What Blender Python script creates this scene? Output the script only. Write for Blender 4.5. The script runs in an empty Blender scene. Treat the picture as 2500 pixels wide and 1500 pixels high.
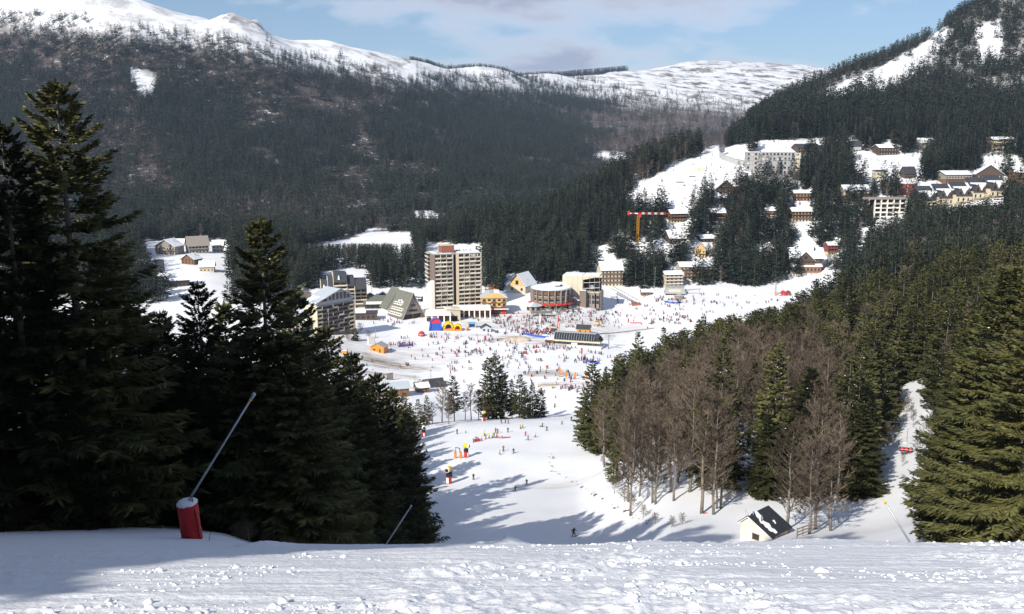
import bpy, bmesh, math, random
import numpy as np
from mathutils import Vector, Matrix

# ------------------------------------------------------------------ camera, world, sun, exposure
SC = bpy.context.scene
C = SC.collection
R = math.radians
FPX = 2165.0                      # focal length in photo pixels (2500 x 1500)
PITCH = R(10.47)
cam_d = bpy.data.cameras.new('camera')
cam_d.sensor_width = 36.0
cam_d.lens = 36.0 * FPX / 2500.0
cam_d.clip_start = 0.2
cam_d.clip_end = 40000
cam = bpy.data.objects.new('camera', cam_d)
cam.rotation_euler = (R(90) - PITCH, 0, 0)
C.objects.link(cam)
SC.camera = cam

SUN_AZ = (-0.58, -0.815)          # horizontal direction towards the sun
SUN_EL = R(34.8)
W = bpy.data.worlds.new('World')
SC.world = W
W.use_nodes = True
wn = W.node_tree.nodes
wl = W.node_tree.links
bg = wn['Background']
sky = wn.new('ShaderNodeTexSky')
sky.sky_type = 'NISHITA'
sky.sun_disc = False
sky.sun_elevation = SUN_EL
sky.sun_rotation = math.atan2(SUN_AZ[0], SUN_AZ[1])
sky.altitude = 1200
sky.air_density = 1.0
sky.dust_density = 0.1
sky.ozone_density = 2.6
bg.inputs['Strength'].default_value = 0.085
# clouds: a noise deck seen in perspective (same everywhere in the sky)
tc = wn.new('ShaderNodeTexCoord')
sep = wn.new('ShaderNodeSeparateXYZ')
wl.new(tc.outputs['Generated'], sep.inputs[0])
zadd = wn.new('ShaderNodeMath'); zadd.operation = 'ADD'; zadd.inputs[1].default_value = 0.22
wl.new(sep.outputs['Z'], zadd.inputs[0])
zmax = wn.new('ShaderNodeMath'); zmax.operation = 'MAXIMUM'; zmax.inputs[1].default_value = 0.02
wl.new(zadd.outputs[0], zmax.inputs[0])
dx = wn.new('ShaderNodeMath'); dx.operation = 'DIVIDE'
dy = wn.new('ShaderNodeMath'); dy.operation = 'DIVIDE'
wl.new(sep.outputs['X'], dx.inputs[0]); wl.new(zmax.outputs[0], dx.inputs[1])
wl.new(sep.outputs['Y'], dy.inputs[0]); wl.new(zmax.outputs[0], dy.inputs[1])
comb = wn.new('ShaderNodeCombineXYZ')
dsh = wn.new('ShaderNodeMath'); dsh.operation = 'SUBTRACT'; dsh.inputs[1].default_value = 0.43
wl.new(dx.outputs[0], dsh.inputs[0]); wl.new(dsh.outputs[0], comb.inputs[0]); wl.new(dy.outputs[0], comb.inputs[1])
comb.inputs[2].default_value = 2.2
cn = wn.new('ShaderNodeTexNoise'); cn.inputs['Scale'].default_value = 1.25
cn.inputs['Detail'].default_value = 7; cn.inputs['Roughness'].default_value = 0.56
cn.inputs['Distortion'].default_value = 0.3
wl.new(comb.outputs[0], cn.inputs['Vector'])
cr = wn.new('ShaderNodeValToRGB')
cr.color_ramp.elements[0].position = 0.46; cr.color_ramp.elements[0].color = (0, 0, 0, 1)
cr.color_ramp.elements[1].position = 0.60; cr.color_ramp.elements[1].color = (0.9, 0.9, 0.9, 1)
wl.new(cn.outputs['Fac'], cr.inputs[0])
cc = wn.new('ShaderNodeValToRGB')          # thicker cloud is greyer
cc.color_ramp.elements[0].position = 0.50; cc.color_ramp.elements[0].color = (9.8, 9.6, 10.2, 1)
cc.color_ramp.elements[1].position = 0.63; cc.color_ramp.elements[1].color = (4.3, 4.6, 5.9, 1)
wl.new(cn.outputs['Fac'], cc.inputs[0])
mixs = wn.new('ShaderNodeMix'); mixs.data_type = 'RGBA'
wl.new(cr.outputs['Color'], mixs.inputs['Factor'])
wl.new(sky.outputs[0], mixs.inputs[6]); wl.new(cc.outputs['Color'], mixs.inputs[7])
wl.new(mixs.outputs[2], bg.inputs['Color'])

sun_d = bpy.data.lights.new('sun', 'SUN')
sun_d.energy = 4.9
sun_d.angle = R(0.55)
sun_d.color = (1.0, 0.92, 0.80)
sun = bpy.data.objects.new('sun', sun_d)
C.objects.link(sun)
sdir = Vector((SUN_AZ[0] * math.cos(SUN_EL), SUN_AZ[1] * math.cos(SUN_EL), math.sin(SUN_EL))).normalized()
sun.rotation_euler = (-sdir).to_track_quat('-Z', 'Y').to_euler()
sun.location = (-60, -100, 120)

SC.view_settings.view_transform = 'Standard'
SC.view_settings.look = 'None'
SC.view_settings.exposure = 0.42
SC.view_settings.gamma = 1.0
SC.render.engine = 'CYCLES'
cy = SC.cycles
cy.max_bounces = 4; cy.diffuse_bounces = 2; cy.glossy_bounces = 2
cy.transmission_bounces = 2; cy.transparent_max_bounces = 6; cy.volume_bounces = 0
cy.use_denoising = True
cy.denoiser = 'OPENIMAGEDENOISE'
cy.caustics_reflective = False; cy.caustics_refractive = False

# ------------------------------------------------------------------ pixel <-> world
SP, CP = math.sin(PITCH), math.cos(PITCH)
def elev(py):                     # tan of elevation of an image row
    v = (750.0 - py) / FPX
    return (-SP + v * CP) / (CP + v * SP)
def at(px, py, Y):                # world point seen at (px,py) at forward distance Y
    v = (750.0 - py) / FPX
    k = CP + v * SP
    return Vector(((px - 1250.0) / FPX / k * Y, Y, (-SP + v * CP) / k * Y))
def proj(x, y, z):
    x = np.asarray(x, float); y = np.asarray(y, float); z = np.asarray(z, float)
    dep = y * CP - z * SP
    up = y * SP + z * CP
    dep = np.where(dep < 0.1, 0.1, dep)
    return 1250 + FPX * x / dep, 750 - FPX * up / dep

# ------------------------------------------------------------------ noise
def _hash(ix, iy, seed):
    h = (ix.astype(np.int64) * 374761393 + iy.astype(np.int64) * 668265263 + seed * 1442695041) & 0xffffffff
    h = ((h ^ (h >> 13)) * 1274126177) & 0xffffffff
    return ((h ^ (h >> 16)) & 0xffff) / 65535.0
def vnoise(x, y, seed=0):
    x = np.asarray(x, float); y = np.asarray(y, float)
    ix = np.floor(x); iy = np.floor(y)
    fx = x - ix; fy = y - iy
    fx = fx * fx * (3 - 2 * fx); fy = fy * fy * (3 - 2 * fy)
    a = _hash(ix, iy, seed); b = _hash(ix + 1, iy, seed)
    c = _hash(ix, iy + 1, seed); d = _hash(ix + 1, iy + 1, seed)
    return a + (b - a) * fx + (c - a) * fy + (a - b - c + d) * fx * fy
def fbm(x, y, seed=0, oct=4, gain=0.5):
    s = 0; amp = 1; tot = 0
    for o in range(oct):
        s = s + amp * vnoise(x * 2 ** o + 17.3 * o, y * 2 ** o - 9.1 * o, seed + o)
        tot += amp; amp *= gain
    return s / tot
def sstep(a, b, x):
    t = np.clip((np.asarray(x, float) - a) / (b - a), 0, 1)
    return t * t * (3 - 2 * t)

# ------------------------------------------------------------------ terrain
def pchip(xk, yk, x):
    xk = np.asarray(xk, float); yk = np.asarray(yk, float)
    h = np.diff(xk); dl = np.diff(yk, axis=0) / (h if yk.ndim == 1 else h[:, None])
    m = np.zeros_like(yk)
    m[0] = dl[0]; m[-1] = dl[-1]
    for i in range(1, len(xk) - 1):
        p = dl[i - 1] * dl[i]
        w1 = 2 * h[i] + h[i - 1]; w2 = h[i] + 2 * h[i - 1]
        with np.errstate(divide='ignore', invalid='ignore'):
            v = (w1 + w2) / (w1 / dl[i - 1] + w2 / dl[i])
        m[i] = np.where(p > 0, v, 0)
    k = np.clip(np.searchsorted(xk, x) - 1, 0, len(xk) - 2)
    t = (x - xk[k]) / h[k]
    hk = h[k]
    if yk.ndim == 2:
        t = t[:, None]; hk = hk[:, None]
    return ((1 + 2 * t) * (1 - t) ** 2 * yk[k] + t * (1 - t) ** 2 * hk * m[k]
            + t * t * (3 - 2 * t) * yk[k + 1] + t * t * (t - 1) * hk * m[k + 1])

FG_S, FG_C = 0.287, 0.00525
def fg(Y):
    return -(1.7 + FG_S * Y + FG_C * Y * Y)
Z = lambda Y, z: (Y, z / Y)       # knot by height
P = lambda Y, py: (Y, elev(py))   # knot by image row
near = [Z(Y, fg(Y)) for Y in (1, 2, 4, 7, 10, 14, 18)]
nearL = [Z(Y, fg(Y)) for Y in (1, 2, 4, 7, 10, 14)]
COLS = {
 -0.75: nearL + [P(20, 1327), P(30, 1318), P(42, 1306), P(60, 1286), P(75, 1280), Z(110, -42), Z(200, -62), Z(330, -88), Z(520, -108), P(800, 615), P(1000, 590), P(1200, 530), P(1500, 380), P(1900, 150), P(2200, -120), Z(2600, 420), Z(4500, 300), Z(9500, 200)],
 -0.6: nearL + [P(20, 1329), P(30, 1322), P(42, 1308), P(60, 1286), P(75, 1282), Z(110, -44), Z(200, -66), Z(330, -92), Z(520, -109), P(800, 615), P(1000, 590), P(1200, 530), P(1500, 390), P(1900, 170), P(2200, -60), Z(2600, 420), Z(4500, 300), Z(9500, 200)],
 -0.45: nearL + [P(20, 1330), P(30, 1325), P(42, 1312), P(60, 1283), P(75, 1278), Z(110, -46), Z(200, -72), Z(330, -96), Z(520, -110), P(800, 612), P(1000, 588), P(1200, 530), P(1500, 410), P(1900, 180), P(2200, -25), Z(2600, 400), Z(4500, 300), Z(9500, 200)],
 -0.36: nearL + [P(20, 1331), P(30, 1328), P(42, 1319), P(60, 1297), P(75, 1295), Z(110, -48), Z(200, -76), Z(330, -98), Z(520, -111), P(800, 615), P(1000, 588), P(1150, 560), P(1500, 420), P(1900, 220), P(2250, 28), Z(2700, 330), Z(4500, 300), Z(9500, 200)],
 -0.29: near + [P(26, 1332), P(42, 1334), P(60, 1345), Z(110, -51), Z(200, -78), Z(330, -101), P(480, 808), P(640, 720), P(800, 622), P(1000, 588), P(1150, 565), P(1500, 430), P(1900, 260), P(2300, 58), Z(2700, 280), Z(4500, 260), Z(9500, 200)],
 -0.2: near + [Z(26, -12.9), Z(42, -21.6), Z(60, -31), Z(110, -54), Z(200, -80), Z(330, -104), P(480, 830), P(600, 752), P(740, 652), P(850, 612), P(1050, 588), P(1180, 566), P(1550, 430), P(2050, 260), P(2550, 102), Z(3000, 250), Z(4500, 230), Z(9500, 200)],
 -0.11: near + [Z(26, -13.0), Z(42, -21.9), Z(60, -31.5), Z(110, -56), P(145, 1300), P(205, 1185), P(240, 1105), P(290, 1038), Z(345, -106), Z(420, -112), Z(560, -112), P(620, 740), P(760, 640), P(900, 585), P(1060, 572), P(1180, 558), P(1600, 430), P(2200, 280), P(2800, 140), Z(3300, 240), Z(4500, 230), Z(9500, 200)],
 -0.04: near + [Z(26, -13.0), Z(42, -21.9), Z(60, -31.5), Z(100, -53), P(142, 1300), P(203, 1185), P(240, 1100), P(296, 1030), Z(345, -109), Z(420, -112), Z(600, -112), P(650, 718), P(790, 612), P(910, 556), Z(1060, -112), P(1180, 550), P(1300, 530), P(1800, 405), P(2500, 280), P(3300, 163), Z(3900, 250), Z(5000, 240), Z(9500, 200)],
 0.03: near + [Z(26, -13.0), Z(42, -21.9), Z(60, -31.5), Z(100, -53), P(141, 1297), P(203, 1180), P(240, 1098), P(300, 1026), Z(350, -110), Z(420, -112), Z(610, -112), P(680, 690), P(800, 600), P(905, 535), Z(1080, -118), P(1350, 530), P(1800, 425), P(2500, 315), P(3300, 215), P(4000, 180), Z(4700, 280), Z(9500, 250)],
 0.075: near + [Z(26, -13.0), Z(42, -21.9), Z(60, -31.5), Z(100, -53), P(141, 1297), P(203, 1170), P(240, 1090), P(300, 1022), P(345, 1008), Z(420, -112), Z(640, -112), P(740, 640), P(820, 570), P(905, 500), Z(1080, -120), P(1450, 520), P(2000, 405), P(2700, 310), P(3500, 230), P(4300, 183), Z(5000, 300), Z(9500, 250)],
 0.12: near + [Z(26, -13.0), Z(42, -21.8), Z(60, -31), Z(100, -51.5), P(138, 1292), P(160, 1205), P(200, 1130), P(240, 1080), Z(300, -92), Z(370, -108), Z(430, -112), P(690, 704), P(760, 612), P(850, 505), P(925, 438), Z(1120, -110), P(1600, 490), P(2200, 385), P(3000, 290), P(3900, 215), P(4700, 172), Z(5500, 330), Z(9500, 250)],
 0.2: near + [Z(26, -12.9), Z(42, -21.4), Z(60, -30.3), P(100, 1325), P(125, 1270), P(150, 1175), P(190, 1080), Z(240, -74), Z(300, -86), Z(370, -104), Z(450, -111.5), P(672, 712), P(700, 690), P(760, 590), P(820, 485), P(880, 420), P(960, 372), Z(1150, -70), Z(1500, -90), P(2400, 350), P(3500, 265), P(4600, 185), P(5300, 150), Z(6200, 400), Z(9500, 250)],
 0.28: near + [Z(26, -12.8), Z(42, -21), Z(60, -29.6), P(105, 1328), P(125, 1250), P(150, 1150), P(180, 1055), P(215, 980), Z(300, -78), Z(370, -98), Z(450, -111), P(690, 705), P(712, 690), P(760, 612), P(820, 515), P(880, 430), P(940, 385), P(1020, 335), P(1160, 285), P(1280, 268), Z(1600, 0), P(2600, 340), P(3800, 255), P(5200, 165), P(5600, 152), Z(6500, 400), Z(9500, 250)],
 0.34: near + [Z(26, -12.8), Z(42, -20.6), Z(60, -29), P(105, 1310), P(125, 1240), P(150, 1140), P(180, 1050), P(215, 985), Z(300, -72), Z(380, -84), Z(470, -104), P(620, 748), P(700, 690), P(735, 655), P(790, 555), P(850, 470), P(930, 395), P(1020, 330), P(1180, 245), P(1330, 205), Z(1700, 60), P(2800, 330), P(4000, 250), P(5600, 165), Z(6500, 420), Z(9500, 250)],
 0.42: near + [Z(26, -12.9), Z(42, -21.2), Z(60, -30), P(105, 1300), P(140, 1160), P(170, 1085), P(210, 1005), Z(300, -66), Z(420, -72), Z(520, -90), P(650, 640), P(740, 565), P(840, 460), P(930, 385), P(1030, 315), P(1200, 210), P(1400, 130), Z(1800, 100), Z(3000, 50), P(4500, 300), P(5600, 178), Z(6500, 380), Z(9500, 250)],
 0.5: near + [Z(26, -12.9), Z(42, -21.1), Z(60, -29.8), Z(105, -46), Z(150, -52.5), Z(250, -58), Z(400, -61), Z(500, -66), P(640, 590), P(770, 505), P(860, 435), P(950, 370), P(1060, 305), P(1260, 165), P(1500, 28), Z(1900, 170), Z(3000, 80), Z(5600, 250), Z(9500, 250)],
 0.6: near + [Z(26, -12.8), Z(42, -21), Z(60, -29.5), Z(105, -44.5), Z(150, -49), Z(250, -53), Z(400, -54), Z(500, -57), P(640, 540), P(770, 470), P(860, 410), P(950, 355), P(1060, 290), P(1260, 130), P(1560, -60), Z(1900, 220), Z(3000, 100), Z(5600, 250), Z(9500, 250)],
 0.75: near + [Z(26, -12.8), Z(42, -20.9), Z(60, -29), Z(105, -43), Z(150, -46), Z(250, -48), Z(400, -48), Z(500, -50), P(640, 520), P(770, 450), P(860, 395), P(950, 345), P(1060, 280), P(1260, 110), P(1600, -140), Z(1900, 260), Z(3000, 120), Z(5600, 250), Z(9500, 250)],
}
NL, NA = 1500, 601
LY0, LY1 = 0.0, math.log(9500)
LYS = np.linspace(LY0, LY1, NL)
AS = np.linspace(-0.75, 0.75, NA)
_ca = sorted(COLS)
_prof = np.array([pchip(np.log([k[0] for k in COLS[a]]), np.array([k[1] for k in COLS[a]]), LYS) for a in _ca])
TAB = pchip(np.array(_ca), _prof, AS)          # (NA, NL) of z / Y

def Hbase(x, y):
    x = np.asarray(x, float); y = np.asarray(y, float)
    yy = np.maximum(y, 1.0)
    a = np.clip(x / yy, -0.75, 0.75)
    fa = (a + 0.75) / 1.5 * (NA - 1); fl = np.clip(np.log(yy) / LY1 * (NL - 1), 0, NL - 1.001)
    ia = np.clip(fa.astype(int), 0, NA - 2); il = fl.astype(int)
    ta = fa - ia; tl = fl - il
    v = (TAB[ia, il] * (1 - ta) * (1 - tl) + TAB[ia + 1, il] * ta * (1 - tl)
         + TAB[ia, il + 1] * (1 - ta) * tl + TAB[ia + 1, il + 1] * ta * tl)
    z = v * yy
    return np.where(y < 1.0, -(1.7 + FG_S * y) - FG_C, z)

def relief(x, y):
    """terrain roughness: gullies and knolls on the mountains, small swells on the piste"""
    d = np.asarray(y, float)
    big = sstep(1100, 1700, d)
    n = (fbm(x / 260, y / 260, 3, 5) - 0.5) * 42 * big
    n = n + (fbm(x / 60, y / 60, 9, 3) - 0.5) * 9 * sstep(700, 1100, d)
    for (xc, yc, rx, ry, hh) in ((-690, 2290, 42, 80, 26), (-636, 2300, 16, 40, 20), (-745, 2280, 40, 90, -14)):
        n = n + hh * np.exp(-((x - xc) / rx) ** 2 - ((y - yc) / ry) ** 2)
    pis = sstep(24, 60, d) * (1 - sstep(420, 700, d))
    n = n + (fbm(x / 14, y / 14, 21, 3) - 0.5) * 0.9 * pis
    return n

def H(x, y):
    return Hbase(x, y) + relief(x, y)

def gz(x, y):
    return float(H(np.array([x]), np.array([y]))[0])

def hit(px, py, ymin=60.0, ymax=6000.0):
    """first ground point on the ray of an image point beyond ymin"""
    Ys = np.exp(np.linspace(math.log(ymin), math.log(ymax), 1600))
    v = (750.0 - py) / FPX; k = CP + v * SP
    a = (px - 1250.0) / FPX / k; e = (-SP + v * CP) / k
    d = e * Ys - H(a * Ys, Ys)
    idx = np.where(d <= 0)[0]
    if len(idx) == 0 or idx[0] == 0:
        Yh = Ys[0] if len(idx) else 900.0
    else:
        i = idx[0]; t = d[i - 1] / (d[i - 1] - d[i] + 1e-9)
        Yh = Ys[i - 1] + t * (Ys[i] - Ys[i - 1])
    return Vector((a * Yh, Yh, gz(a * Yh, Yh)))

# ------------------------------------------------------------------ materials
MATS = {}
def mat(name, col, rough=0.7, var=0.0, scale=6.0, metal=0.0, spec=0.3, objvar=0.0, bump=0.0, bscale=30.0, coord='Object'):
    if name in MATS:
        return MATS[name]
    m = bpy.data.materials.new(name); m.use_nodes = True
    n = m.node_tree.nodes; l = m.node_tree.links
    b = n['Principled BSDF']
    b.inputs['Roughness'].default_value = rough
    b.inputs['Metallic'].default_value = metal
    b.inputs['Specular IOR Level'].default_value = spec
    rgb = n.new('ShaderNodeRGB'); rgb.outputs[0].default_value = (*col, 1)
    out = rgb.outputs[0]
    if var > 0:
        t = n.new('ShaderNodeTexCoord')
        no = n.new('ShaderNodeTexNoise'); no.inputs['Scale'].default_value = scale
        no.inputs['Detail'].default_value = 5
        l.new(t.outputs[coord], no.inputs['Vector'])
        mr = n.new('ShaderNodeMapRange')
        mr.inputs['From Min'].default_value = 0.25; mr.inputs['From Max'].default_value = 0.75
        mr.inputs['To Min'].default_value = 1 - var; mr.inputs['To Max'].default_value = 1 + var
        l.new(no.outputs['Fac'], mr.inputs['Value'])
        h = n.new('ShaderNodeHueSaturation')
        l.new(out, h.inputs['Color']); l.new(mr.outputs[0], h.inputs['Value'])
        out = h.outputs[0]
    if objvar > 0:
        oi = n.new('ShaderNodeObjectInfo')
        mr2 = n.new('ShaderNodeMapRange')
        mr2.inputs['To Min'].default_value = 1 - objvar; mr2.inputs['To Max'].default_value = 1 + objvar
        l.new(oi.outputs['Random'], mr2.inputs['Value'])
        mr3 = n.new('ShaderNodeMapRange')
        mr3.inputs['To Min'].default_value = 0.5 - 0.05 * objvar; mr3.inputs['To Max'].default_value = 0.5 + 0.05 * objvar
        l.new(oi.outputs['Random'], mr3.inputs['Value'])
        h = n.new('ShaderNodeHueSaturation')
        l.new(out, h.inputs['Color']); l.new(mr2.outputs[0], h.inputs['Value']); l.new(mr3.outputs[0], h.inputs['Hue'])
        out = h.outputs[0]
    l.new(out, b.inputs['Base Color'])
    if bump > 0:
        t2 = n.new('ShaderNodeTexCoord')
        nb = n.new('ShaderNodeTexNoise'); nb.inputs['Scale'].default_value = bscale; nb.inputs['Detail'].default_value = 4
        l.new(t2.outputs['Object'], nb.inputs['Vector'])
        bp = n.new('ShaderNodeBump'); bp.inputs['Strength'].default_value = bump
        l.new(nb.outputs['Fac'], bp.inputs['Height']); l.new(bp.outputs[0], b.inputs['Normal'])
    MATS[name] = m
    return m

def ground_material():
    m = bpy.data.materials.new('snow_ground'); m.use_nodes = True
    n = m.node_tree.nodes; l = m.node_tree.links
    b = n['Principled BSDF']; b.inputs['Roughness'].default_value = 0.62
    b.inputs['Specular IOR Level'].default_value = 0.25
    geo = n.new('ShaderNodeNewGeometry')
    def noise(scale, detail=4, rough=0.55, vec=None):
        t = n.new('ShaderNodeTexNoise'); t.inputs['Scale'].default_value = scale
        t.inputs['Detail'].default_value = detail; t.inputs['Roughness'].default_value = rough
        l.new(vec or geo.outputs['Position'], t.inputs['Vector'])
        return t
    def math_(op, a, b2):
        t = n.new('ShaderNodeMath'); t.operation = op; t.use_clamp = op in ('MULTIPLY', 'SUBTRACT')
        for i, s in enumerate((a, b2)):
            if isinstance(s, (int, float)): t.inputs[i].default_value = s
            else: l.new(s, t.inputs[i])
        return t.outputs[0]
    def ramp(fac, lo, hi):
        t = n.new('ShaderNodeMapRange'); t.interpolation_type = 'SMOOTHSTEP'
        t.inputs['From Min'].default_value = lo; t.inputs['From Max'].default_value = hi
        l.new(fac, t.inputs['Value']); return t.outputs[0]
    def mixc(f, a, b2):
        t = n.new('ShaderNodeMix'); t.data_type = 'RGBA'
        l.new(f, t.inputs['Factor'])
        for i, s in ((6, a), (7, b2)):
            if isinstance(s, tuple): t.inputs[i].default_value = (*s, 1)
            else: l.new(s, t.inputs[i])
        return t.outputs[2]
    # clean snow with faint tonal drift
    n1 = noise(0.05, 5); n2 = noise(1.3, 4)
    snow = mixc(ramp(n1.outputs['Fac'], 0.35, 0.65), (0.78, 0.815, 0.87), (0.84, 0.865, 0.905))
    snow = mixc(math_('MULTIPLY', ramp(n2.outputs['Fac'], 0.5, 0.75), 0.25), snow, (0.72, 0.76, 0.82))
    # trodden / muddy snow of the station (attribute gives where the traffic is)
    at_d = n.new('ShaderNodeAttribute'); at_d.attribute_name = 'dirt'
    mp = n.new('ShaderNodeMapping'); mp.inputs['Scale'].default_value = (0.06, 0.22, 0.1)
    mp.inputs['Rotation'].default_value = (0, 0, 0.15)
    l.new(geo.outputs['Position'], mp.inputs['Vector'])
    n3 = noise(1.0, 6, 0.65, mp.outputs[0])
    dm = math_('MULTIPLY', at_d.outputs['Fac'], ramp(n3.outputs['Fac'], 0.36, 0.62))
    snow = mixc(math_('MULTIPLY', at_d.outputs['Fac'], 0.55), snow, (0.62, 0.585, 0.53))
    snow = mixc(dm, snow, (0.21, 0.165, 0.12))
    # forest floor litter and bare ground
    at_f = n.new('ShaderNodeAttribute'); at_f.attribute_name = 'litter'
    n4 = noise(0.07, 6, 0.72)
    fm = math_('MULTIPLY', at_f.outputs['Fac'], ramp(n4.outputs['Fac'], 0.29, 0.45))
    snow = mixc(fm, snow, (0.072, 0.057, 0.052))
    at_h = n.new('ShaderNodeAttribute'); at_h.attribute_name = 'heath'
    n5 = noise(0.012, 10, 0.76)
    hm = math_('MULTIPLY', at_h.outputs['Fac'], ramp(n5.outputs['Fac'], 0.47, 0.60))
    snow = mixc(hm, snow, (0.13, 0.105, 0.085))
    l.new(snow, b.inputs['Base Color'])
    # relief too fine for the mesh
    nb1 = noise(9.0, 5, 0.65); nb2 = noise(1.6, 4, 0.6)
    mpb = n.new('ShaderNodeMapping'); mpb.inputs['Scale'].default_value = (0.5, 2.6, 1.0)
    mpb.inputs['Rotation'].default_value = (0, 0, 0.12)
    l.new(geo.outputs['Position'], mpb.inputs['Vector'])
    nb3 = noise(1.4, 4, 0.6, mpb.outputs[0])
    hsum = math_('ADD', math_('MULTIPLY', nb1.outputs['Fac'], 0.30), math_('MULTIPLY', nb2.outputs['Fac'], 0.40))
    hsum = math_('ADD', hsum, math_('MULTIPLY', nb3.outputs['Fac'], 0.25))
    bp = n.new('ShaderNodeBump'); bp.inputs['Distance'].default_value = 0.16
    sp = n.new('ShaderNodeSeparateXYZ'); l.new(geo.outputs['Position'], sp.inputs[0])
    fd = n.new('ShaderNodeMapRange'); fd.inputs['From Min'].default_value = 15; fd.inputs['From Max'].default_value = 90
    fd.inputs['To Min'].default_value = 0.6; fd.inputs['To Max'].default_value = 0.07    # groomed and trodden further down
    l.new(sp.outputs['Y'], fd.inputs['Value']); l.new(fd.outputs[0], bp.inputs['Strength'])
    l.new(hsum, bp.inputs['Height']); l.new(bp.outputs[0], b.inputs['Normal'])
    return m

def foliage_material(name, c0, c1, objvar=0.35, rough=0.75, trans=0.0):
    m = bpy.data.materials.new(name); m.use_nodes = True
    n = m.node_tree.nodes; l = m.node_tree.links
    b = n['Principled BSDF']; b.inputs['Roughness'].default_value = rough
    b.inputs['Specular IOR Level'].default_value = 0.2
    geo = n.new('ShaderNodeNewGeometry')
    no = n.new('ShaderNodeTexNoise'); no.inputs['Scale'].default_value = 0.55; no.inputs['Detail'].default_value = 3
    l.new(geo.outputs['Position'], no.inputs['Vector'])
    oi = n.new('ShaderNodeObjectInfo')
    mx = n.new('ShaderNodeMix'); mx.data_type = 'RGBA'
    mr = n.new('ShaderNodeMapRange'); mr.inputs['From Min'].default_value = 0.3; mr.inputs['From Max'].default_value = 0.7
    l.new(no.outputs['Fac'], mr.inputs['Value'])
    add = n.new('ShaderNodeMath'); add.operation = 'MULTIPLY_ADD'; add.use_clamp = True
    l.new(mr.outputs[0], add.inputs[0]); add.inputs[1].default_value = 0.6
    ml = n.new('ShaderNodeMath'); ml.operation = 'MULTIPLY'; ml.inputs[1].default_value = 0.5
    l.new(oi.outputs['Random'], ml.inputs[0]); l.new(ml.outputs[0], add.inputs[2])
    l.new(add.outputs[0], mx.inputs['Factor'])
    mx.inputs[6].default_value = (*c0, 1); mx.inputs[7].default_value = (*c1, 1)
    h = n.new('ShaderNodeHueSaturation')
    mv = n.new('ShaderNodeMapRange'); mv.inputs['To Min'].default_value = 1 - objvar; mv.inputs['To Max'].default_value = 1 + objvar
    l.new(oi.outputs['Random'], mv.inputs['Value'])
    l.new(mx.outputs[2], h.inputs['Color']); l.new(mv.outputs[0], h.inputs['Value'])
    l.new(h.outputs[0], b.inputs['Base Color'])
    MATS[name] = m
    return m

M_SNOW = mat('snow', (0.80, 0.84, 0.89), 0.6, 0.04, 3.0, spec=0.2)
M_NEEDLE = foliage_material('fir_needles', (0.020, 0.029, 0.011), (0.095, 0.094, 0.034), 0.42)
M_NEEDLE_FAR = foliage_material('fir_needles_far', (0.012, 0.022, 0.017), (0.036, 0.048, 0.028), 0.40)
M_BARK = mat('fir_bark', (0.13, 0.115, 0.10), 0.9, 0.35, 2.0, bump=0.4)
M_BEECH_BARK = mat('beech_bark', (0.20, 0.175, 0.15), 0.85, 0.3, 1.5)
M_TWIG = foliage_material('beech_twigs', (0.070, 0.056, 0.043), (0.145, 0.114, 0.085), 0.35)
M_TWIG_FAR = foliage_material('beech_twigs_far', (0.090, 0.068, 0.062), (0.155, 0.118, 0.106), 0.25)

# ------------------------------------------------------------------ mesh and object helpers
def mesh_np(name, verts, quads=None, tris=None, mats=(), midx=None, smooth=False):
    me = bpy.data.meshes.new(name)
    verts = np.asarray(verts, np.float32).reshape(-1, 3)
    nq = 0 if quads is None else len(quads); nt = 0 if tris is None else len(tris)
    me.vertices.add(len(verts)); me.vertices.foreach_set('co', verts.ravel())
    loops = []
    if nq: loops.append(np.asarray(quads, np.int32).ravel())
    if nt: loops.append(np.asarray(tris, np.int32).ravel())
    lv = np.concatenate(loops)
    me.loops.add(len(lv)); me.loops.foreach_set('vertex_index', lv)
    starts = np.concatenate([np.arange(nq) * 4, nq * 4 + np.arange(nt) * 3]).astype(np.int32)
    me.polygons.add(nq + nt); me.polygons.foreach_set('loop_start', starts)
    for m in mats: me.materials.append(m)
    if midx is not None: me.polygons.foreach_set('material_index', np.asarray(midx, np.int32))
    if smooth: me.polygons.foreach_set('use_smooth', np.ones(nq + nt, bool))
    me.update(calc_edges=True); me.validate()
    return me

def obj(name, me, parent=None, loc=None, rot=None, scale=None):
    o = bpy.data.objects.new(name, me); C.objects.link(o)
    if parent is not None: o.parent = parent
    if loc is not None: o.location = loc
    if rot is not None: o.rotation_euler = rot
    if scale is not None: o.scale = scale
    return o
def tag(o, label=None, cat=None, group=None, kind=None):
    if label: o['label'] = label
    if cat: o['category'] = cat
    if group: o['group'] = group
    if kind: o['kind'] = kind
    return o
def empty(name, loc=(0, 0, 0), rz=0.0, label=None, cat=None, group=None):
    o = bpy.data.objects.new(name, None); C.objects.link(o)
    o.empty_display_size = 0.5
    o.location = loc; o.rotation_euler = (0, 0, rz)
    return tag(o, label, cat, group)

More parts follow.
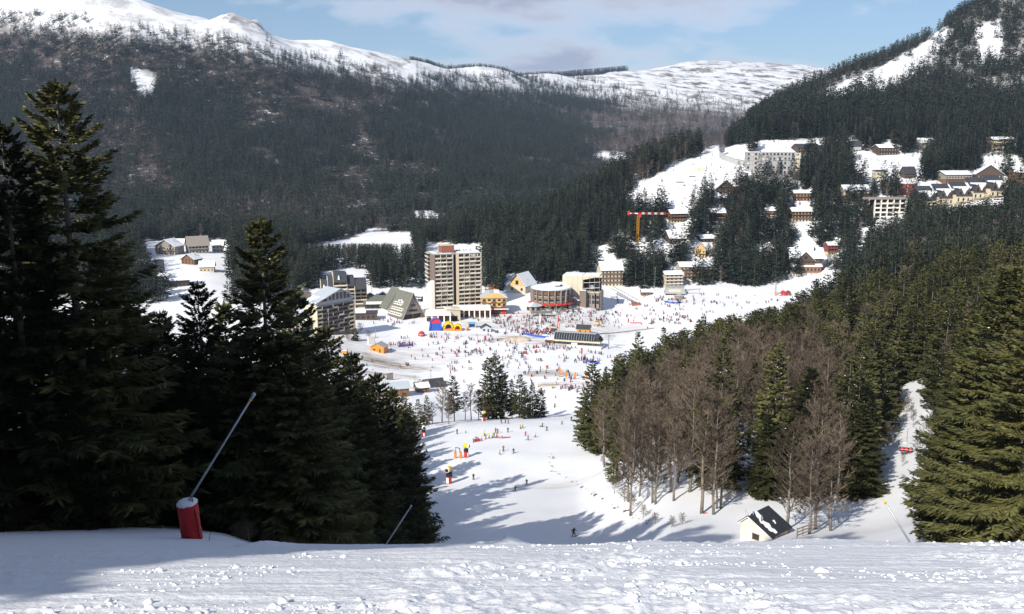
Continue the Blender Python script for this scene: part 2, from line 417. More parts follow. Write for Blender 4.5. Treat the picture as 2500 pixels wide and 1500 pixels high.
class MB:
    """collects plain shapes into one mesh"""
    def __init__(s): s.v = []; s.f = []; s.m = []; s.mats = []
    def mi(s, m):
        if m not in s.mats: s.mats.append(m)
        return s.mats.index(m)
    def poly(s, pts, m):
        k = len(s.v); s.v += [tuple(p) for p in pts]
        s.f.append(tuple(range(k, k + len(pts)))); s.m.append(s.mi(m)); return s
    def box(s, x0, x1, y0, y1, z0, z1, m):
        k = len(s.v)
        s.v += [(x0, y0, z0), (x1, y0, z0), (x1, y1, z0), (x0, y1, z0), (x0, y0, z1), (x1, y0, z1), (x1, y1, z1), (x0, y1, z1)]
        for q in ((0, 3, 2, 1), (4, 5, 6, 7), (0, 1, 5, 4), (1, 2, 6, 5), (2, 3, 7, 6), (3, 0, 4, 7)):
            s.f.append(tuple(k + i for i in q)); s.m.append(s.mi(m))
        return s
    def prism(s, poly2, axis, a0, a1, m, mcap=None):
        """extrude a 2-D outline: axis 'y' -> points are (x,z); 'x' -> (y,z); 'z' -> (x,y)"""
        k = len(s.v); n = len(poly2)
        for a in (a0, a1):
            for (u, w) in poly2:
                s.v.append({'y': (u, a, w), 'x': (a, u, w), 'z': (u, w, a)}[axis])
        i0 = s.mi(m); i1 = s.mi(mcap or m)
        s.f.append(tuple(k + i for i in range(n))); s.m.append(i1)
        s.f.append(tuple(k + n + i for i in reversed(range(n)))); s.m.append(i1)
        for i in range(n):
            j = (i + 1) % n
            s.f.append((k + i, k + n + i, k + n + j, k + j)); s.m.append(i0)
        return s
    def tube(s, pts, rads, m, sides=8, caps=True):
        k0 = len(s.v); n = len(pts)
        pts = [Vector(p) for p in pts]
        for i, p in enumerate(pts):
            d = (pts[min(i + 1, n - 1)] - pts[max(i - 1, 0)]).normalized()
            u = d.cross(Vector((0, 0, 1)) if abs(d.z) < 0.9 else Vector((1, 0, 0))).normalized()
            w = d.cross(u)
            r = rads[i] if hasattr(rads, '__len__') else rads
            for j in range(sides):
                t = 2 * math.pi * j / sides
                s.v.append(tuple(p + u * math.cos(t) * r + w * math.sin(t) * r))
        im = s.mi(m)
        for i in range(n - 1):
            for j in range(sides):
                a = k0 + i * sides + j; b = k0 + i * sides + (j + 1) % sides
                s.f.append((a, b, b + sides, a + sides)); s.m.append(im)
        if caps:
            s.f.append(tuple(k0 + j for j in reversed(range(sides)))); s.m.append(im)
            s.f.append(tuple(k0 + (n - 1) * sides + j for j in range(sides))); s.m.append(im)
        return s
    def mesh(s, name, smooth=False):
        me = bpy.data.meshes.new(name)
        me.from_pydata(s.v, [], s.f)
        for m in s.mats: me.materials.append(m)
        me.polygons.foreach_set('material_index', s.m)
        if smooth: me.polygons.foreach_set('use_smooth', [True] * len(s.f))
        me.update()
        bm = bmesh.new(); bm.from_mesh(me); bmesh.ops.recalc_face_normals(bm, faces=bm.faces); bm.to_mesh(me); bm.free()
        return me
    def obj(s, name, parent=None, smooth=False, **kw):
        return obj(name, s.mesh(name, smooth), parent, **kw)

# ------------------------------------------------------------------ ground sheet
OPEN_SNOWLINE = [(-400, 22), (0, 42), (200, 58), (420, 80), (560, 98), (700, 140), (800, 150), (880, 172), (960, 192), (1100, 192), (1250, 200), (1400, 212), (1480, 225), (1600, 235), (1760, 250), (1900, 260)]
def snowline(px):
    return np.interp(px, [p[0] for p in OPEN_SNOWLINE], [p[1] for p in OPEN_SNOWLINE])
def inpoly(px, py, poly):
    px = np.asarray(px, float); py = np.asarray(py, float)
    ins = np.zeros(px.shape, bool)
    n = len(poly)
    for i in range(n):
        x0, y0 = poly[i]; x1, y1 = poly[(i + 1) % n]
        c = ((y0 > py) != (y1 > py)) & (px < (x1 - x0) * (py - y0) / ((y1 - y0) or 1e-9) + x0)
        ins ^= c
    return ins
# openings in the woods (photo pixels of the ground)
OPENINGS = [
 [(1512, 500), (1560, 455), (1640, 412), (1745, 358), (1835, 392), (1835, 432), (1720, 470), (1690, 520), (1600, 522), (1540, 525)],
 [(725, 606), (800, 590), (850, 575), (900, 560), (1010, 566), (1010, 592), (900, 598), (760, 615)],
 [(1018, 518), (1108, 518), (1108, 540), (1030, 545)],
 [(1930, 540), (1990, 540), (1985, 605), (1945, 608)], [(2055, 650), (2110, 560), (2150, 560), (2105, 655)], [(2137, 528), (2212, 528), (2200, 575), (2150, 575)],
 [(2075, 372), (2250, 376), (2250, 455), (2120, 455), (2080, 440)], [(2240, 445), (2480, 430), (2500, 450), (2480, 470), (2240, 478)],
 [(2390, 385), (2500, 385), (2500, 425), (2400, 420)], [(1840, 345), (2080, 335), (2080, 358), (1950, 372), (1850, 378)],
 [(1985, 232), (2060, 200), (2130, 172), (2200, 135), (2262, 100), (2300, 66), (2330, 76), (2300, 125), (2260, 165), (2180, 218), (2050, 250)],
 [(2375, 62), (2445, 52), (2450, 150), (2390, 150)], [(1625, 545), (1680, 545), (1680, 600), (1625, 600)],
 [(1455, 372), (1545, 385), (1560, 402), (1450, 392)], [(330, 590), (565, 585), (560, 735), (430, 745), (380, 700)],
 [(322, 178), (350, 165), (378, 182), (384, 225), (352, 240), (328, 222)], [(1840, 600), (1900, 600), (1890, 640), (1840, 640)], [(1430, 600), (1480, 600), (1500, 655), (1435, 655)],
 [(2245, 500), (2460, 500), (2440, 540), (2380, 530), (2350, 545), (2260, 530)],
]
HILL_SNOW = [[(1985, 232), (2060, 200), (2130, 172), (2200, 135), (2262, 100), (2300, 66), (2330, 76), (2300, 125), (2260, 165), (2180, 218), (2050, 250)], [(2375, 62), (2445, 52), (2450, 150), (2390, 150)]]
# muddy and trodden spots of the station: (px, py, radius across m, radius along m, strength)
DIRT = [(900, 875, 26, 12, 1.0), (960, 895, 34, 9, 1.0), (930, 915, 22, 6, 0.8), (1262, 826, 15, 9, 1.0), (1270, 830, 26, 14, 0.45), (1345, 912, 22, 7, 0.75),
        (1420, 938, 26, 6, 0.75), (1390, 846, 34, 5, 0.75), (1120, 820, 30, 6, 0.35), (1230, 798, 30, 7, 0.5), (1040, 832, 16, 6, 0.3),
        (1300, 775, 60, 30, 0.35), (1180, 790, 40, 16, 0.3), (1060, 853, 20, 8, 0.25), (930, 860, 60, 30, 0.3), (1400, 1180, 10, 8, 0.16), (1390, 1188, 16, 4, 0.25),
        (1920, 760, 30, 14, 0.2), (1640, 730, 40, 20, 0.12), (1400, 790, 60, 30, 0.25)]
def fgdisp(X, Y):
    """churned, tracked snow of the near slope"""
    c, s = math.cos(0.6), math.sin(0.6)
    U, V = X * c + Y * s, -X * s + Y * c
    A = X / np.maximum(Y, 1)
    w = (1 - sstep(20, 45, Y))
    rough = sstep(0.40, 0.62, fbm(U / 2.9, V / 2.1, 40, 4))
    lump = np.maximum(fbm(U / 0.34, V / 0.27, 50, 5, 0.62) - 0.47, 0) * 0.17 * (0.12 + rough)
    crust = (fbm(U / 0.09, V / 0.11, 55, 3, 0.6) - 0.5) * 0.028 * (0.25 + rough)
    track = (fbm(X / 2.6 + Y * 0.12, Y / 0.22 - X * 0.04, 60, 3) - 0.5) * 0.05
    lit = sstep(-0.18, -0.05, A + 0.11 * (14 - np.clip(Y, 0, 14)) / 14 + 0.02)
    d = w * ((lump + crust) * (0.3 + 0.7 * lit) + track + (fbm(X / 5, Y / 4, 70, 2) - 0.5) * 0.22)
    # crusted heaps on the lip of the slope
    for (px, Yc, r, h) in ((1243, 17.5, 0.33, 0.20), (1580, 18, 0.9, 0.08), (1980, 18, 1.2, 0.10), (650, 17, 0.5, 0.1)):
        cx = (px - 1250) / FPX / 0.925 * Yc
        dd = np.hypot(X - cx, (Y - Yc) * 0.6)
        d = d + h * np.exp(-(dd / r) ** 2) * (0.6 + 0.8 * fbm(X / 0.12, Y / 0.12, 80, 2))
    return d
def ground():
    rows = np.concatenate([np.linspace(math.log(3.5), math.log(26), 330, endpoint=False), np.linspace(math.log(26), math.log(9400), 400)])
    cin = np.linspace(-0.72, 0.72, 560)
    cl = -np.exp(np.linspace(math.log(0.735), math.log(14), 36))[::-1]
    cols = np.concatenate([cl, cin, -cl[::-1]])
    A, L = np.meshgrid(cols, rows)
    Y = np.exp(L); X = A * Y
    Zz = H(X, Y)
    Zz = Zz + fgdisp(X, Y)
    px, py = proj(X, Y, Zz)
    # ploughed berm and ditch along the right edge of the piste, humps below the forest
    nr, nc = X.shape
    idx = np.arange(nr * nc).reshape(nr, nc)
    q = np.stack([idx[:-1, :-1], idx[:-1, 1:], idx[1:, 1:], idx[1:, :-1]], -1).reshape(-1, 4)
    V = np.stack([X, Y, Zz], -1).reshape(-1, 3)
    # uphill behind the camera
    xs = np.linspace(-160, 160, 65); ys = np.concatenate([np.linspace(-220, -5, 30), [0, 3.6]])
    BX, BY = np.meshgrid(xs, ys); BZ = np.where(BY > 3, H(BX, np.full_like(BX, 3.6)) - 0.03, -(1.7 + 0.287 * BY) - 0.05)
    BX[-1, :] = xs
    bi = np.arange(BX.size).reshape(BX.shape) + len(V)
    q2 = np.stack([bi[:-1, :-1], bi[:-1, 1:], bi[1:, 1:], bi[1:, :-1]], -1).reshape(-1, 4)
    V = np.concatenate([V, np.stack([BX, BY, BZ], -1).reshape(-1, 3)])
    me = mesh_np('ground', V, np.concatenate([q, q2]), mats=[ground_material()], smooth=True)
    dirt = np.zeros(len(V)); litter = np.zeros(len(V)); heath = np.zeros(len(V))
    fx, fy = V[:, 0], V[:, 1]
    for (px_, py_, ra, rl, s) in DIRT:
        c = hit(px_, py_, 150)
        d = np.sqrt(((fx - c.x) / ra) ** 2 + ((fy - c.y) / rl) ** 2)
        d = d + (fbm(fx / 6, fy / 6, 90, 3) - 0.5) * 0.9
        dirt = np.maximum(dirt, s * (1 - sstep(0.45, 1.1, d)))
    ppx, ppy = proj(V[:, 0], V[:, 1], V[:, 2])
    far = fy > 1000
    sl = snowline(ppx)
    litter = np.where(far, np.clip((ppy - sl - 2) / 40, 0, 1.0) * (fx / np.maximum(fy, 1) < 0.33), 0)
    wob = (fbm(fx / 25, fy / 25, 95, 3) - 0.5) * 46
    for poly in OPENINGS: litter = np.where(far & inpoly(ppx + wob, ppy + wob * 0.6, poly), 0.0, litter)
    hillr = far & (fx / np.maximum(fy, 1) > 0.2) & (fy < 1700)
    litter = np.where(hillr, 0.7, litter)
    for poly in HILL_SNOW: litter = np.where(inpoly(ppx, ppy, poly) & hillr, 0.12, litter)
    crag = np.exp(-((fx + 634) / 20) ** 2 - ((fy - 2285) / 34) ** 2) + 0.8 * np.exp(-((fx + 690) / 26) ** 2 - ((fy - 2225) / 30) ** 2)
    heath = np.where((fy > 2400) & (fx > -400), 0.65 * sstep(1250, 1700, ppx) + 0.40, 0) + np.where((fy > 1500) & (fx < -300), 0.45, 0) + crag
    for nm, arr in (('dirt', dirt), ('litter', litter), ('heath', np.clip(heath, 0, 1))):
        a = me.attributes.new(nm, 'FLOAT', 'POINT'); a.data.foreach_set('value', arr.astype(np.float32))
    return tag(obj('ground', me), 'snow covered ground of the slope, station and mountains', None, None, 'structure')
ground()

# ------------------------------------------------------------------ where things stand (photo pixels: x0, y0, x1, y1 of what shows)
RECTS = {
 'tower': (1036, 596, 1176, 790), 'grey_block': (730, 705, 850, 822), 'stepped_block': (783, 662, 898, 752), 'aframe': (895, 705, 1048, 780),
 'yellow_inn': (1174, 713, 1237, 768), 'hall': (1228, 672, 1292, 714), 'rotunda': (1285, 696, 1405, 765), 'cablecar': (1383, 668, 1488, 745), 'gangway': (1490, 703, 1562, 732),
 'cream_hotel': (1466, 642, 1522, 700), 'chA': (1636, 514, 1676, 545), 'chB': (1733, 511, 1771, 540), 'chC': (1499, 576, 1536, 592), 'chD': (1534, 597, 1572, 616),
 'chE': (1696, 594, 1722, 628), 'chF': (1632, 564, 1680, 592), 'chG': (1708, 575, 1746, 592), 'chH': (1870, 510, 1892, 526), 'chI': (1933, 510, 1982, 543), 'chJ': (1938, 467, 1978, 491),
 'grey_res': (1824, 375, 1948, 426), 'chL': (1948, 353, 2002, 376), 'big_chalet': (1930, 608, 2014, 672), 'chN': (2020, 594, 2044, 624), 'chO': (2062, 456, 2124, 490),
 'grid': (2135, 487, 2210, 531), 'red': (2190, 452, 2235, 476), 'row': (2244, 455, 2452, 506), 'chS': (2308, 422, 2371, 449), 'chT': (2386, 410, 2442, 457), 'chU': (2476, 414, 2510, 448),
 'chV': (2426, 340, 2473, 369), 'chW': (2146, 356, 2193, 379), 'chX': (2244, 341, 2281, 366), 'chZ': (2138, 417, 2163, 438), 'chZ2': (2076, 346, 2102, 371), 'chZ3': (2208, 410, 2236, 436),
 'dark_aframe': (1750, 442, 1798, 476), 'crane': (1530, 505, 1630, 612), 'road': (1755, 355, 1828, 396), 'hid1': (1658, 643, 1745, 684), 'hid2': (1622, 664, 1668, 702), 'lift2': (1620, 704, 1704, 732), 'meadow': (735, 570, 1005, 600), 'meadow2': (1018, 516, 1108, 540)}

STATION_BACK = [(300, 740), (700, 745), (850, 745), (900, 738), (1000, 735), (1180, 738), (1240, 716), (1290, 700), (1390, 692), (1480, 703), (1560, 708), (1640, 700), (1760, 697), (1850, 700), (1905, 690), (1960, 676), (2060, 660)]

# ------------------------------------------------------------------ firs
def fir_arrays(seed, whorls, per, sprigs, wid, lean=1.0, bare=0.06, Rmax=3.6, Hh=25.0, drop=0.25, ragged=0.3):
    """crown quads of a silver fir 25 m tall: tiers of boughs carrying flat sprays"""
    rg = np.random.default_rng(seed)
    Q = []
    for w in range(whorls):
        t = (w + rg.uniform(-0.3, 0.3)) / whorls
        t = min(max(t, 0.0), 0.995)
        z0 = Hh * (bare + (1 - bare) * t)
        rad = Rmax * min(1.0, (1 - t) ** 0.62 * 1.12) * (0.55 + 0.45 * min(1, t * 6 + 0.35)) + 0.22
        n = max(3, int(per * (0.55 + 0.45 * (1 - t)) + rg.uniform(0, 1)))
        ph = rg.uniform(0, 6.28)
        for k in range(n):
            if rg.uniform() < drop * (0.6 if t > 0.8 else 1.0): continue
            az = ph + 6.283 * k / n + rg.uniform(-0.35, 0.35)
            L = rad * rg.uniform(1 - ragged, 1 + ragged * 0.75)
            pit = -0.22 + 0.75 * t ** 2 + rg.uniform(-0.16, 0.16)
            d = np.array([math.cos(az) * math.cos(pit), math.sin(az) * math.cos(pit), math.sin(pit)])
            side = np.array([-math.sin(az), math.cos(az), 0.0])
            ns = max(3, int(sprigs * (0.35 + 0.65 * L / Rmax)))
            s = rg.uniform(0.16, 1.0, ns) ** 0.8
            b0 = np.array([0, 0, z0])
            base = b0 + np.outer(s * L, d)
            base[:, 2] += -0.10 * L * s * (1 - s) * 2 + 0.10 * L * s ** 3 + rg.uniform(-0.10, 0.10, ns)
            sg = np.where(rg.uniform(size=ns) < 0.5, -1, 1)
            out = d[None, :] * rg.uniform(0.35, 0.9, (ns, 1)) + side[None, :] * (sg * rg.uniform(0.35, 0.95, ns))[:, None]
            out[:, 2] += rg.uniform(-0.30, 0.16, ns)
            out /= np.linalg.norm(out, axis=1)[:, None]
            ll = (0.30 * L * (1.15 - 0.75 * s) + 0.32) * rg.uniform(0.7, 1.3, ns) * lean
            up = np.array([0, 0, 1.0]) + rg.normal(0, 0.55, (ns, 3))
            wd = np.cross(out, up); wd /= np.linalg.norm(wd, axis=1)[:, None] + 1e-9
            ww = wid * rg.uniform(0.6, 1.4, ns)
            mid = base + out * (ll * 0.55)[:, None]
            mid[:, 2] -= 0.03
            q = np.stack([base, mid + wd * ww[:, None], base + out * ll[:, None], mid - wd * ww[:, None]], 1)
            Q.append(q)
    # leader
    for k in range(6):
        a = k * 1.05
        o = np.array([math.cos(a) * 0.25, math.sin(a) * 0.25, 0])
        tip = np.array([0, 0, Hh + 0.5]); b = np.array([0, 0, Hh - 1.0]) + o * 0.4
        Q.append(np.array([[b, (b + tip) / 2 + o * 0.5, tip, (b + tip) / 2 - o * 0.1]]))
    return np.concatenate(Q)

def trunk_mb(Hh, r, m, sides=7, seed=0, wob=0.0):
    rg = random.Random(seed)
    zs = [0, 0.3, 0.5 * Hh * 0.3, Hh * 0.35, Hh * 0.65, Hh * 0.97]
    rs = [r * 1.3, r, r * 0.9, r * 0.72, r * 0.42, 0.03]
    pts = [(rg.uniform(-wob, wob) * (z > 1), rg.uniform(-wob, wob) * (z > 1), z - (0.8 if z == 0 else 0)) for z in zs]
    return MB().tube(pts, rs, m, sides)

def quads_mesh(name, Q, m):
    V = Q.reshape(-1, 3)
    return mesh_np(name, V, np.arange(len(V)).reshape(-1, 4), mats=[m])
def combine(name, Q, mb, m):
    V = np.concatenate([Q.reshape(-1, 3), np.array(mb.v)])
    nq = Q.shape[0]
    q = np.arange(nq * 4).reshape(-1, 4)
    fq = np.array([f for f in mb.f if len(f) == 4]) + nq * 4
    return mesh_np(name, V, np.concatenate([q, fq]), mats=[m, mb.mats[0]], midx=[0] * nq + [1] * len(fq))

FIR = {'near': [], 'mid': [], 'far': [], 'vfar': []}
for i in range(3):
    Q = fir_arrays(100 + i, 46, 11, 135, 0.075, 0.72, bare=0.03, Rmax=4.7 + 0.35 * i, drop=0.14, ragged=0.36)
    FIR['near'].append((quads_mesh('crown', Q, M_NEEDLE), trunk_mb(25, 0.38, M_BARK, 9, i).mesh('trunk', True), None))
for i in range(5):
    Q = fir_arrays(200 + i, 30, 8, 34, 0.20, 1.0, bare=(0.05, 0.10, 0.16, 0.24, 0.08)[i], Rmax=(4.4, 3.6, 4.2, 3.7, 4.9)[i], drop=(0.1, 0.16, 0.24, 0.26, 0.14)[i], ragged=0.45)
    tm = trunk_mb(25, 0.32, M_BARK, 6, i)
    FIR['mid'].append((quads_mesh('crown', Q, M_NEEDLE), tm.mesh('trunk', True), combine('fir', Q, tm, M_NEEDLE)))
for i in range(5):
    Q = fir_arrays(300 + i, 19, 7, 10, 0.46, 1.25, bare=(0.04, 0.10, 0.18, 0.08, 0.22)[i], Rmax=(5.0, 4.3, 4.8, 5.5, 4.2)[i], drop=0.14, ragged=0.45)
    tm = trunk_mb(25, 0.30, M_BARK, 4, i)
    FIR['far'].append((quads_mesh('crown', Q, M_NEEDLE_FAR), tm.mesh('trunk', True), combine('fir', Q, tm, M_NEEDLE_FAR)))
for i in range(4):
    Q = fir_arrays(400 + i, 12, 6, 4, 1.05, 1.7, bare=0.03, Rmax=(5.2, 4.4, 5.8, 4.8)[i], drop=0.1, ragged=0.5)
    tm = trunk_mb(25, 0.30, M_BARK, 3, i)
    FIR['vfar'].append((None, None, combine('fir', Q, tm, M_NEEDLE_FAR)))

# ------------------------------------------------------------------ bare beeches
def beech_parts(seed, limbs, subs, twigs, tw, Hh=20.0, spread=4.2, low=0.22, sides=5, bare_trunk=0.0):
    rg = random.Random(seed)
    tr = MB()
    pts = []; x = y = 0
    for k in range(7):
        z = Hh * k / 6 * 0.92
        pts.append((x, y, z - (0.8 if k == 0 else 0))); x += rg.uniform(-.25, .25); y += rg.uniform(-.25, .25)
    rad = [0.27 * (1 - k / 6.6) for k in range(7)]
    tr.tube(pts, rad, M_BEECH_BARK, sides)
    T = []          # thin triangles
    def twig(p, d, L, w):
        d = d.normalized(); s = d.cross(Vector((rg.uniform(-1, 1), rg.uniform(-1, 1), rg.uniform(-1, 1)))).normalized() * w
        T.append((p - s, p + s, p + d * L))
    for i in range(limbs):
        t = low + (0.97 - low) * (i + rg.random()) / limbs
        k = min(int(t / 0.92 * 6), 5); f = t / 0.92 * 6 - k
        a = Vector(pts[k]); b = Vector(pts[k + 1]); p0 = a + (b - a) * min(f, 1)
        az = i * 2.4 + rg.uniform(-.5, .5)
        up = 0.35 + 0.9 * t + rg.uniform(-.2, .3)
        d = Vector((math.cos(az), math.sin(az), up)).normalized()
        L = spread * (1.0 - 0.55 * t) * rg.uniform(0.7, 1.25) * (0.75 if t < 0.35 else 1)
        p1 = p0 + d * L * 0.5; d2 = (d + Vector((rg.uniform(-.25, .25), rg.uniform(-.25, .25), 0.28))).normalized()
        p2 = p1 + d2 * L * 0.6
        tr.tube([p0, p1, p2], [0.085 * (1.2 - t), 0.055 * (1.2 - t), 0.018], M_BEECH_BARK, 3, False)
        for j in range(subs):
            u = rg.uniform(0.2, 1.0)
            q = p0.lerp(p1, u * 2) if u < 0.5 else p1.lerp(p2, u * 2 - 1)
            e = (d2 + Vector((rg.uniform(-1, 1), rg.uniform(-1, 1), rg.uniform(-.35, .8))) * 0.85).normalized()
            Ls = L * rg.uniform(0.22, 0.45)
            twig(q, e, Ls, tw * 1.3)
            for m in range(twigs):
                g = (e + Vector((rg.uniform(-1, 1), rg.uniform(-1, 1), rg.uniform(-.4, .8))) * 0.9)
                twig(q + e * Ls * rg.uniform(0.15, 0.95), g, Ls * rg.uniform(0.35, 0.75), tw)
    return tr, np.array([[tuple(v) for v in t] for t in T])
def tri_mesh(name, T, m):
    V = T.reshape(-1, 3)
    return mesh_np(name, V, None, np.arange(len(V)).reshape(-1, 3), mats=[m])
def combine_t(name, T, mb, m):
    V = np.concatenate([T.reshape(-1, 3), np.array(mb.v)])
    nt = len(T); fq = np.array([f for f in mb.f if len(f) == 4]) + nt * 3
    return mesh_np(name, V, fq, np.arange(nt * 3).reshape(-1, 3), mats=[m, mb.mats[0]], midx=[1] * len(fq) + [0] * nt)
BEECH = {'mid': [], 'far': [], 'vfar': []}
for i in range(4):
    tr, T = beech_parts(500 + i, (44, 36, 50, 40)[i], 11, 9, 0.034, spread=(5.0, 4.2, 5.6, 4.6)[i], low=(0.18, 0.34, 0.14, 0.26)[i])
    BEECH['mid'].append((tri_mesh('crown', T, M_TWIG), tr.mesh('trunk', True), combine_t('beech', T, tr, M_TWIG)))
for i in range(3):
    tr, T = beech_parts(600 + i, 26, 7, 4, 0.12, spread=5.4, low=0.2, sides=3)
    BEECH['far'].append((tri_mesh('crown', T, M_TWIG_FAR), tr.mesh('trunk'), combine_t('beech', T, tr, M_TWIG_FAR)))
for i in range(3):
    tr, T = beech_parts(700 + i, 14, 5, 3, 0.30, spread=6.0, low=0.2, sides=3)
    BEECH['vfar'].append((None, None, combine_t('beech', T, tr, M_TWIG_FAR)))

# ------------------------------------------------------------------ where the trees stand
RNG = np.random.default_rng(7)
def jgrid(x0, x1, y0, y1, s):
    xs = np.arange(x0, x1, s); ys = np.arange(y0, y1, s)
    X, Y = np.meshgrid(xs, ys)
    X = X + RNG.uniform(-.45, .45, X.shape) * s; Y = Y + RNG.uniform(-.45, .45, Y.shape) * s
    return X.ravel(), Y.ravel()
TREES = []        # x, y, z, height, kind ('fir'/'beech'), zone
def add_trees(x, y, h, kind, zone):
    z = H(x, y)
    for i in range(len(x)):
        TREES.append((float(x[i]), float(y[i]), float(z[i]), float(h[i]), kind[i] if not isinstance(kind, str) else kind, zone))
def manual(px, top, Y, zone, kind='fir', xoff=0):
    """a tree whose top shows at (px, top) standing Y metres away"""
    p = at(px, top, Y); z = gz(p.x, Y)
    TREES.append((p.x, Y, z, max(4.0, p.z - z), kind, zone))

# left wood beside the slope
for (px, top, Y) in ((138, 205, 60), (0, 305, 56), (245, 600, 66), (330, 760, 70), (632, 538, 66), (478, 695, 68), (545, 740, 76), (735, 715, 78), (805, 800, 88),
                     (858, 868, 100), (905, 915, 108), (955, 950, 116), (990, 1005, 120), (700, 820, 66), (60, 520, 62), (400, 790, 68), (600, 780, 66), (780, 930, 76), (880, 985, 92)):
    manual(px, top, Y, 'left')
x, y = jgrid(-110, -14, 64, 270, 7.6)
edge = np.interp(y, [40, 60, 125, 170, 200, 270], [-22, -21, -18, -24, -27, -36])
pxx, _ = proj(x, y, H(x, y))
k = (x < edge) & (pxx > -250)
x, y = x[k], y[k]; h = RNG.uniform(16, 22, len(x))
ptop = proj(x, y, H(x, y) + h)
# the wood's skyline falls towards the piste
lim = np.interp(ptop[0], [-200, 0, 140, 330, 450, 560, 630, 740, 860, 1000, 1100], [260, 330, 420, 760, 770, 740, 640, 770, 900, 1020, 1100])
k = ptop[1] > lim
add_trees(x[k], y[k], h[k], 'fir', 'left')
# the same wood goes on uphill, left of and behind the camera
x, y = jgrid(-112, -8, -58, 110, 6.8)
k = (x < -20.5 + 0.71 * y) & (x < -0.66 * np.maximum(y, 0) - 7)
add_trees(x[k], y[k], RNG.uniform(29, 35, k.sum()), 'fir', 'behind')
for (xx, yy, hh) in ((-17.6, -1.5, 27), (-19, 4.0, 27), (-23, 11, 27), (-29, 19, 26), (-24.5, -8, 28)):
    add_trees(np.array([xx]), np.array([yy]), np.array([hh]), 'fir', 'behind')
# clump on the brow of the piste
for (px, top, Y, kd) in ((1108, 918, 300, 'fir'), (1212, 862, 318, 'fir'), (1190, 872, 312, 'fir'), (1228, 890, 322, 'fir'), (1268, 915, 318, 'fir'), (1300, 935, 322, 'fir'), (1322, 948, 326, 'fir'), (1283, 945, 312, 'fir'), (1250, 925, 326, 'fir'),
                     (985, 958, 262, 'fir'), (1020, 975, 272, 'fir'), (1003, 985, 255, 'fir'), (960, 985, 246, 'fir'), (1040, 965, 290, 'fir'), (1055, 985, 292, 'beech'), (1078, 935, 296, 'beech'), (1095, 960, 290, 'beech'), (1135, 960, 306, 'beech'),
                     (1150, 940, 308, 'beech'), (1168, 955, 312, 'beech'), (1045, 1000, 284, 'beech'), (970, 1010, 238, 'beech'), (935, 990, 200, 'fir'), (865, 868, 155, 'fir'), (905, 930, 170, 'fir'), (1180, 960, 310, 'beech')):
    manual(px, top, Y, 'brow', kd)
# right wood below the photographer
x, y = jgrid(8, 420, 96, 520, 6.6)
a = x / y
z = H(x, y); px, py = proj(x, y, z)
left_edge = np.interp(y, [90, 112, 127, 133, 150, 180, 210, 240, 290, 350, 420, 520], [0.53, 0.50, 0.46, 0.180, 0.150, 0.122, 0.108, 0.094, 0.100, 0.135, 0.20, 0.34])
k = (a > left_edge) & (a < 0.74)
k &= ~((a > np.where(y < 160, 0.418, 0.436)) & (a < np.where(y < 160, 0.515, 0.495)) & (y < 220))                       # chairlift corridor
k &= ~((y < 138) & (a > 0.17) & (a < 0.345))                         # clearing round the pump house
k &= ~((y > 118) & (y < 165) & (a > 0.245) & (a < 0.30) & (RNG.uniform(size=len(x)) < 0.6))
zone_b = (a < 0.385) & (y < 235)

x, y, a, zone_b = x[k], y[k], a[k], zone_b[k]
u = RNG.uniform(size=len(x))
pb = np.where(zone_b, np.interp(a, [0.1, 0.16, 0.25, 0.32, 0.385], [0.66, 0.74, 0.70, 0.58, 0.50]), np.where(y < 300, 0.10, 0.05))
kind = np.where(u < pb, 'beech', 'fir')
h = np.where(kind == 'beech', RNG.uniform(14, 21, len(x)), RNG.uniform(11, 20, len(x)) + 7 * fbm(x / 40, y / 40, 180, 2))
ptx, pty = proj(x, y, H(x, y) + h)
lim = np.interp(ptx, [1380, 1440, 1500, 1600, 1700, 1800, 1900, 1960, 2020, 2100, 2200, 2350, 2500, 2700], [1000, 890, 868, 835, 778, 765, 745, 700, 655, 600, 560, 520, 490, 460])
dh = np.maximum(lim - pty, 0) * y / FPX
h = np.where(dh > 0, h - dh - RNG.uniform(0, 2.0, len(x)), h)
k = h > 9
add_trees(x[k], y[k], h[k], kind[k], 'right')
for (px, top, Y) in ((2480, 650, 74), (2400, 760, 82), (2395, 930, 90), (2540, 700, 66), (2450, 900, 78), (2560, 640, 90), (2370, 1010, 100), (2420, 720, 104), (2440, 1060, 74)):
    manual(px, top, Y, 'right')
for (px, top, Y, kd) in ((1442, 878, 236, 'fir'), (1460, 930, 228, 'fir'), (1432, 960, 232, 'fir'), (1565, 812, 300, 'fir'), (1625, 800, 310, 'fir'), (1720, 772, 318, 'fir'), (1880, 1010, 132, 'fir'), (2110, 985, 128, 'fir'), (1760, 790, 330, 'fir'), (1500, 1080, 170, 'fir'), (1540, 1010, 150, 'beech'), (1545, 1020, 142, 'beech'), (1480, 960, 200, 'beech'), (1580, 900, 190, 'beech'), (1620, 930, 170, 'beech'),
                         (1700, 900, 185, 'beech'), (1725, 960, 128, 'beech'), (1755, 985, 126, 'beech'), (1772, 975, 129, 'beech'), (1975, 880, 175, 'beech'), (1935, 1040, 112, 'beech'), (2010, 1000, 110, 'beech'), (2045, 1060, 108, 'beech'), (1990, 1075, 106, 'beech'), (2060, 990, 125, 'beech'), (2300, 975, 130, 'beech'), (2290, 1080, 118, 'beech'), (1830, 930, 200, 'beech')):
    manual(px, top, Y, 'right', kd)
x, y = jgrid(12, 95, 124, 236, 5.4)
a = x / y
le = np.interp(y, [124, 133, 150, 180, 210, 240], [0.215, 0.185, 0.152, 0.126, 0.112, 0.10])
k = (a > le) & (a < 0.40) & (RNG.uniform(size=len(x)) < 0.42) & ~((y < 140) & (a > 0.255) & (a < 0.33))
add_trees(x[k], y[k], RNG.uniform(11, 19, k.sum()), 'beech', 'right')
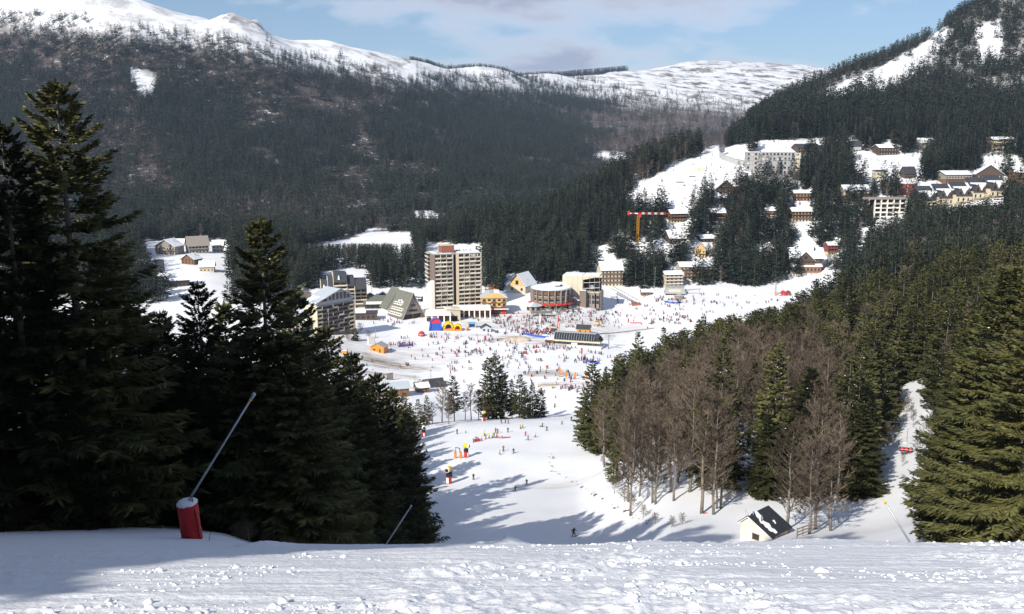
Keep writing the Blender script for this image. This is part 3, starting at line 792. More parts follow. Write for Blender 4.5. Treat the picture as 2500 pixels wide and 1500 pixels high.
x, y = jgrid(45, 115, 112, 215, 6.0)
a = x / y
k = (a > 0.44) & (a < 0.495) & (RNG.uniform(size=len(x)) < 0.3)
add_trees(x[k], y[k], RNG.uniform(2, 6, k.sum()), 'beech', 'right')
# woods behind the station, among the chalets and on the right hill
def wood(x0, x1, y0, y1, s, amin, amax):
    x, y = jgrid(x0, x1, y0, y1, s)
    a = x / y
    k = (a > amin) & (a < amax)
    x, y = x[k], y[k]
    z = H(x, y); px, py = proj(x, y, z)
    return x, y, z, px, py
x, y, z, px, py = wood(-700, 800, 560, 1130, 5.7, -0.72, 0.74)
k = (py < np.interp(px, [p[0] for p in STATION_BACK], [p[1] for p in STATION_BACK])) | (px > 2060)
for poly in OPENINGS: k &= ~inpoly(px, py, poly)
vill = (px > 1560) & (py > 350) & (py < 700)
dens = np.where(vill, 0.85, 0.7)
dens = np.where((px > 1560) & (py > 480) & (py < 690) & (px < 1900), 0.95, dens)
dens = np.where((px > 2240) & (py > 470), 1.0, dens)
dens = np.where(px < 720, 0.45, dens)
dens = np.where((px < 1010) & (py < 600) & (py > 540), 0.35, dens)
k &= RNG.uniform(size=len(x)) < dens * (0.75 + 0.9 * sstep(0.3, 0.6, fbm(x / 70, y / 70, 130, 3)))
x, y, z, px, py = x[k], y[k], z[k], px[k], py[k]
kind = np.where(RNG.uniform(size=len(x)) < np.where((px > 1440) & (px < 1760) & (py < 470), 0.5, np.where(vill[k], 0.16, 0.10)), 'beech', 'fir')
h = np.where(kind == 'fir', RNG.uniform(18, 31, len(x)), RNG.uniform(12, 18, len(x)))
h = np.where((px < 1450) & (py > 640), np.minimum(h, 24), h)
# young trees only in front of what the photograph shows of the buildings
ptx, pty = proj(x, y, z + h)
keep = np.ones(len(x), bool)
for nm, (x0, y0, x1, y1) in RECTS.items():
    Yb = hit((x0 + x1) / 2, y1, 300).y
    inside = (px > x0 - 4) & (px < x1 + 4) & (py > y0) & (py < y1 + 2)
    hwp = 0.13 * h * FPX / y
    front = (y < Yb + 8) & (ptx > x0 - hwp) & (ptx < x1 + hwp) & (pty < y1 - 5) & (py > y0 + 4)
    if nm in ('hid1',): front = front & (RNG.uniform(size=len(x)) < 0.35)
    elif nm in ('hid2', 'chF', 'chG', 'row', 'chN', 'chJ', 'chZ3', 'dark_aframe', 'grid'): front = front & (RNG.uniform(size=len(x)) < 0.8)
    elif not nm.startswith('meadow'): front = front & (RNG.uniform(size=len(x)) < 0.82)
    # where a tree would cover a building, a younger one stands
    h2 = h - (y1 - 5 - pty) * y / FPX
    h = np.where(front, h2, h); pty = np.where(front, y1 - 5, pty)
    if nm not in ('crane', 'meadow', 'meadow2'): keep &= ~inside
keep &= h > 5
add_trees(x[keep], y[keep], h[keep], kind[keep], 'village')
x, y, z, px, py = wood(60, 800, 690, 1010, 6.0, 0.08, 0.70)
k = np.zeros(len(x), bool)
for poly in OPENINGS: k |= inpoly(px, py, poly)
k &= (RNG.uniform(size=len(x)) < 0.55 * sstep(0.45, 0.6, fbm(x / 25, y / 25, 190, 3)))
for nm, (x0, y0, x1, y1) in RECTS.items(): k &= ~((px > x0 - 3) & (px < x1 + 3) & (py > y0) & (py < y1 + 8))
sk = np.where(RNG.uniform(size=len(x)) < 0.6, 'beech', 'fir')
add_trees(x[k], y[k], RNG.uniform(1.5, 5.0, k.sum()), sk[k], 'village')
# far left: valley floor behind the wood
# mountains
def mountain(x0, x1, y0, y1, s, amin, amax, zone):
    x, y, z, px, py = wood(x0, x1, y0, y1, s, amin, amax)
    sl = snowline(px)
    k = py > sl + (fbm(x / 90, y / 90, 140, 3) - 0.5) * 40 - 10
    scat = (py > sl - 26) & (RNG.uniform(size=len(x)) < 0.035)
    k = k | scat
    wob = (fbm(x / 25, y / 25, 95, 3) - 0.5) * 46
    for poly in OPENINGS: k &= ~inpoly(px + wob, py + wob * 0.6, poly)
    gaps = fbm(x / 75, y / 75, 150, 4)
    k &= RNG.uniform(size=len(x)) < np.where(gaps > 0.63, 0.22, 0.97) * np.where(py < sl + 25, 0.7, 1)
    k &= (px > -120) & (px < 2620) & (py < 640)
    x, y, z, px, py, sl = x[k], y[k], z[k], px[k], py[k], sl[k]
    bn = 0.55 * fbm(x / 240, y / 240, 160, 3) + 0.45 * fbm(x / 55, y / 80, 165, 3)
    brown = sstep(1330, 1560, px + (bn - 0.5) * 500) * 0.9
    brown = np.maximum(brown, sstep(0.50, 0.60, bn) * 0.5)
    brown = np.where((px > 420) & (px < 800) & (py > 480), np.maximum(brown, 0.7 * sstep(470, 520, py)), brown)
    brown = np.maximum(brown, 0.42 * (1 - sstep(40, 170, py - sl)) * (1 - sstep(850, 1050, px)))
    brown = brown * (1 - 0.6 * sstep(930, 1050, px) * (1 - sstep(1330, 1450, px)))
    kind = np.where(RNG.uniform(size=len(x)) < brown, 'beech', 'fir')
    h = np.where(kind == 'fir', RNG.uniform(16, 29, len(x)), RNG.uniform(9, 14, len(x)))
    h = np.where(py < sl + 30, h * 0.82, h)
    add_trees(x, y, h, kind, zone)
mountain(-1750, 700, 1130, 2700, 8.8, -0.72, 0.40, 'left_mountain')
mountain(-500, 1400, 2700, 4400, 12.0, -0.14, 0.36, 'left_mountain')
# right hill
x, y, z, px, py = wood(150, 1150, 1000, 1640, 7.6, 0.12, 0.74)
k = (py < 380) & (px > 1500)
for poly in OPENINGS: k &= ~(inpoly(px, py, poly) & (RNG.uniform(size=len(x)) < 0.90))
k &= RNG.uniform(size=len(x)) < np.where(fbm(x / 60, y / 60, 170, 3) > 0.6, 0.5, 0.95)
x, y, px, py = x[k], y[k], px[k], py[k]
edge_b = py < np.interp(px, [1700, 1900, 2100, 2300, 2500], [320, 280, 190, 90, 30])
kind = np.where(RNG.uniform(size=len(x)) < np.where(edge_b, 0.22, 0.15), 'beech', 'fir')
h = np.where(kind == 'fir', RNG.uniform(17, 27, len(x)), RNG.uniform(10, 15, len(x)))
h = np.where(edge_b, h * 0.85, h)
add_trees(x, y, h, kind, 'right_hill')
# dark plantation on the skyline
_Ys = np.linspace(2400, 5600, 120)
for (pa, pb_, ya, yb, n) in ((1000, 1090, 148, 163, 150), (1090, 1215, 163, 178, 170), (1215, 1330, 176, 178, 150), (1330, 1535, 177, 159, 300)):
    for i in range(n):
        t = RNG.uniform(); px_ = pa + (pb_ - pa) * t
        a_ = (px_ - 1250) / FPX / 1.035
        zz = H(a_ * _Ys, _Ys)
        kmax = int(np.argmax(zz / _Ys)); Yd_ = _Ys[kmax] + RNG.uniform(-40, 40)
        p = at(px_, ya + (yb - ya) * t, Yd_); zg = gz(p.x, Yd_)
        TREES.append((p.x, Yd_, zg, min(max(p.z - zg, 12), 34) * RNG.uniform(0.85, 1.02), 'fir', 'left_mountain'))

# ------------------------------------------------------------------ which trees show largest -> single trees; the rest -> woods
order = sorted(range(len(TREES)), key=lambda i: TREES[i][1])
CELL = 12
cov = np.zeros((1500 // CELL + 1, 2500 // CELL + 1), bool)
# the lip of the slope hides what stands low behind it
cov[1335 // CELL:, :] = True
score = {}
for i in order:
    x, y, z, h, kd, zone = TREES[i]
    if zone == 'behind' or y < 20 or y > 1200: continue
    pb = proj(x, y, z); pt = proj(x, y, z + h)
    hw = 0.14 * h * FPX / y
    y0, y1 = int(pt[1]) // CELL, int(pb[1]) // CELL
    n = 0
    for r in range(max(y0, 0), min(y1, cov.shape[0] - 1) + 1):
        f = (r - y0 + 0.5) / max(y1 - y0 + 1, 1)
        w = hw * min(1, f * 1.5)
        c0 = max(int((pt[0] - w) // CELL), 0); c1 = min(int((pt[0] + w) // CELL), cov.shape[1] - 1)
        if c1 < c0: continue
        seg = cov[r, c0:c1 + 1]
        n += int((~seg).sum())
        if kd == 'fir': seg[:] = True
        elif RNG.uniform() < 0.5: seg[:] = True
    if n > 0: score[i] = n
firs = sorted([i for i in score if TREES[i][4] == 'fir'], key=lambda i: -score[i])[:290]
bees = sorted([i for i in score if TREES[i][4] == 'beech'], key=lambda i: -score[i])[:170]
SINGLE = set(firs) | set(bees)

TLAB = {
 ('fir', 'left'): ('fir_tree', 'dark shaded fir in the wood left of the slope', 'firs of the left wood'),
 ('fir', 'behind'): ('fir_tree', 'tall fir at the left edge of the slope, beside the photographer', 'firs beside the photographer'),
 ('fir', 'brow'): ('fir_tree', 'fir in the small clump on the brow of the piste', 'firs on the brow of the piste'),
 ('beech', 'brow'): ('beech_tree', 'bare leafless tree in the clump on the brow of the piste', 'bare trees on the brow of the piste'),
 ('fir', 'right'): ('fir_tree', 'sunlit green fir in the near wood right of the piste', 'firs of the right wood'),
 ('beech', 'right'): ('beech_tree', 'bare brown beech in the near wood right of the piste', 'bare beeches of the right wood'),
 ('fir', 'village'): ('fir_tree', 'fir on the slope behind the station and among the chalets', 'firs among the chalets'),
 ('beech', 'village'): ('beech_tree', 'bare tree on the slope behind the station and among the chalets', 'bare trees among the chalets'),
 ('fir', 'right_hill'): ('fir_tree', 'fir on the lower edge of the right hill above the chalets', 'firs of the right hill'),
 ('beech', 'right_hill'): ('beech_tree', 'bare tree on the right hill above the chalets', 'bare trees of the right hill'),
 ('fir', 'left_mountain'): ('fir_tree', 'fir at the foot of the left mountain', 'firs of the left mountain'),
 ('beech', 'left_mountain'): ('beech_tree', 'bare tree at the foot of the left mountain', 'bare trees of the left mountain'),
}
UNIQUE_TREE = {0: 'tallest dark fir at far left, its lit tip standing against the mountain', 4: 'large pointed dark fir just left of the grey apartment block'}
# snow lying on the boughs of the near firs
def snow_bits(seed, Hh=25.0, n=34, Rmax=3.6):
    rg = random.Random(seed); mb = MB()
    for i in range(n):
        t = rg.uniform(0.08, 0.9); az = rg.uniform(0, 6.28)
        r = Rmax * min(1, (1 - t) ** 0.62 * 1.12) * rg.uniform(0.35, 0.9)
        c = Vector((math.cos(az) * r, math.sin(az) * r, Hh * (0.04 + 0.96 * t) - 0.12 * r))
        sx, sy, sz = rg.uniform(.09, .27), rg.uniform(.07, .16), rg.uniform(.04, .09)
        rot = Matrix.Rotation(az + rg.uniform(-.5, .5), 3, 'Z')
        k = len(mb.v)
        ring = []
        for j in range(6):
            q = j * math.pi / 3
            ring.append(c + rot @ Vector((math.cos(q) * sx * rg.uniform(.7, 1.2), math.sin(q) * sy * rg.uniform(.7, 1.2), -0.01)))
        top = c + Vector((0, 0, sz)); bot = c - Vector((0, 0, sz * 0.6))
        mb.v += [tuple(p) for p in ring] + [tuple(top), tuple(bot)]
        im = mb.mi(M_SNOW)
        for j in range(6):
            mb.f.append((k + j, k + (j + 1) % 6, k + 6)); mb.m.append(im)
            mb.f.append((k + (j + 1) % 6, k + j, k + 7)); mb.m.append(im)
    return mb.mesh('snow', True)
SNOWBITS = [snow_bits(900 + i) for i in range(3)]

# a place in the row for the small, countable stands
ORD = ('first', 'second', 'third', 'fourth', 'fifth', 'sixth', 'seventh', 'eighth', 'ninth', 'tenth', 'eleventh', 'twelfth', 'thirteenth', 'fourteenth', 'fifteenth', 'sixteenth', 'seventeenth', 'eighteenth', 'nineteenth', 'twentieth', 'twenty-first', 'twenty-second')
for (kd_, zn_, txt) in (('fir', 'left', 'dark shaded fir of the left wood, its top %s from the left'), ('fir', 'brow', 'fir of the clump on the brow of the piste, %s from the left'), ('beech', 'brow', 'bare tree of the clump on the brow of the piste, %s from the left')):
    ids = sorted([i for i in SINGLE if TREES[i][4] == kd_ and TREES[i][5] == zn_ and i not in UNIQUE_TREE], key=lambda i: float(proj(TREES[i][0], TREES[i][1], TREES[i][2] + TREES[i][3])[0]))
    for n_, i in enumerate(ids):
        if n_ < len(ORD): UNIQUE_TREE[i] = txt % ORD[n_]
def place_tree(i):
    x, y, z, h, kd, zone = TREES[i]
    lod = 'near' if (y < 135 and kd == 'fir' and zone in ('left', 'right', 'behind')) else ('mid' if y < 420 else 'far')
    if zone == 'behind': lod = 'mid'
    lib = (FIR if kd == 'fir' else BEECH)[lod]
    vi = int(RNG.integers(len(lib)))
    cr, trk, _ = lib[vi]
    nm, lab, grp = TLAB[(kd, zone)]
    tpx = float(proj(x, y, z + h)[0])
    noun = 'fir' if kd == 'fir' else 'bare tree'
    where = None
    if zone == 'right':
        if tpx > 2270 and y < 140: where = 'large and near at the right edge of the picture'
        elif tpx < 1560: where = 'at the left tip of the right wood, next to the piste'
        elif 2080 < tpx < 2340 and y < 230: where = 'beside the chairlift clearing in the right wood'
        elif y > 330: where = 'on the far crest of the right wood, towards the village'
        elif y < 165: where = 'in the front row of the right wood behind the small hut'
        elif tpx < 1900: where = 'in the left middle of the right wood'
        else: where = 'in the right middle of the right wood'
    elif zone == 'village':
        if tpx < 720: where = 'among the chalets of the left valley'
        elif tpx < 1030: where = 'behind the stepped block and the arcade'
        elif tpx < 1300: where = 'on the wooded slope behind the tower'
        elif tpx < 1500: where = 'on the slope behind the rotunda and cable car station'
        elif tpx < 1640: where = 'round the yellow crane'
        elif tpx < 1900: where = 'in the big clump between snow field and upper lift'
        elif tpx < 2240: where = 'between the chalets round the white balcony grid'
        else: where = 'round the row of dark-roofed houses at right'
    if where: lab, grp = noun + ' ' + where, noun + 's ' + where
    if i in UNIQUE_TREE: lab = UNIQUE_TREE[i]
    e = empty(nm, (x, y, z), RNG.uniform(0, 6.28), lab, 'tree', grp)
    s = h / (25.0 if kd == 'fir' else 20.0)
    wf = RNG.uniform(0.9, 1.12) * (1.0 if kd == 'fir' else 1.05) * (1.0 if s > 0.75 else 1.15)
    e.scale = (s * wf, s * wf, s)
    e.rotation_euler[0] = RNG.uniform(-0.025, 0.025); e.rotation_euler[1] = RNG.uniform(-0.025, 0.025)
    obj('trunk', trk, e); co = obj('crown', cr, e)
    if kd == 'fir' and zone in ('left', 'right') and y < 200:
        tag(obj('snow', SNOWBITS[int(RNG.integers(3))], co), kind='stuff')
for i in sorted(SINGLE): place_tree(i)

# woods: instances on points
def scatter_group(name, meshes):
    col = bpy.data.collections.new(name + '_sources')
    for k, me in enumerate(meshes):
        col.objects.link(bpy.data.objects.new('%s_source_%02d' % (name, k), me))
    ng = bpy.data.node_groups.new(name, 'GeometryNodeTree')
    ng.interface.new_socket('Geometry', in_out='INPUT', socket_type='NodeSocketGeometry')
    ng.interface.new_socket('Geometry', in_out='OUTPUT', socket_type='NodeSocketGeometry')
    n = ng.nodes; l = ng.links
    gi = n.new('NodeGroupInput'); go = n.new('NodeGroupOutput')
    iop = n.new('GeometryNodeInstanceOnPoints')
    ci = n.new('GeometryNodeCollectionInfo'); ci.inputs['Collection'].default_value = col
    ci.inputs['Separate Children'].default_value = True; ci.inputs['Reset Children'].default_value = True
    def attr(nm, ty):
        a = n.new('GeometryNodeInputNamedAttribute'); a.data_type = ty; a.inputs['Name'].default_value = nm
        return a.outputs['Attribute']
    l.new(gi.outputs[0], iop.inputs['Points'])
    l.new(ci.outputs[0], iop.inputs['Instance'])
    iop.inputs['Pick Instance'].default_value = True
    l.new(attr('idx', 'INT'), iop.inputs['Instance Index'])
    l.new(attr('rot', 'FLOAT_VECTOR'), iop.inputs['Rotation'])
    l.new(attr('scl', 'FLOAT_VECTOR'), iop.inputs['Scale'])
    l.new(iop.outputs[0], go.inputs[0])
    return ng
def scatter(name, pts, idx, rot, scl, meshes, label, cat):
    me = bpy.data.meshes.new(name)
    me.vertices.add(len(pts)); me.vertices.foreach_set('co', np.asarray(pts, np.float32).ravel())
    a = me.attributes.new('idx', 'INT', 'POINT'); a.data.foreach_set('value', np.asarray(idx, np.int32))
    a = me.attributes.new('rot', 'FLOAT_VECTOR', 'POINT'); a.data.foreach_set('vector', np.asarray(rot, np.float32).ravel())
    a = me.attributes.new('scl', 'FLOAT_VECTOR', 'POINT'); a.data.foreach_set('vector', np.asarray(scl, np.float32).ravel())
    o = obj(name, me)
    md = o.modifiers.new('scatter', 'NODES'); md.node_group = scatter_group(name, meshes)
    return tag(o, label, cat, None, 'stuff')
def scatter_trees(name, ids, kd, label):
    lib = FIR if kd == 'fir' else BEECH
    meshes = [v[2] for l_ in ('mid', 'far', 'vfar') for v in lib[l_]]
    nm_ = len(lib['mid']); nf = len(lib['far']); nv = len(lib['vfar'])
    pts, idx, rot, scl = [], [], [], []
    for i in ids:
        x, y, z, h, _, _ = TREES[i]
        if y < 330: k = int(RNG.integers(nm_))   # nearer than the station
        elif y < 1050: k = nm_ + int(RNG.integers(nf))
        else: k = nm_ + nf + int(RNG.integers(nv))
        s = h / (25.0 if kd == 'fir' else 20.0); wf = RNG.uniform(0.85, 1.15)
        pts.append((x, y, z)); idx.append(k); rot.append((RNG.uniform(-.04, .04), RNG.uniform(-.04, .04), RNG.uniform(0, 6.28))); scl.append((s * wf, s * wf, s))
    if pts: scatter(name, pts, idx, rot, scl, meshes, label, 'wood')
rest = [i for i in range(len(TREES)) if i not in SINGLE]
sel = lambda kd, zones: [i for i in rest if TREES[i][4] == kd and TREES[i][5] in zones]
scatter_trees('fir_forest', sel('fir', ('left_mountain',)), 'fir', 'dark fir forest covering the left mountain and the far valley')
scatter_trees('beech_wood', sel('beech', ('left_mountain',)), 'beech', 'bare brown beech wood on the left mountain and far slopes')
scatter_trees('fir_forest', sel('fir', ('left', 'right', 'brow', 'village', 'right_hill', 'behind')), 'fir', 'firs filling the woods round the station and on the right hill')
scatter_trees('beech_wood', sel('beech', ('left', 'right', 'brow', 'village', 'right_hill')), 'beech', 'bare trees scattered through the woods round the station')
print('TREES', len(TREES), 'single', len(SINGLE))

# ------------------------------------------------------------------ building materials
M_WOOD = mat('brown_wood', (0.17, 0.095, 0.058), 0.75, 0.25, 1.2)
M_WOOD_D = mat('dark_wood', (0.085, 0.060, 0.048), 0.8, 0.25, 1.2)
M_WOOD_G = mat('weathered_wood', (0.27, 0.24, 0.215), 0.85, 0.2, 1.4)
M_LARCH = mat('larch_boards', (0.235, 0.125, 0.070), 0.65, 0.15, 1.5)
M_ORANGE = mat('orange_paint', (0.70, 0.25, 0.04), 0.55, 0.08, 2.0)
M_CREAM = mat('cream_render', (0.56, 0.49, 0.36), 0.85, 0.07, 0.5)
M_YELLOW_W = mat('yellow_render', (0.58, 0.40, 0.17), 0.85, 0.08, 0.5)
M_CONC = mat('beige_concrete', (0.55, 0.50, 0.40), 0.85, 0.10, 0.35)
M_GREY = mat('grey_concrete', (0.36, 0.365, 0.37), 0.85, 0.10, 0.4)
M_WHITE = mat('white_render', (0.80, 0.77, 0.71), 0.8, 0.04, 0.6)
M_BROWN_R = mat('brown_render', (0.20, 0.155, 0.135), 0.85, 0.06, 0.4)
M_PARA = mat('balcony_panel', (0.48, 0.435, 0.37), 0.8, 0.14, 0.6, objvar=0.35)
M_SHUT = mat('pale_shutter', (0.66, 0.61, 0.52), 0.7, 0.05, 1.0)
M_SLATE = mat('slate_roof', (0.047, 0.051, 0.060), 0.6, 0.25, 1.2)
M_GREEN_R = mat('grey_green_roof', (0.145, 0.150, 0.125), 0.7, 0.15, 0.8)
M_METAL_R = mat('pale_metal_roof', (0.50, 0.56, 0.62), 0.45, 0.08, 0.6, metal=0.2)
M_GLASS = mat('dark_glass', (0.018, 0.022, 0.028), 0.12, spec=0.6)
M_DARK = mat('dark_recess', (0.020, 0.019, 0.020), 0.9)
M_RED = mat('red_paint', (0.48, 0.035, 0.030), 0.5, 0.1, 2.0)
M_REDW = mat('red_cladding', (0.22, 0.050, 0.042), 0.7, 0.15, 1.2)
M_BRICK = mat('brick_red', (0.27, 0.105, 0.070), 0.85, 0.1, 1.0)
M_STEEL = mat('galvanised_steel', (0.42, 0.44, 0.46), 0.4, 0.1, 2.0, metal=0.7)
M_BLACK = mat('black_rubber', (0.018, 0.018, 0.020), 0.6)
M_YELLOW = mat('yellow_paint', (0.78, 0.52, 0.02), 0.5, 0.06, 2.0)
M_CRANE = mat('crane_yellow', (0.55, 0.27, 0.02), 0.5, 0.08, 2.0)
M_BLUE = mat('blue_fabric', (0.04, 0.10, 0.42), 0.5, 0.1, 1.0)
M_PINK = mat('red_inflatable', (0.55, 0.04, 0.09), 0.45)
M_SKYB = mat('light_blue_fabric', (0.10, 0.36, 0.62), 0.5)
M_WHITEP = mat('white_paint', (0.80, 0.80, 0.79), 0.5)
M_TERRAZ = mat('brick_coloured_tent', (0.42, 0.17, 0.11), 0.7)

CUBES = {}
def cube_mesh(m):
    if m.name not in CUBES:
        CUBES[m.name] = MB().box(-.5, .5, -.5, .5, -.5, .5, m).mesh('block_' + m.name)
    return CUBES[m.name]
class Bld:
    def __init__(s, name, loc, yaw, label, cat='building', group=None):
        s.r = empty(name, loc, yaw, label, cat, group)
    UNDER = {'balcony_panel': 'balcony', 'balcony_rail': 'balcony', 'balcony_snow': 'balcony', 'shutter': 'window', 'window_frame': 'window', 'window_bar': 'window', 'window_sill': 'window', 'window_panel': 'window',
             'roof_snow': 'roof', 'chimney': 'roof', 'canopy_snow': 'canopy', 'dormer_window': 'dormer', 'cabin_window': 'cabin', 'cabin_snow': 'cabin', 'nozzle_ring': 'nozzle_head', 'snow_cap': 'pad', 'pad_panel': 'pad', 'fan_mouth': 'barrel', 'ring': 'barrel',
             'porch_post': 'porch_roof', 'wing_snow': 'wing_roof', 'gable_snow': 'gable_roof', 'lift_tower_snow': 'lift_tower', 'glazing_bar': 'shell', 'roof_house_top': 'roof_house', 'annexe_balcony': 'annexe', 'wing_window': 'wing', 'attic_window': 'attic', 'verge_board': 'roof', 'flue': 'roof'}
    def under(s, name, o):
        """sub-parts hang on the part they belong to"""
        last = s.__dict__.setdefault('last', {})
        up = last.get(s.UNDER.get(name))
        if up is not None:
            o.parent = up; o.matrix_parent_inverse = up.matrix_basis.inverted()
        last[name] = o
        return o
    def box(s, name, x0, x1, y0, y1, z0, z1, m, parent=None):
        o = obj(name, cube_mesh(m), parent or s.r)
        o.location = ((x0 + x1) / 2, (y0 + y1) / 2, (z0 + z1) / 2); o.scale = (abs(x1 - x0), abs(y1 - y0), abs(z1 - z0))
        return s.under(name, o)
    def part(s, name, mb, smooth=False): return s.under(name, mb.obj(name, s.r, smooth))
    def gable(s, name, x0, x1, y0, y1, ze, zr, t, m, over=0.6, along='x', peak=0.5):
        """pitched roof slab: ridge along x (eaves at front/back) or along y (gable to the front)"""
        if along == 'x':
            ym = y0 + (y1 - y0) * peak; k = (zr - ze) / (ym - y0); k2 = (zr - ze) / (y1 - ym)
            pl = [(y0 - over, ze - over * k), (ym, zr), (y1 + over, ze - over * k2), (y1 + over, ze - over * k2 + t), (ym, zr + t), (y0 - over, ze - over * k + t)]
            return s.part(name, MB().prism(pl, 'x', x0 - over, x1 + over, m))
        xm = x0 + (x1 - x0) * peak; k = (zr - ze) / (xm - x0); k2 = (zr - ze) / (x1 - xm)
        pl = [(x0 - over, ze - over * k), (xm, zr), (x1 + over, ze - over * k2), (x1 + over, ze - over * k2 + t), (xm, zr + t), (x0 - over, ze - over * k + t)]
        return s.part(name, MB().prism(pl, 'y', y0 - over, y1 + over, m))

def site(px, py, yaw, D, Ymin=300, Y=None):
    """centre of a building whose front foot shows at (px,py)"""
    p = hit(px, py, Ymin) if Y is None else at(px, py, Y)
    return Vector((p.x - math.sin(yaw) * D / 2, p.y + math.cos(yaw) * D / 2, p.z)), p.y

def chalet(key, label, yaw_deg=0, wall=M_WOOD, base=None, roof=M_SLATE, along='x', snow=1.0, floors=2, D=None, roofh=0.3, balc=True, shutter=False, nwin=None, name='chalet', side=1):
    x0, y0, x1, y1 = RECTS[key]
    yaw = R(yaw_deg)
    p = hit((x0 + x1) / 2, y1, 300)
    mpp = p.length / FPX
    Wd = (x1 - x0) * mpp * 0.94; Ht = (y1 - y0) * mpp
    D = D or max(7.0, Wd * 0.75)
    c, _ = site((x0 + x1) / 2, y1, yaw, D)
    b = Bld(name, c, yaw, label, 'chalet' if name == 'chalet' else 'building')
    Hw = Ht * (1 - roofh)
    base = base or wall
    zsplit = Hw / floors if floors > 1 else 0.0
    hx, hy = Wd / 2, D / 2
    b.box('foundation', -hx + .1, hx - .1, -hy + .1, hy - .1, -5, 0.02, M_GREY)
    if floors > 1: b.box('wall', -hx, hx, -hy, hy, 0.02, zsplit, base)
    b.box('wall', -hx - .05, hx + .05, -hy - .05, hy + .05, zsplit + .002 if floors > 1 else 0.02, Hw, wall)
    over = min(1.0, Wd * 0.07)
    if along == 'x':
        b.part('gable_wall', MB().prism([(-hy, Hw), (hy, Hw), (0, Ht - .35)], 'x', -hx + .02, hx - .02, wall))
        b.gable('roof', -hx, hx, -hy, hy, Hw, Ht - .3, 0.22, roof, over, 'x')
        if snow > 0:
            e = over * 0.92
            b.gable('roof_snow', -hx, hx * snow, -hy, hy, Hw + .23, Ht - .07, 0.34, M_SNOW, e, 'x')
    else:
        b.part('gable_wall', MB().prism([(-hx, Hw), (hx, Hw), (0, Ht - .35)], 'y', -hy + .02, hy - .02, wall))
        b.gable('roof', -hx, hx, -hy, hy, Hw, Ht - .3, 0.22, roof, over, 'y')
        if snow > 0: b.gable('roof_snow', -hx, hx, -hy, hy * snow, Hw + .23, Ht - .07, 0.34, M_SNOW, over * 0.92, 'y')
    n = nwin or max(2, int(Wd / 2.6))
    for f in range(floors):
        zb = f * (Hw / floors) + 0.9; zt = min(zb + 1.25, (f + 1) * (Hw / floors) - 0.25)
        for k in range(n):
            xc = -hx + Wd * (k + 0.5) / n
            w = min(0.65, Wd / n * 0.33)
            o = b.box('window', xc - w, xc + w, -hy - .12, -hy + .05, zb, zt, M_GLASS)
            if shutter or Wd > 14:
                b.box('shutter', xc + w + .02, xc + w + .42, -hy - .13, -hy - .05, zb, zt, M_SHUT)
        if balc and f > 0:
            zf = f * (Hw / floors)
            bo = b.box('balcony', -hx - .1, hx + .1, -hy - 1.25, -hy - .06, zf - .12, zf + .06, M_WOOD_D)
            b.box('balcony_rail', -hx - .1, hx + .1, -hy - 1.27, -hy - 1.17, zf + .10, zf + .95, wall if wall is not M_CREAM else M_WOOD)
    for s_ in (-1, 1):
        b.box('window', s_ * (hx + .12), s_ * (hx - .05), -1.2, .2, Hw * 0.55, Hw * 0.55 + 1.1, M_GLASS)
    if D > 8: b.box('chimney', hx * .35, hx * .35 + .7, .6, 1.3, Hw, Ht + .6, M_GREY)
    return b

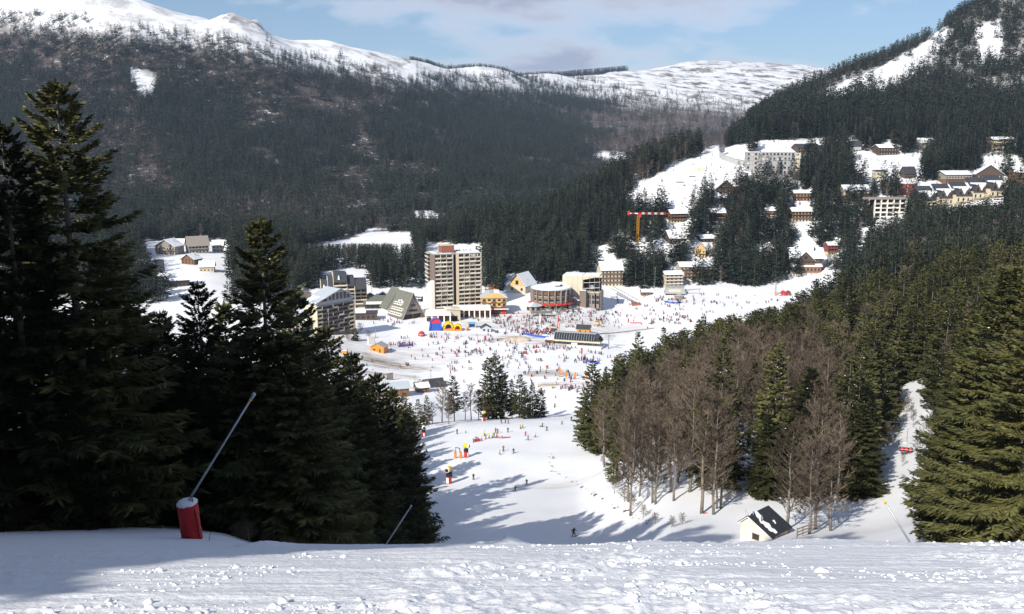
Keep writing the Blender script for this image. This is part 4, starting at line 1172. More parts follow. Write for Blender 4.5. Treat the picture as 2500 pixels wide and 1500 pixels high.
# ------------------------------------------------------------------ apartment tower
def tower():
    yaw = R(20); D = 20.0; Wd = 33.0; Hh = 38.6; F = 14; fh = Hh / F
    c, Y = site(1120, 757, yaw, D, Y=592)
    c.z = gz(c.x, c.y)
    b = Bld('apartment_tower', c, yaw, 'fourteen storey brown and cream apartment tower with brick box on its roof', 'building')
    hx, hy = Wd / 2, D / 2
    b.box('wall', -hx, -3.2, -hy + 1.3, hy, -3, Hh, M_BROWN_R)
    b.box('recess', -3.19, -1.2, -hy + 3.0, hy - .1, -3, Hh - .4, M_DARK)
    b.box('fin', -1.19, 0.4, -hy - .2, hy - .2, -3, Hh + .2, M_CREAM)
    b.box('wall', 0.41, hx, -hy + 1.3, hy - .05, -3, Hh - .02, M_BROWN_R)
    b.box('fin', -hx - .2, -hx + .5, -hy - .1, 1.0, -3, Hh + .3, M_BROWN_R)
    b.box('fin', hx - .35, hx + .1, -hy + .2, hy, -3, Hh + .1, M_CREAM)
    b.box('fin', -3.6, -3.15, -hy, hy - 6, -3, Hh + .1, M_BROWN_R)
    rg = random.Random(4)
    for f in range(F):
        z = f * fh
        for (xa, xb, bays) in ((-hx + .55, -3.65, 3), (0.45, hx - .4, 4)):
            bw = (xb - xa) / bays
            for k in range(bays):
                x0, x1 = xa + k * bw, xa + (k + 1) * bw
                if f > 0:
                    b.box('balcony', x0 + .05, x1 - .05, -hy - .05, -hy + 1.28, z - .14, z + .03, M_CONC)
                    b.box('balcony_panel', x0 + .04, x1 - .04, -hy - .12, -hy - .03, z + .06, z + 0.98, M_SHUT if rg.random() < 0.14 else M_PARA)
                sh = rg.random()
                cnt = 3
                for q in range(cnt):
                    w0 = x0 + .25 + (bw - .5) * q / cnt; w1 = x0 + .25 + (bw - .5) * (q + 1) / cnt - .38
                    m = M_SHUT if (sh < 0.16 or rg.random() < 0.08) else M_GLASS
                    b.box('window' if m is M_GLASS else 'closed_shutter', w0, w1, -hy + 1.2, -hy + 1.45, z + .25, z + fh - .45, m)
                b.box('wall_pier', x1 - .22, x1 + .0, -hy + .05, -hy + 1.28, z + .05, z + fh - .2, M_PARA)
        # open balconies on the narrow side
        b.box('balcony', -hx - 1.5, -hx - .02, 1.2, hy - .3, z + fh - .22, z + fh - .05, M_CONC)
        b.box('balcony_panel', -hx - 1.55, -hx - 1.45, 1.2, hy - .3, z + .1, z + 1.0, M_SHUT if rg.random() < .3 else M_PARA)
        b.box('window', -hx - .12, -hx + .1, 2.2, 4.4, z + .25, z + fh - .5, M_GLASS)
        b.box('window', -hx - .12, -hx + .1, 5.6, 7.8, z + .25, z + fh - .5, M_GLASS)
    # white stair tower up the side
    b.part('stair_tower', MB().prism([(-hy - .6, -3), (2.2, -3), (2.2, 17.5), (-hy + 1.5, 21.6), (-hy - .6, 20.6)], 'x', -hx - 2.6, -hx - .25, M_WHITE))
    b.box('stair_base', -hx - 4.6, -hx - 2.62, -hy + 2, 4.5, -3, 9.5, M_WHITE)
    b.box('roof_edge', -hx - .3, -1.2, -hy + .9, hy + .1, Hh + .01, Hh + .5, M_GREY)
    b.box('roof_edge', 0.42, hx + .2, -hy + .9, hy + .1, Hh + .01, Hh + .5, M_GREY)
    b.box('roof_snow', 1.0, hx - .3, -hy + 1.4, hy - .8, Hh + .51, Hh + .8, M_SNOW)
    for (x0, x1, y0, y1) in ((-15.8, -12.5, -6, 8), (-11.5, -9.5, -7, -3), (-9, -4, -8, -5.5), (-11, -4, 5.5, 9)):
        b.box('roof_snow', x0, x1, y0, y1, Hh + .51, Hh + .7, M_SNOW)
    b.box('roof_house', -9.5, -0.5, -2.5, 4.5, Hh + .4, Hh + 5.2, M_BRICK)
    b.box('roof_house_top', -9.8, -0.2, -2.8, 4.8, Hh + 5.2, Hh + 5.5, M_CONC)
    for k in range(5):
        b.box('vent', 2 + k * 2.4, 2.7 + k * 2.4, 0.5 + (k % 2) * 2, 1.2 + (k % 2) * 2, Hh + .5, Hh + 1.9, M_GREY)
tower()

def shop_gallery():
    yaw = R(3)
    for (px0, px1, py, hgt, D, lab, nm) in ((1037, 1102, 789, 6.0, 15, 'flat white canopy on square pillars in front of the tower', 'canopy'), (1104, 1200, 778, 6.6, 13, 'long flat-roofed shop row with snow on top right of the white canopy', 'shop_row')):
        c, Y = site((px0 + px1) / 2, py, yaw, D, 300)
        w = (px1 - px0) * Y / FPX / 2
        b = Bld(nm, c, yaw, lab, 'building')
        b.box('roof', -w, w, -D / 2, D / 2, hgt - 1.3, hgt, M_WHITE)
        b.box('roof_snow', -w + .4, w - .4, -D / 2 + .5, D / 2 - .4, hgt + .002, hgt + .3, M_SNOW)
        n = 5 if nm == 'canopy' else 8
        for k in range(n):
            x = -w + .6 + (2 * w - 1.2) * k / (n - 1)
            b.box('pillar', x - .4, x + .4, -D / 2 + .4, -D / 2 + 1.2, -2, hgt - 1.3, M_WHITE)
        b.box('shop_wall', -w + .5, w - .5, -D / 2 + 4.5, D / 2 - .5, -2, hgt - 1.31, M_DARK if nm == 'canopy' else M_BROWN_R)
        rg = random.Random(3)
        for k in range(n - 1):
            x = -w + .6 + (2 * w - 1.2) * (k + .5) / (n - 1); q = (2 * w - 1.2) / (n - 1) * .36
            b.box('shop_window', x - q, x + q, -D / 2 + 4.4, -D / 2 + 4.6, .3, 2.6, M_GLASS)
            b.box('shop_sign', x - q, x + q, -D / 2 + 4.2, -D / 2 + 4.45, 2.8, 3.5, rg.choice([M_RED, M_WHITEP, M_RED, M_BRICK]))
    # cream link between the two
    c, Y = site(1108, 785, R(18), 9, 300)
    b = Bld('entrance_link', c, R(18), 'cream angular entrance porch between white canopy and shop row', 'building')
    b.box('wall', -4.5, 4.5, -4, 4, -2, 8.2, M_CREAM)
    b.part('roof', MB().prism([(-4.9, 8.2), (4.9, 7.2), (4.9, 7.6), (-4.9, 8.7)], 'y', -4.6, 4.6, M_WHITE))
    b.box('opening', -2.6, 2.6, -4.1, -3.8, -1, 3.4, M_DARK)
shop_gallery()

# ------------------------------------------------------------------ grey metal-roofed block, lower left
def grey_block():
    yaw = R(49); D = 11.0; Wd = 26.0
    corner = at(777, 822, 484); corner.z = gz(corner.x, corner.y)
    ux, uy = math.cos(yaw), math.sin(yaw)
    c = Vector((corner.x + ux * Wd / 2 - uy * D / 2, corner.y + uy * Wd / 2 + ux * D / 2, corner.z))
    b = Bld('grey_block', c, yaw, 'eight storey block with pale metal roofs and cream side wall, left edge of station', 'building')
    hx, hy = Wd / 2, D / 2; F = 7; fh = 2.35; Hh = F * fh
    b.box('wall', -hx, hx, -hy + 1.2, hy, -4, Hh, M_BROWN_R)
    b.box('side_wall', -hx - .4, -hx - .01, -hy - .3, hy, -4, Hh + .2, M_CREAM)
    b.box('side_wall', hx + .01, hx + .4, -hy - .2, hy, -4, Hh, M_CONC)
    for k in range(3): b.box('window', -hx - .5, -hx - .3, -1 + 0 * k, .2, 3 + k * 4.6, 4.4 + k * 4.6, M_GLASS)
    rg = random.Random(8)
    n = 7; bw = Wd / n
    for f in range(F):
        z = f * fh
        for k in range(n):
            x0 = -hx + k * bw
            cream = k in (0, n - 1)
            b.box('balcony', x0 + .1, x0 + bw - .1, -hy - .1, -hy + 1.19, z + fh - .2, z + fh - .05, M_CONC if cream else M_GREY)
            b.box('balcony_panel', x0 + .1, x0 + bw - .1, -hy - .18, -hy - .08, z + .05, z + .85, M_CREAM if cream else (M_WOOD_D if rg.random() < .7 else M_PARA))
            b.box('window', x0 + .4, x0 + bw - .5, -hy + 1.1, -hy + 1.35, z + .2, z + fh - .35, M_GLASS)
            if (k + f) % 2 == 0: b.box('wall_pier', x0 + bw - .28, x0 + bw - .02, -hy - .15, -hy + 1.18, z - .1, z + fh - .05, M_CONC)
    b.box('attic', -hx + .3, hx - .3, -hy + .6, hy - .2, Hh + .01, Hh + 2.2, M_GREY)
    b.box('attic', -5.5, 10.5, -hy + .3, hy - .3, Hh + 2.21, Hh + 5.0, M_GREY)
    b.part('attic_gable', MB().prism([(-5.5, Hh + 5.0), (10.5, Hh + 5.0), (3.0, Hh + 8.0)], 'y', -hy + .32, hy - .4, M_GREY))
    for k, x in enumerate((-4.6, -2.2, 0.6, 3.2, 5.8, 8.2)):
        b.box('attic_window', x, x + 1.7, -hy + .15, -hy + .4, Hh + 2.4, Hh + (4.6 if k in (0, 5) else 6.0), M_GLASS)
    b.gable('roof', -7.0, 11.5, -hy - .6, hy + .5, Hh + 4.6, Hh + 8.2, .35, M_METAL_R, .7, 'y', 0.53)
    b.part('roof', MB().prism([(-hx - 1.0, Hh + 1.6), (-5.6, Hh + 4.6), (-5.6, Hh + 5.0), (-hx - 1.0, Hh + 2.0)], 'y', -hy - .4, hy + .4, M_METAL_R))
    b.part('roof', MB().prism([(10.6, Hh + 3.4), (hx + 1.0, Hh + 2.0), (hx + 1.0, Hh + 2.4), (10.6, Hh + 3.8)], 'y', -hy - .4, hy + .4, M_METAL_R))
    for (x0, x1, z) in ((-hx - .4, -9, 3.6), (-9, -6, 4.6)):
        b.part('roof_snow', MB().prism([(x0, Hh + z - 1.0), (x1, Hh + z), (x1, Hh + z + .25), (x0, Hh + z - .75)], 'y', -1.0, hy, M_SNOW))
    # stone-coloured annexe to the left, mostly behind the trees
    b.box('annexe', -hx - 8.5, -hx - .42, -1.0, hy + 5, -4, 8.0, M_WOOD_G)
    for k in range(3):
        for f in range(3): b.box('annexe_balcony', -hx - 8.3 + k * 2.6, -hx - 6.3 + k * 2.6, -1.9, -1.0, 0.4 + f * 2.6, 1.3 + f * 2.6, M_SHUT)
    b.box('roof_snow', -hx - 8.8, -hx - .45, -1.4, hy + 5.2, 8.01, 8.5, M_SNOW)
    # snow plough mast in front
grey_block()

# ------------------------------------------------------------------ stepped block with dark roofs
def stepped_block():
    yaw = R(14); D = 15.0
    c, Y = site(842, 753, yaw, D)
    b = Bld('stepped_block', c, yaw, 'stepped apartment block with dark slate roofs and pale balconies behind the grey block', 'building')
    strips = ((-15.4, -10.8, 18.6, 1.5), (-10.8, -7.0, 20.8, .8), (-7.0, 2.2, 24.0, 0), (2.2, 7.2, 21.0, .9), (7.2, 15.4, 18.8, 0))
    hy = D / 2; rg = random.Random(5)
    for i, (x0, x1, zt, off) in enumerate(strips):
        zb = zt - 6.0
        yo = -hy + off
        b.box('wall', x0, x1 - .01, yo + 1.2, hy, -3, zb, M_WOOD_G)
        b.part('roof', MB().prism([(yo - .2, zb), (hy, zb), (hy, zt), (yo + 4.6, zt), (yo - .2, zb + .6)], 'x', x0 + .12, x1 - .12, M_SLATE))
        b.part('fin', MB().prism([(yo - .6, -3), (hy, -3), (hy, zt + .3), (yo + 4.4, zt + .3), (yo - .6, zb + .6)], 'x', x0 - .18, x0 + .1, M_CREAM))
        F = int(zb // 2.6)
        nb = max(1, int(round((x1 - x0) / 4.2)))
        for f in range(F):
            z = zb - (f + 1) * 2.6
            for k in range(nb):
                a0 = x0 + .2 + (x1 - x0 - .4) * k / nb; a1 = x0 + .2 + (x1 - x0 - .4) * (k + 1) / nb - .15
                b.box('balcony', a0, a1, yo - .3 - .12 * f, yo + 1.19, z - .1, z + .05, M_CONC)
                b.box('balcony_panel', a0, a1, yo - .4 - .12 * f, yo - .28 - .12 * f, z + .06, z + .95, rg.choice([M_SHUT, M_CREAM, M_WOOD_D, M_WOOD_G, M_WOOD_D]))
                b.box('window', a0 + .3, a1 - .3, yo + 1.1, yo + 1.3, z + .2, z + 2.1, M_GLASS)
                if rg.random() < .4: b.box('balcony_snow', a0 + .2, a1 - .2, yo - .25, yo + .8, z + .06, z + .5, M_SNOW)
    for (x, z) in ((-13.5, 15.4), (-3.4, 21.3)):
        b.part('roof_snow', MB().prism([(x - .7, z - 1.6), (x + .7, z - 1.6), (x + .3, z + 1.2), (x - .1, z + 1.4)], 'y', -hy + .8, -hy + 2.2, M_SNOW))
    b.box('roof_hatch', 1.2, 1.8, 1, 2, 24.01, 25, M_GREY)
stepped_block()

def a_frame():
    yaw = R(38); Wd = 15.0; D = 19.0
    c, Y = site(1010, 779, yaw, D)
    b = Bld('a_frame_building', c, yaw, 'steep A-frame building with grey-green roof and white dormer balconies left of tower', 'building')
    hx, hy = Wd / 2, D / 2; Hh = 17.0
    b.part('gable_wall', MB().prism([(-hx + .8, 3.2), (hx - .8, 3.2), (0.0, Hh - 1.5)], 'y', -hy + .5, hy - .5, M_WOOD_G))
    b.box('ground_floor', -hx + 1, hx - 1, -hy + 2.2, hy - .6, -3, 3.19, M_WOOD_D)
    b.part('roof', MB().prism([(-hx - 1.0, 0.8), (-hx - .2, .6), (0.2, Hh - .6), (0, Hh)], 'y', -hy, hy, M_GREEN_R))
    b.part('roof', MB().prism([(hx + 1.0, 0.8), (hx + .2, .6), (0.21, Hh - .6), (0.01, Hh)], 'y', -hy + .01, hy - .01, M_GREEN_R))
    b.part('eave_board', MB().prism([(-hx - 1.2, 0.4), (-hx - .8, .2), (0.0, Hh - .5), (0, Hh + .2)], 'y', -hy - .5, -hy - .02, M_WOOD_G))
    b.part('eave_board', MB().prism([(hx + 1.2, 0.4), (hx + .8, .2), (0.02, Hh - .5), (0.02, Hh + .2)], 'y', -hy - .5, -hy - .02, M_WOOD_G))
    for (z, yy0, yy1, n) in ((5.2, -6.5, 7.5, 5), (2.2, -7.5, 8, 6), (8.4, -3.5, 6.5, 4)):
        x = -hx - 1.0 + (z - .8) / (Hh - .8) * (hx + 1.0)
        for k in range(n):
            y0 = yy0 + (yy1 - yy0) * k / n; y1 = y0 + (yy1 - yy0) / n - .3
            b.box('dormer', x - .9, x + 1.6, y0, y1, z, z + 1.7, M_WHITE)
            b.box('dormer_window', x - 1.0, x - .85, y0 + .3, y1 - .3, z + .75, z + 1.5, M_GLASS)
    b.box('window', -1.6, 1.6, -hy + .35, -hy + .55, 8.2, 9.6, M_GLASS)
    b.box('window', -3.0, 3.0, -hy + .35, -hy + .55, 5.0, 6.2, M_GLASS)
    b.box('pillar', hx - 1.4, hx - .8, -hy + .3, -hy + .9, -3, 3.1, M_BRICK)
    b.box('pillar', -.3, .3, -hy + .3, -hy + .9, -3, 3.1, M_WOOD_D)
    b.part('side_wing', MB().prism([(hx - 1.2, 5), (hx + .8, 5), (hx + .8, 9.5), (hx - 1.2, 12)], 'y', 1.0, hy + 3, M_CREAM))
    for (y0, z) in ((-3, 10.5), (-1, 11.2), (1.5, 10.8)):
        xx = -hx - 1.0 + (z - .8) / (Hh - .8) * (hx + 1.0)
        b.box('roof_snow', xx - .35, xx + .4, y0, y0 + 1.6, z - .3, z + .5, M_SNOW)
    # tall wedge behind
    yaw2 = R(30); c2, _ = site(968, 762, yaw2, 12)
    w = Bld('wedge_building', c2, yaw2, 'tall wedge-roofed building with white upper gable left of the A-frame', 'building')
    w.part('wall', MB().prism([(-6.0, -3), (6.0, -3), (6.0, 6.5), (2.2, 14.2), (-6.0, 2.8)], 'y', -5, 6, M_WHITE))
    w.part('roof', MB().prism([(-7.2, 2.6), (2.4, 15.8), (2.4, 15.2), (-7.2, 2.0)], 'y', -5.8, 6.8, M_GREEN_R))
    w.part('roof', MB().prism([(2.41, 15.8), (6.8, 6.4), (6.6, 5.9), (2.41, 15.0)], 'y', -5.0, 6.6, M_GREEN_R))
    w.part('round_window', MB().tube([(2.2, -5.3, 11.4), (2.2, -4.9, 11.4)], .8, M_GLASS, 12))
    w.part('mast', MB().tube([(2.3, 5.5, 15.2), (2.3, 5.5, 20)], .07, M_STEEL, 5))
    # long low arcade roof
    yaw3 = R(6); c3, Y3 = site(930, 755, yaw3, 12)
    l_ = Bld('arcade', c3, yaw3, 'long low dark-roofed arcade with snow along its eave beside the stepped block', 'building')
    l_.box('wall', -11, 11, -3.5, 6, -3, 3.6, M_WOOD_D)
    l_.part('roof', MB().prism([(-6.4, 3.2), (6.4, 7.2), (6.4, 7.6), (-6.4, 3.6)], 'x', -12, 12, M_GREEN_R))
    l_.part('roof_snow', MB().prism([(-6.6, 3.6), (-3.8, 4.5), (-3.8, 4.9), (-6.6, 4.1)], 'x', -10, 12, M_SNOW))
    for k in range(7): l_.box('pillar', -10.5 + k * 3.5, -10.2 + k * 3.5, -5.8, -5.5, -3, 3.3, M_WOOD_D)
    for k in range(6): l_.box('shop_window', -9.8 + k * 3.5, -7.6 + k * 3.5, -3.6, -3.4, .2, 2.4, M_GLASS)
a_frame()

def small_roofs():
    for (px, py, w, h, yaw, lab, m) in ((743, 735, 11, 9, 35, 'snow-roofed chalet left of the grey metal-roofed block', M_CREAM), (874 + 30, 735, 7, 5, 10, 'small dark gabled hut behind the arcade, left of two', M_WOOD_D), (935, 733, 8, 5.6, 15, 'small dark gabled hut behind the arcade, right of two', M_WOOD_D)):
        c, Y = site(px, py, R(yaw), w * .9)
        b = Bld('hut' if h < 7 else 'chalet', c, R(yaw), lab, 'hut' if h < 7 else 'chalet')
        b.box('wall', -w / 2, w / 2, -w * .45, w * .45, -3, h * .55, m)
        b.part('gable_wall', MB().prism([(-w / 2, h * .55), (w / 2, h * .55), (0, h * .95)], 'y', -w * .44, w * .44, m))
        b.gable('roof', -w / 2, w / 2, -w * .45, w * .45, h * .55, h * .97, .2, M_SLATE, .5, 'y')
        b.gable('roof_snow', -w / 2, w / 2, -w * .45, w * .45, h * .55 + .2, h * .97 + .2, .25, M_SNOW, .4, 'y') if h > 7 or px > 920 else None
        b.box('window', -.8, .8, -w * .45 - .1, -w * .45 + .1, 1, 2.2, M_GLASS)
    # dark mound-like low building in the shade of the arcade
    c, Y = site(888, 782, R(8), 9)
    b = Bld('low_building', c, R(8), 'low dark flat-roofed building with snow on it beside the grey block', 'building')
    b.box('wall', -8.5, 8.5, -4.5, 4.5, -3, 4.2, M_WOOD_D)
    b.box('roof', -9, 9, -5, 5, 4.21, 4.6, M_SLATE)
    b.box('roof_snow', -8.8, 1.5, -4.6, 4.8, 4.61, 5.0, M_SNOW)
    for k in range(5): b.box('window', -7.5 + k * 3.2, -5.9 + k * 3.2, -4.65, -4.4, 1.0, 2.8, M_GLASS)
small_roofs()

def yellow_inn():
    yaw = R(4); D = 13.0
    c, Y = site(1206, 768, yaw, D); mpp = Y / FPX
    w = 62 * mpp / 2
    b = Bld('inn', c, yaw, 'yellow three storey inn with snowy hipped roof right of the tower', 'building')
    hy = D / 2
    b.box('ground_floor', -w, w, -hy, hy, -3, 4.4, M_BRICK)
    b.box('wall', -w, w, -hy + .4, hy, 4.41, 11.2, M_YELLOW_W)
    b.box('awning', -w * .5, w + 1.5, -hy - 2.2, -hy - .01, 3.6, 3.9, M_SNOW)
    b.part('roof', MB().prism([(-w - .8, 11.0), (w + .8, 11.0), (w * .45, 14.2), (-w * .35, 14.6)], 'y', -hy - .4, hy + .4, M_METAL_R, M_YELLOW_W))
    b.part('roof_snow', MB().prism([(w * .05, 14.45), (w * .45, 14.25), (w + .7, 11.1), (w + .7, 11.45), (w * .45, 14.6), (w * .05, 14.8)], 'y', -hy - .3, hy + .3, M_SNOW))
    for f in range(2):
        for k in range(5):
            x = -w + 2 * w * (k + .5) / 5
            z = 5.2 + f * 3.1
            b.box('window', x - .75, x + .75, -hy + .28, -hy + .5, z, z + 1.9, M_GLASS)
            b.box('shutter', x + .78, x + 1.3, -hy + .27, -hy + .38, z, z + 1.9, M_WOOD)
            b.box('balcony_rail', x - 1.4, x + 1.4, -hy - .5, -hy - .4, z - .2, z + .7, M_YELLOW_W if k % 2 else M_WOOD)
        b.box('balcony', -w, w, -hy - .5, -hy + .39, 4.85 + f * 3.1, 5.0 + f * 3.1, M_WOOD)
    for k in range(5): b.box('shop_window', -w + .6 + 2 * w * k / 5, -w + 2.6 + 2 * w * k / 5, -hy - .1, -hy + .1, .4, 2.8, M_GLASS if k % 2 else M_RED)
yellow_inn()

def hall():
    yaw = R(-28); D = 18.0
    c, Y = site(1262, 716, yaw, D)
    b = Bld('village_hall', c, yaw, 'cream gabled hall with dark slate patch on its tall roof behind the inn', 'building')
    w = 7.0; hy = D / 2
    b.box('wall', -w, w, -hy, hy, -3, 5.5, M_CREAM)
    b.part('gable_wall', MB().prism([(-w, 5.5), (w, 5.5), (0, 13.5)], 'y', -hy + .02, hy - .02, M_YELLOW_W))
    b.gable('roof', -w, w, -hy, hy, 5.5, 13.6, .25, M_SLATE, .7, 'y')
    b.part('roof_snow', MB().prism([(0, 13.9), (w + .7, 5.0), (w + .7, 5.4), (0, 14.35)], 'y', -hy - .6, hy + .6, M_SNOW))
    b.part('roof_snow', MB().prism([(0, 13.95), (-w - .7, 5.0), (-w - .7, 5.4), (0, 14.35)], 'y', -hy + 10, hy + .6, M_SNOW))
    b.box('window', -1.2, 1.2, -hy - .1, -hy + .1, 6.5, 9.5, M_GLASS)
    for s_ in (-1, 1): b.box('window', s_ * 4 - .8, s_ * 4 + .8, -hy - .1, -hy + .1, 2, 4, M_GLASS)
    c, Y = site(1208, 708, R(0), 8)
    k_ = Bld('chalet', c, 0, 'small shaded chalet with snowy roof and orange gable behind the tower', 'chalet')
    k_.box('wall', -3.5, 3.5, -4, 4, -3, 4, M_ORANGE)
    k_.part('gable_wall', MB().prism([(-3.5, 4), (3.5, 4), (0, 7)], 'y', -3.98, 3.98, M_ORANGE))
    k_.gable('roof', -3.5, 3.5, -4, 4, 4, 7.1, .3, M_SNOW, .8, 'y')
    k_.box('window', -.7, .7, -4.1, -3.9, 1.5, 2.8, M_GLASS)
hall()

# ------------------------------------------------------------------ rotunda
def rotunda():
    p = hit(1347, 757, 300)
    r = 103 * p.y / FPX / 2
    c = Vector((p.x, p.y + r, gz(p.x, p.y + r)))
    b = Bld('rotunda', c, 0, 'round brown building with flat snowy roof, vertical fins and red awnings', 'building')
    Hh = 12.2; N = 20
    def ring(r0, r1, z0, z1, m, a0=0.0, a1=2 * math.pi, n=40):
        mb = MB()
        for k in range(n):
            t0 = a0 + (a1 - a0) * k / n; t1 = a0 + (a1 - a0) * (k + 1) / n
            mb.poly([(math.cos(t0) * r0, math.sin(t0) * r0, z0), (math.cos(t1) * r0, math.sin(t1) * r0, z0), (math.cos(t1) * r1, math.sin(t1) * r1, z1), (math.cos(t0) * r1, math.sin(t0) * r1, z1)], m)
        return mb
    disc = lambda rr, z: [(math.cos(t * math.pi / 20) * rr, math.sin(t * math.pi / 20) * rr) for t in range(40)]
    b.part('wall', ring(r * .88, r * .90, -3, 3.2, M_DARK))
    b.part('wall', MB().prism(disc(r * .93, 0), 'z', 3.21, Hh, M_BROWN_R))
    b.part('roof', MB().prism(disc(r * 1.02, 0), 'z', Hh + .01, Hh + .6, M_METAL_R))
    b.part('roof_snow', MB().prism(disc(r * .97, 0), 'z', Hh + .61, Hh + .9, M_SNOW))
    b.box('roof_unit', 3, 7.5, -1, 1.5, Hh + .9, Hh + 1.2, M_SLATE)
    b.box('roof_unit', 6.5, 8.5, 2, 6, Hh + .9, Hh + 1.3, M_SLATE)
    b.box('roof_unit', -4.5, -4.2, -6, -5.7, Hh + .9, Hh + 2, M_GREY)
    for k in range(N):
        t = 2 * math.pi * (k + .5) / N
        d = Vector((math.cos(t), math.sin(t), 0)); s = Vector((-math.sin(t), math.cos(t), 0)) * .28
        if d.y > 0.55: continue
        mb = MB()
        a0, a1 = d * r * .93, d * r * .99; b0, b1 = d * r * .93, d * r * 1.05
        zl, zh = Vector((0, 0, .2)), Vector((0, 0, Hh))
        k0 = len(mb.v)
        P_ = [a0 - s + zl, a1 - s + zl, a1 + s + zl, a0 + s + zl, b0 - s + zh, b1 - s + zh, b1 + s + zh, b0 + s + zh]
        mb.v += [tuple(q) for q in P_]
        for q in ((0, 1, 2, 3), (4, 7, 6, 5), (0, 4, 5, 1), (1, 5, 6, 2), (2, 6, 7, 3), (3, 7, 4, 0)): mb.f.append(q); mb.m.append(mb.mi(M_WOOD_G))
        b.part('fin', mb)
        t0 = 2 * math.pi * (k + .68) / N; t1 = 2 * math.pi * (k + 1.32) / N
        for (z0, z1, m, rr, nm) in ((4.6, 6.0, M_GLASS, .936, 'window'), (8.2, 9.0, M_GLASS, .936, 'window'), (7.7, 8.15, M_CREAM, .945, 'sill'), (4.1, 4.5, M_CREAM, .945, 'sill'), (9.4, 11.6, M_WOOD, .94, 'wall_panel')):
            b.part(nm, ring(r * rr, r * rr, z0, z1, m, t0, t1, 3))
        if d.y < .2: b.part('awning', ring(r * 1.12, r * .95, 2.0, 3.3, M_RED, t0 - .03, t1 + .03, 3))
    # pavilion with a tent-like snowy roof at its left foot
    p = hit(1303, 760, 300); c2 = Vector((p.x, p.y + 4, gz(p.x, p.y + 4)))
    v = Bld('pavilion', c2, R(20), 'low polygonal pavilion with snowy roof at the foot of the rotunda', 'building')
    v.part('wall', MB().prism([(math.cos(t * math.pi / 4) * 5.0, math.sin(t * math.pi / 4) * 5.0) for t in range(8)], 'z', -2, 3.0, M_WOOD_G))
    mb = MB()
    for t in range(8):
        a0, a1 = t * math.pi / 4, (t + 1) * math.pi / 4
        mb.poly([(math.cos(a0) * 6.2, math.sin(a0) * 6.2, 3.0), (math.cos(a1) * 6.2, math.sin(a1) * 6.2, 3.0), (0, 0, 5.6)], M_METAL_R if t in (5, 6) else M_SNOW)
    v.part('roof', mb)
    for k in range(4):
        a0 = R(200 + k * 45)
        v.box('window', math.cos(a0) * 4.8 - .8, math.cos(a0) * 4.8 + .8, math.sin(a0) * 4.8 - .3, math.sin(a0) * 4.8 + .3, .6, 2.2, M_GLASS)
    # terrace parasols and tables by the crowd
    rg = random.Random(11)
    um = MB()
    for t in range(8):
        a0, a1 = t * math.pi / 4, (t + 1) * math.pi / 4
        um.poly([(math.cos(a0) * 1.7, math.sin(a0) * 1.7, 2.2), (math.cos(a1) * 1.7, math.sin(a1) * 1.7, 2.2), (0, 0, 2.9)], M_GREEN_R)
    ume = um.mesh('parasol_canopy'); pole = MB().tube([(0, 0, -.3), (0, 0, 2.8)], .05, M_STEEL, 6).mesh('parasol_pole')
    for k in range(16):
        q = hit(1318 + (k % 8) * 13 + rg.uniform(-4, 4), 757 + (k // 8) * 5 + rg.uniform(-1, 1), 300)
        e = empty('parasol', q, 0, 'dark terrace parasol at the foot of the rotunda', 'parasol', 'parasols on the rotunda terrace')
        obj('canopy', ume, e); obj('pole', pole, e)
    # windbreak / grey-green tent roof
    q = hit(1322, 772, 300)
    t_ = Bld('marquee', q, R(3), 'long grey-green tent roof in the crowd before the rotunda', 'tent')
    t_.gable('roof', -7, 7, -2.2, 2.2, 2.2, 3.2, .12, M_GREEN_R, .2, 'x')
    for x in (-6.8, 0, 6.8):
        for y in (-2, 2): t_.box('post', x - .08, x + .08, y - .08, y + .08, -.5, 2.2, M_STEEL)
rotunda()

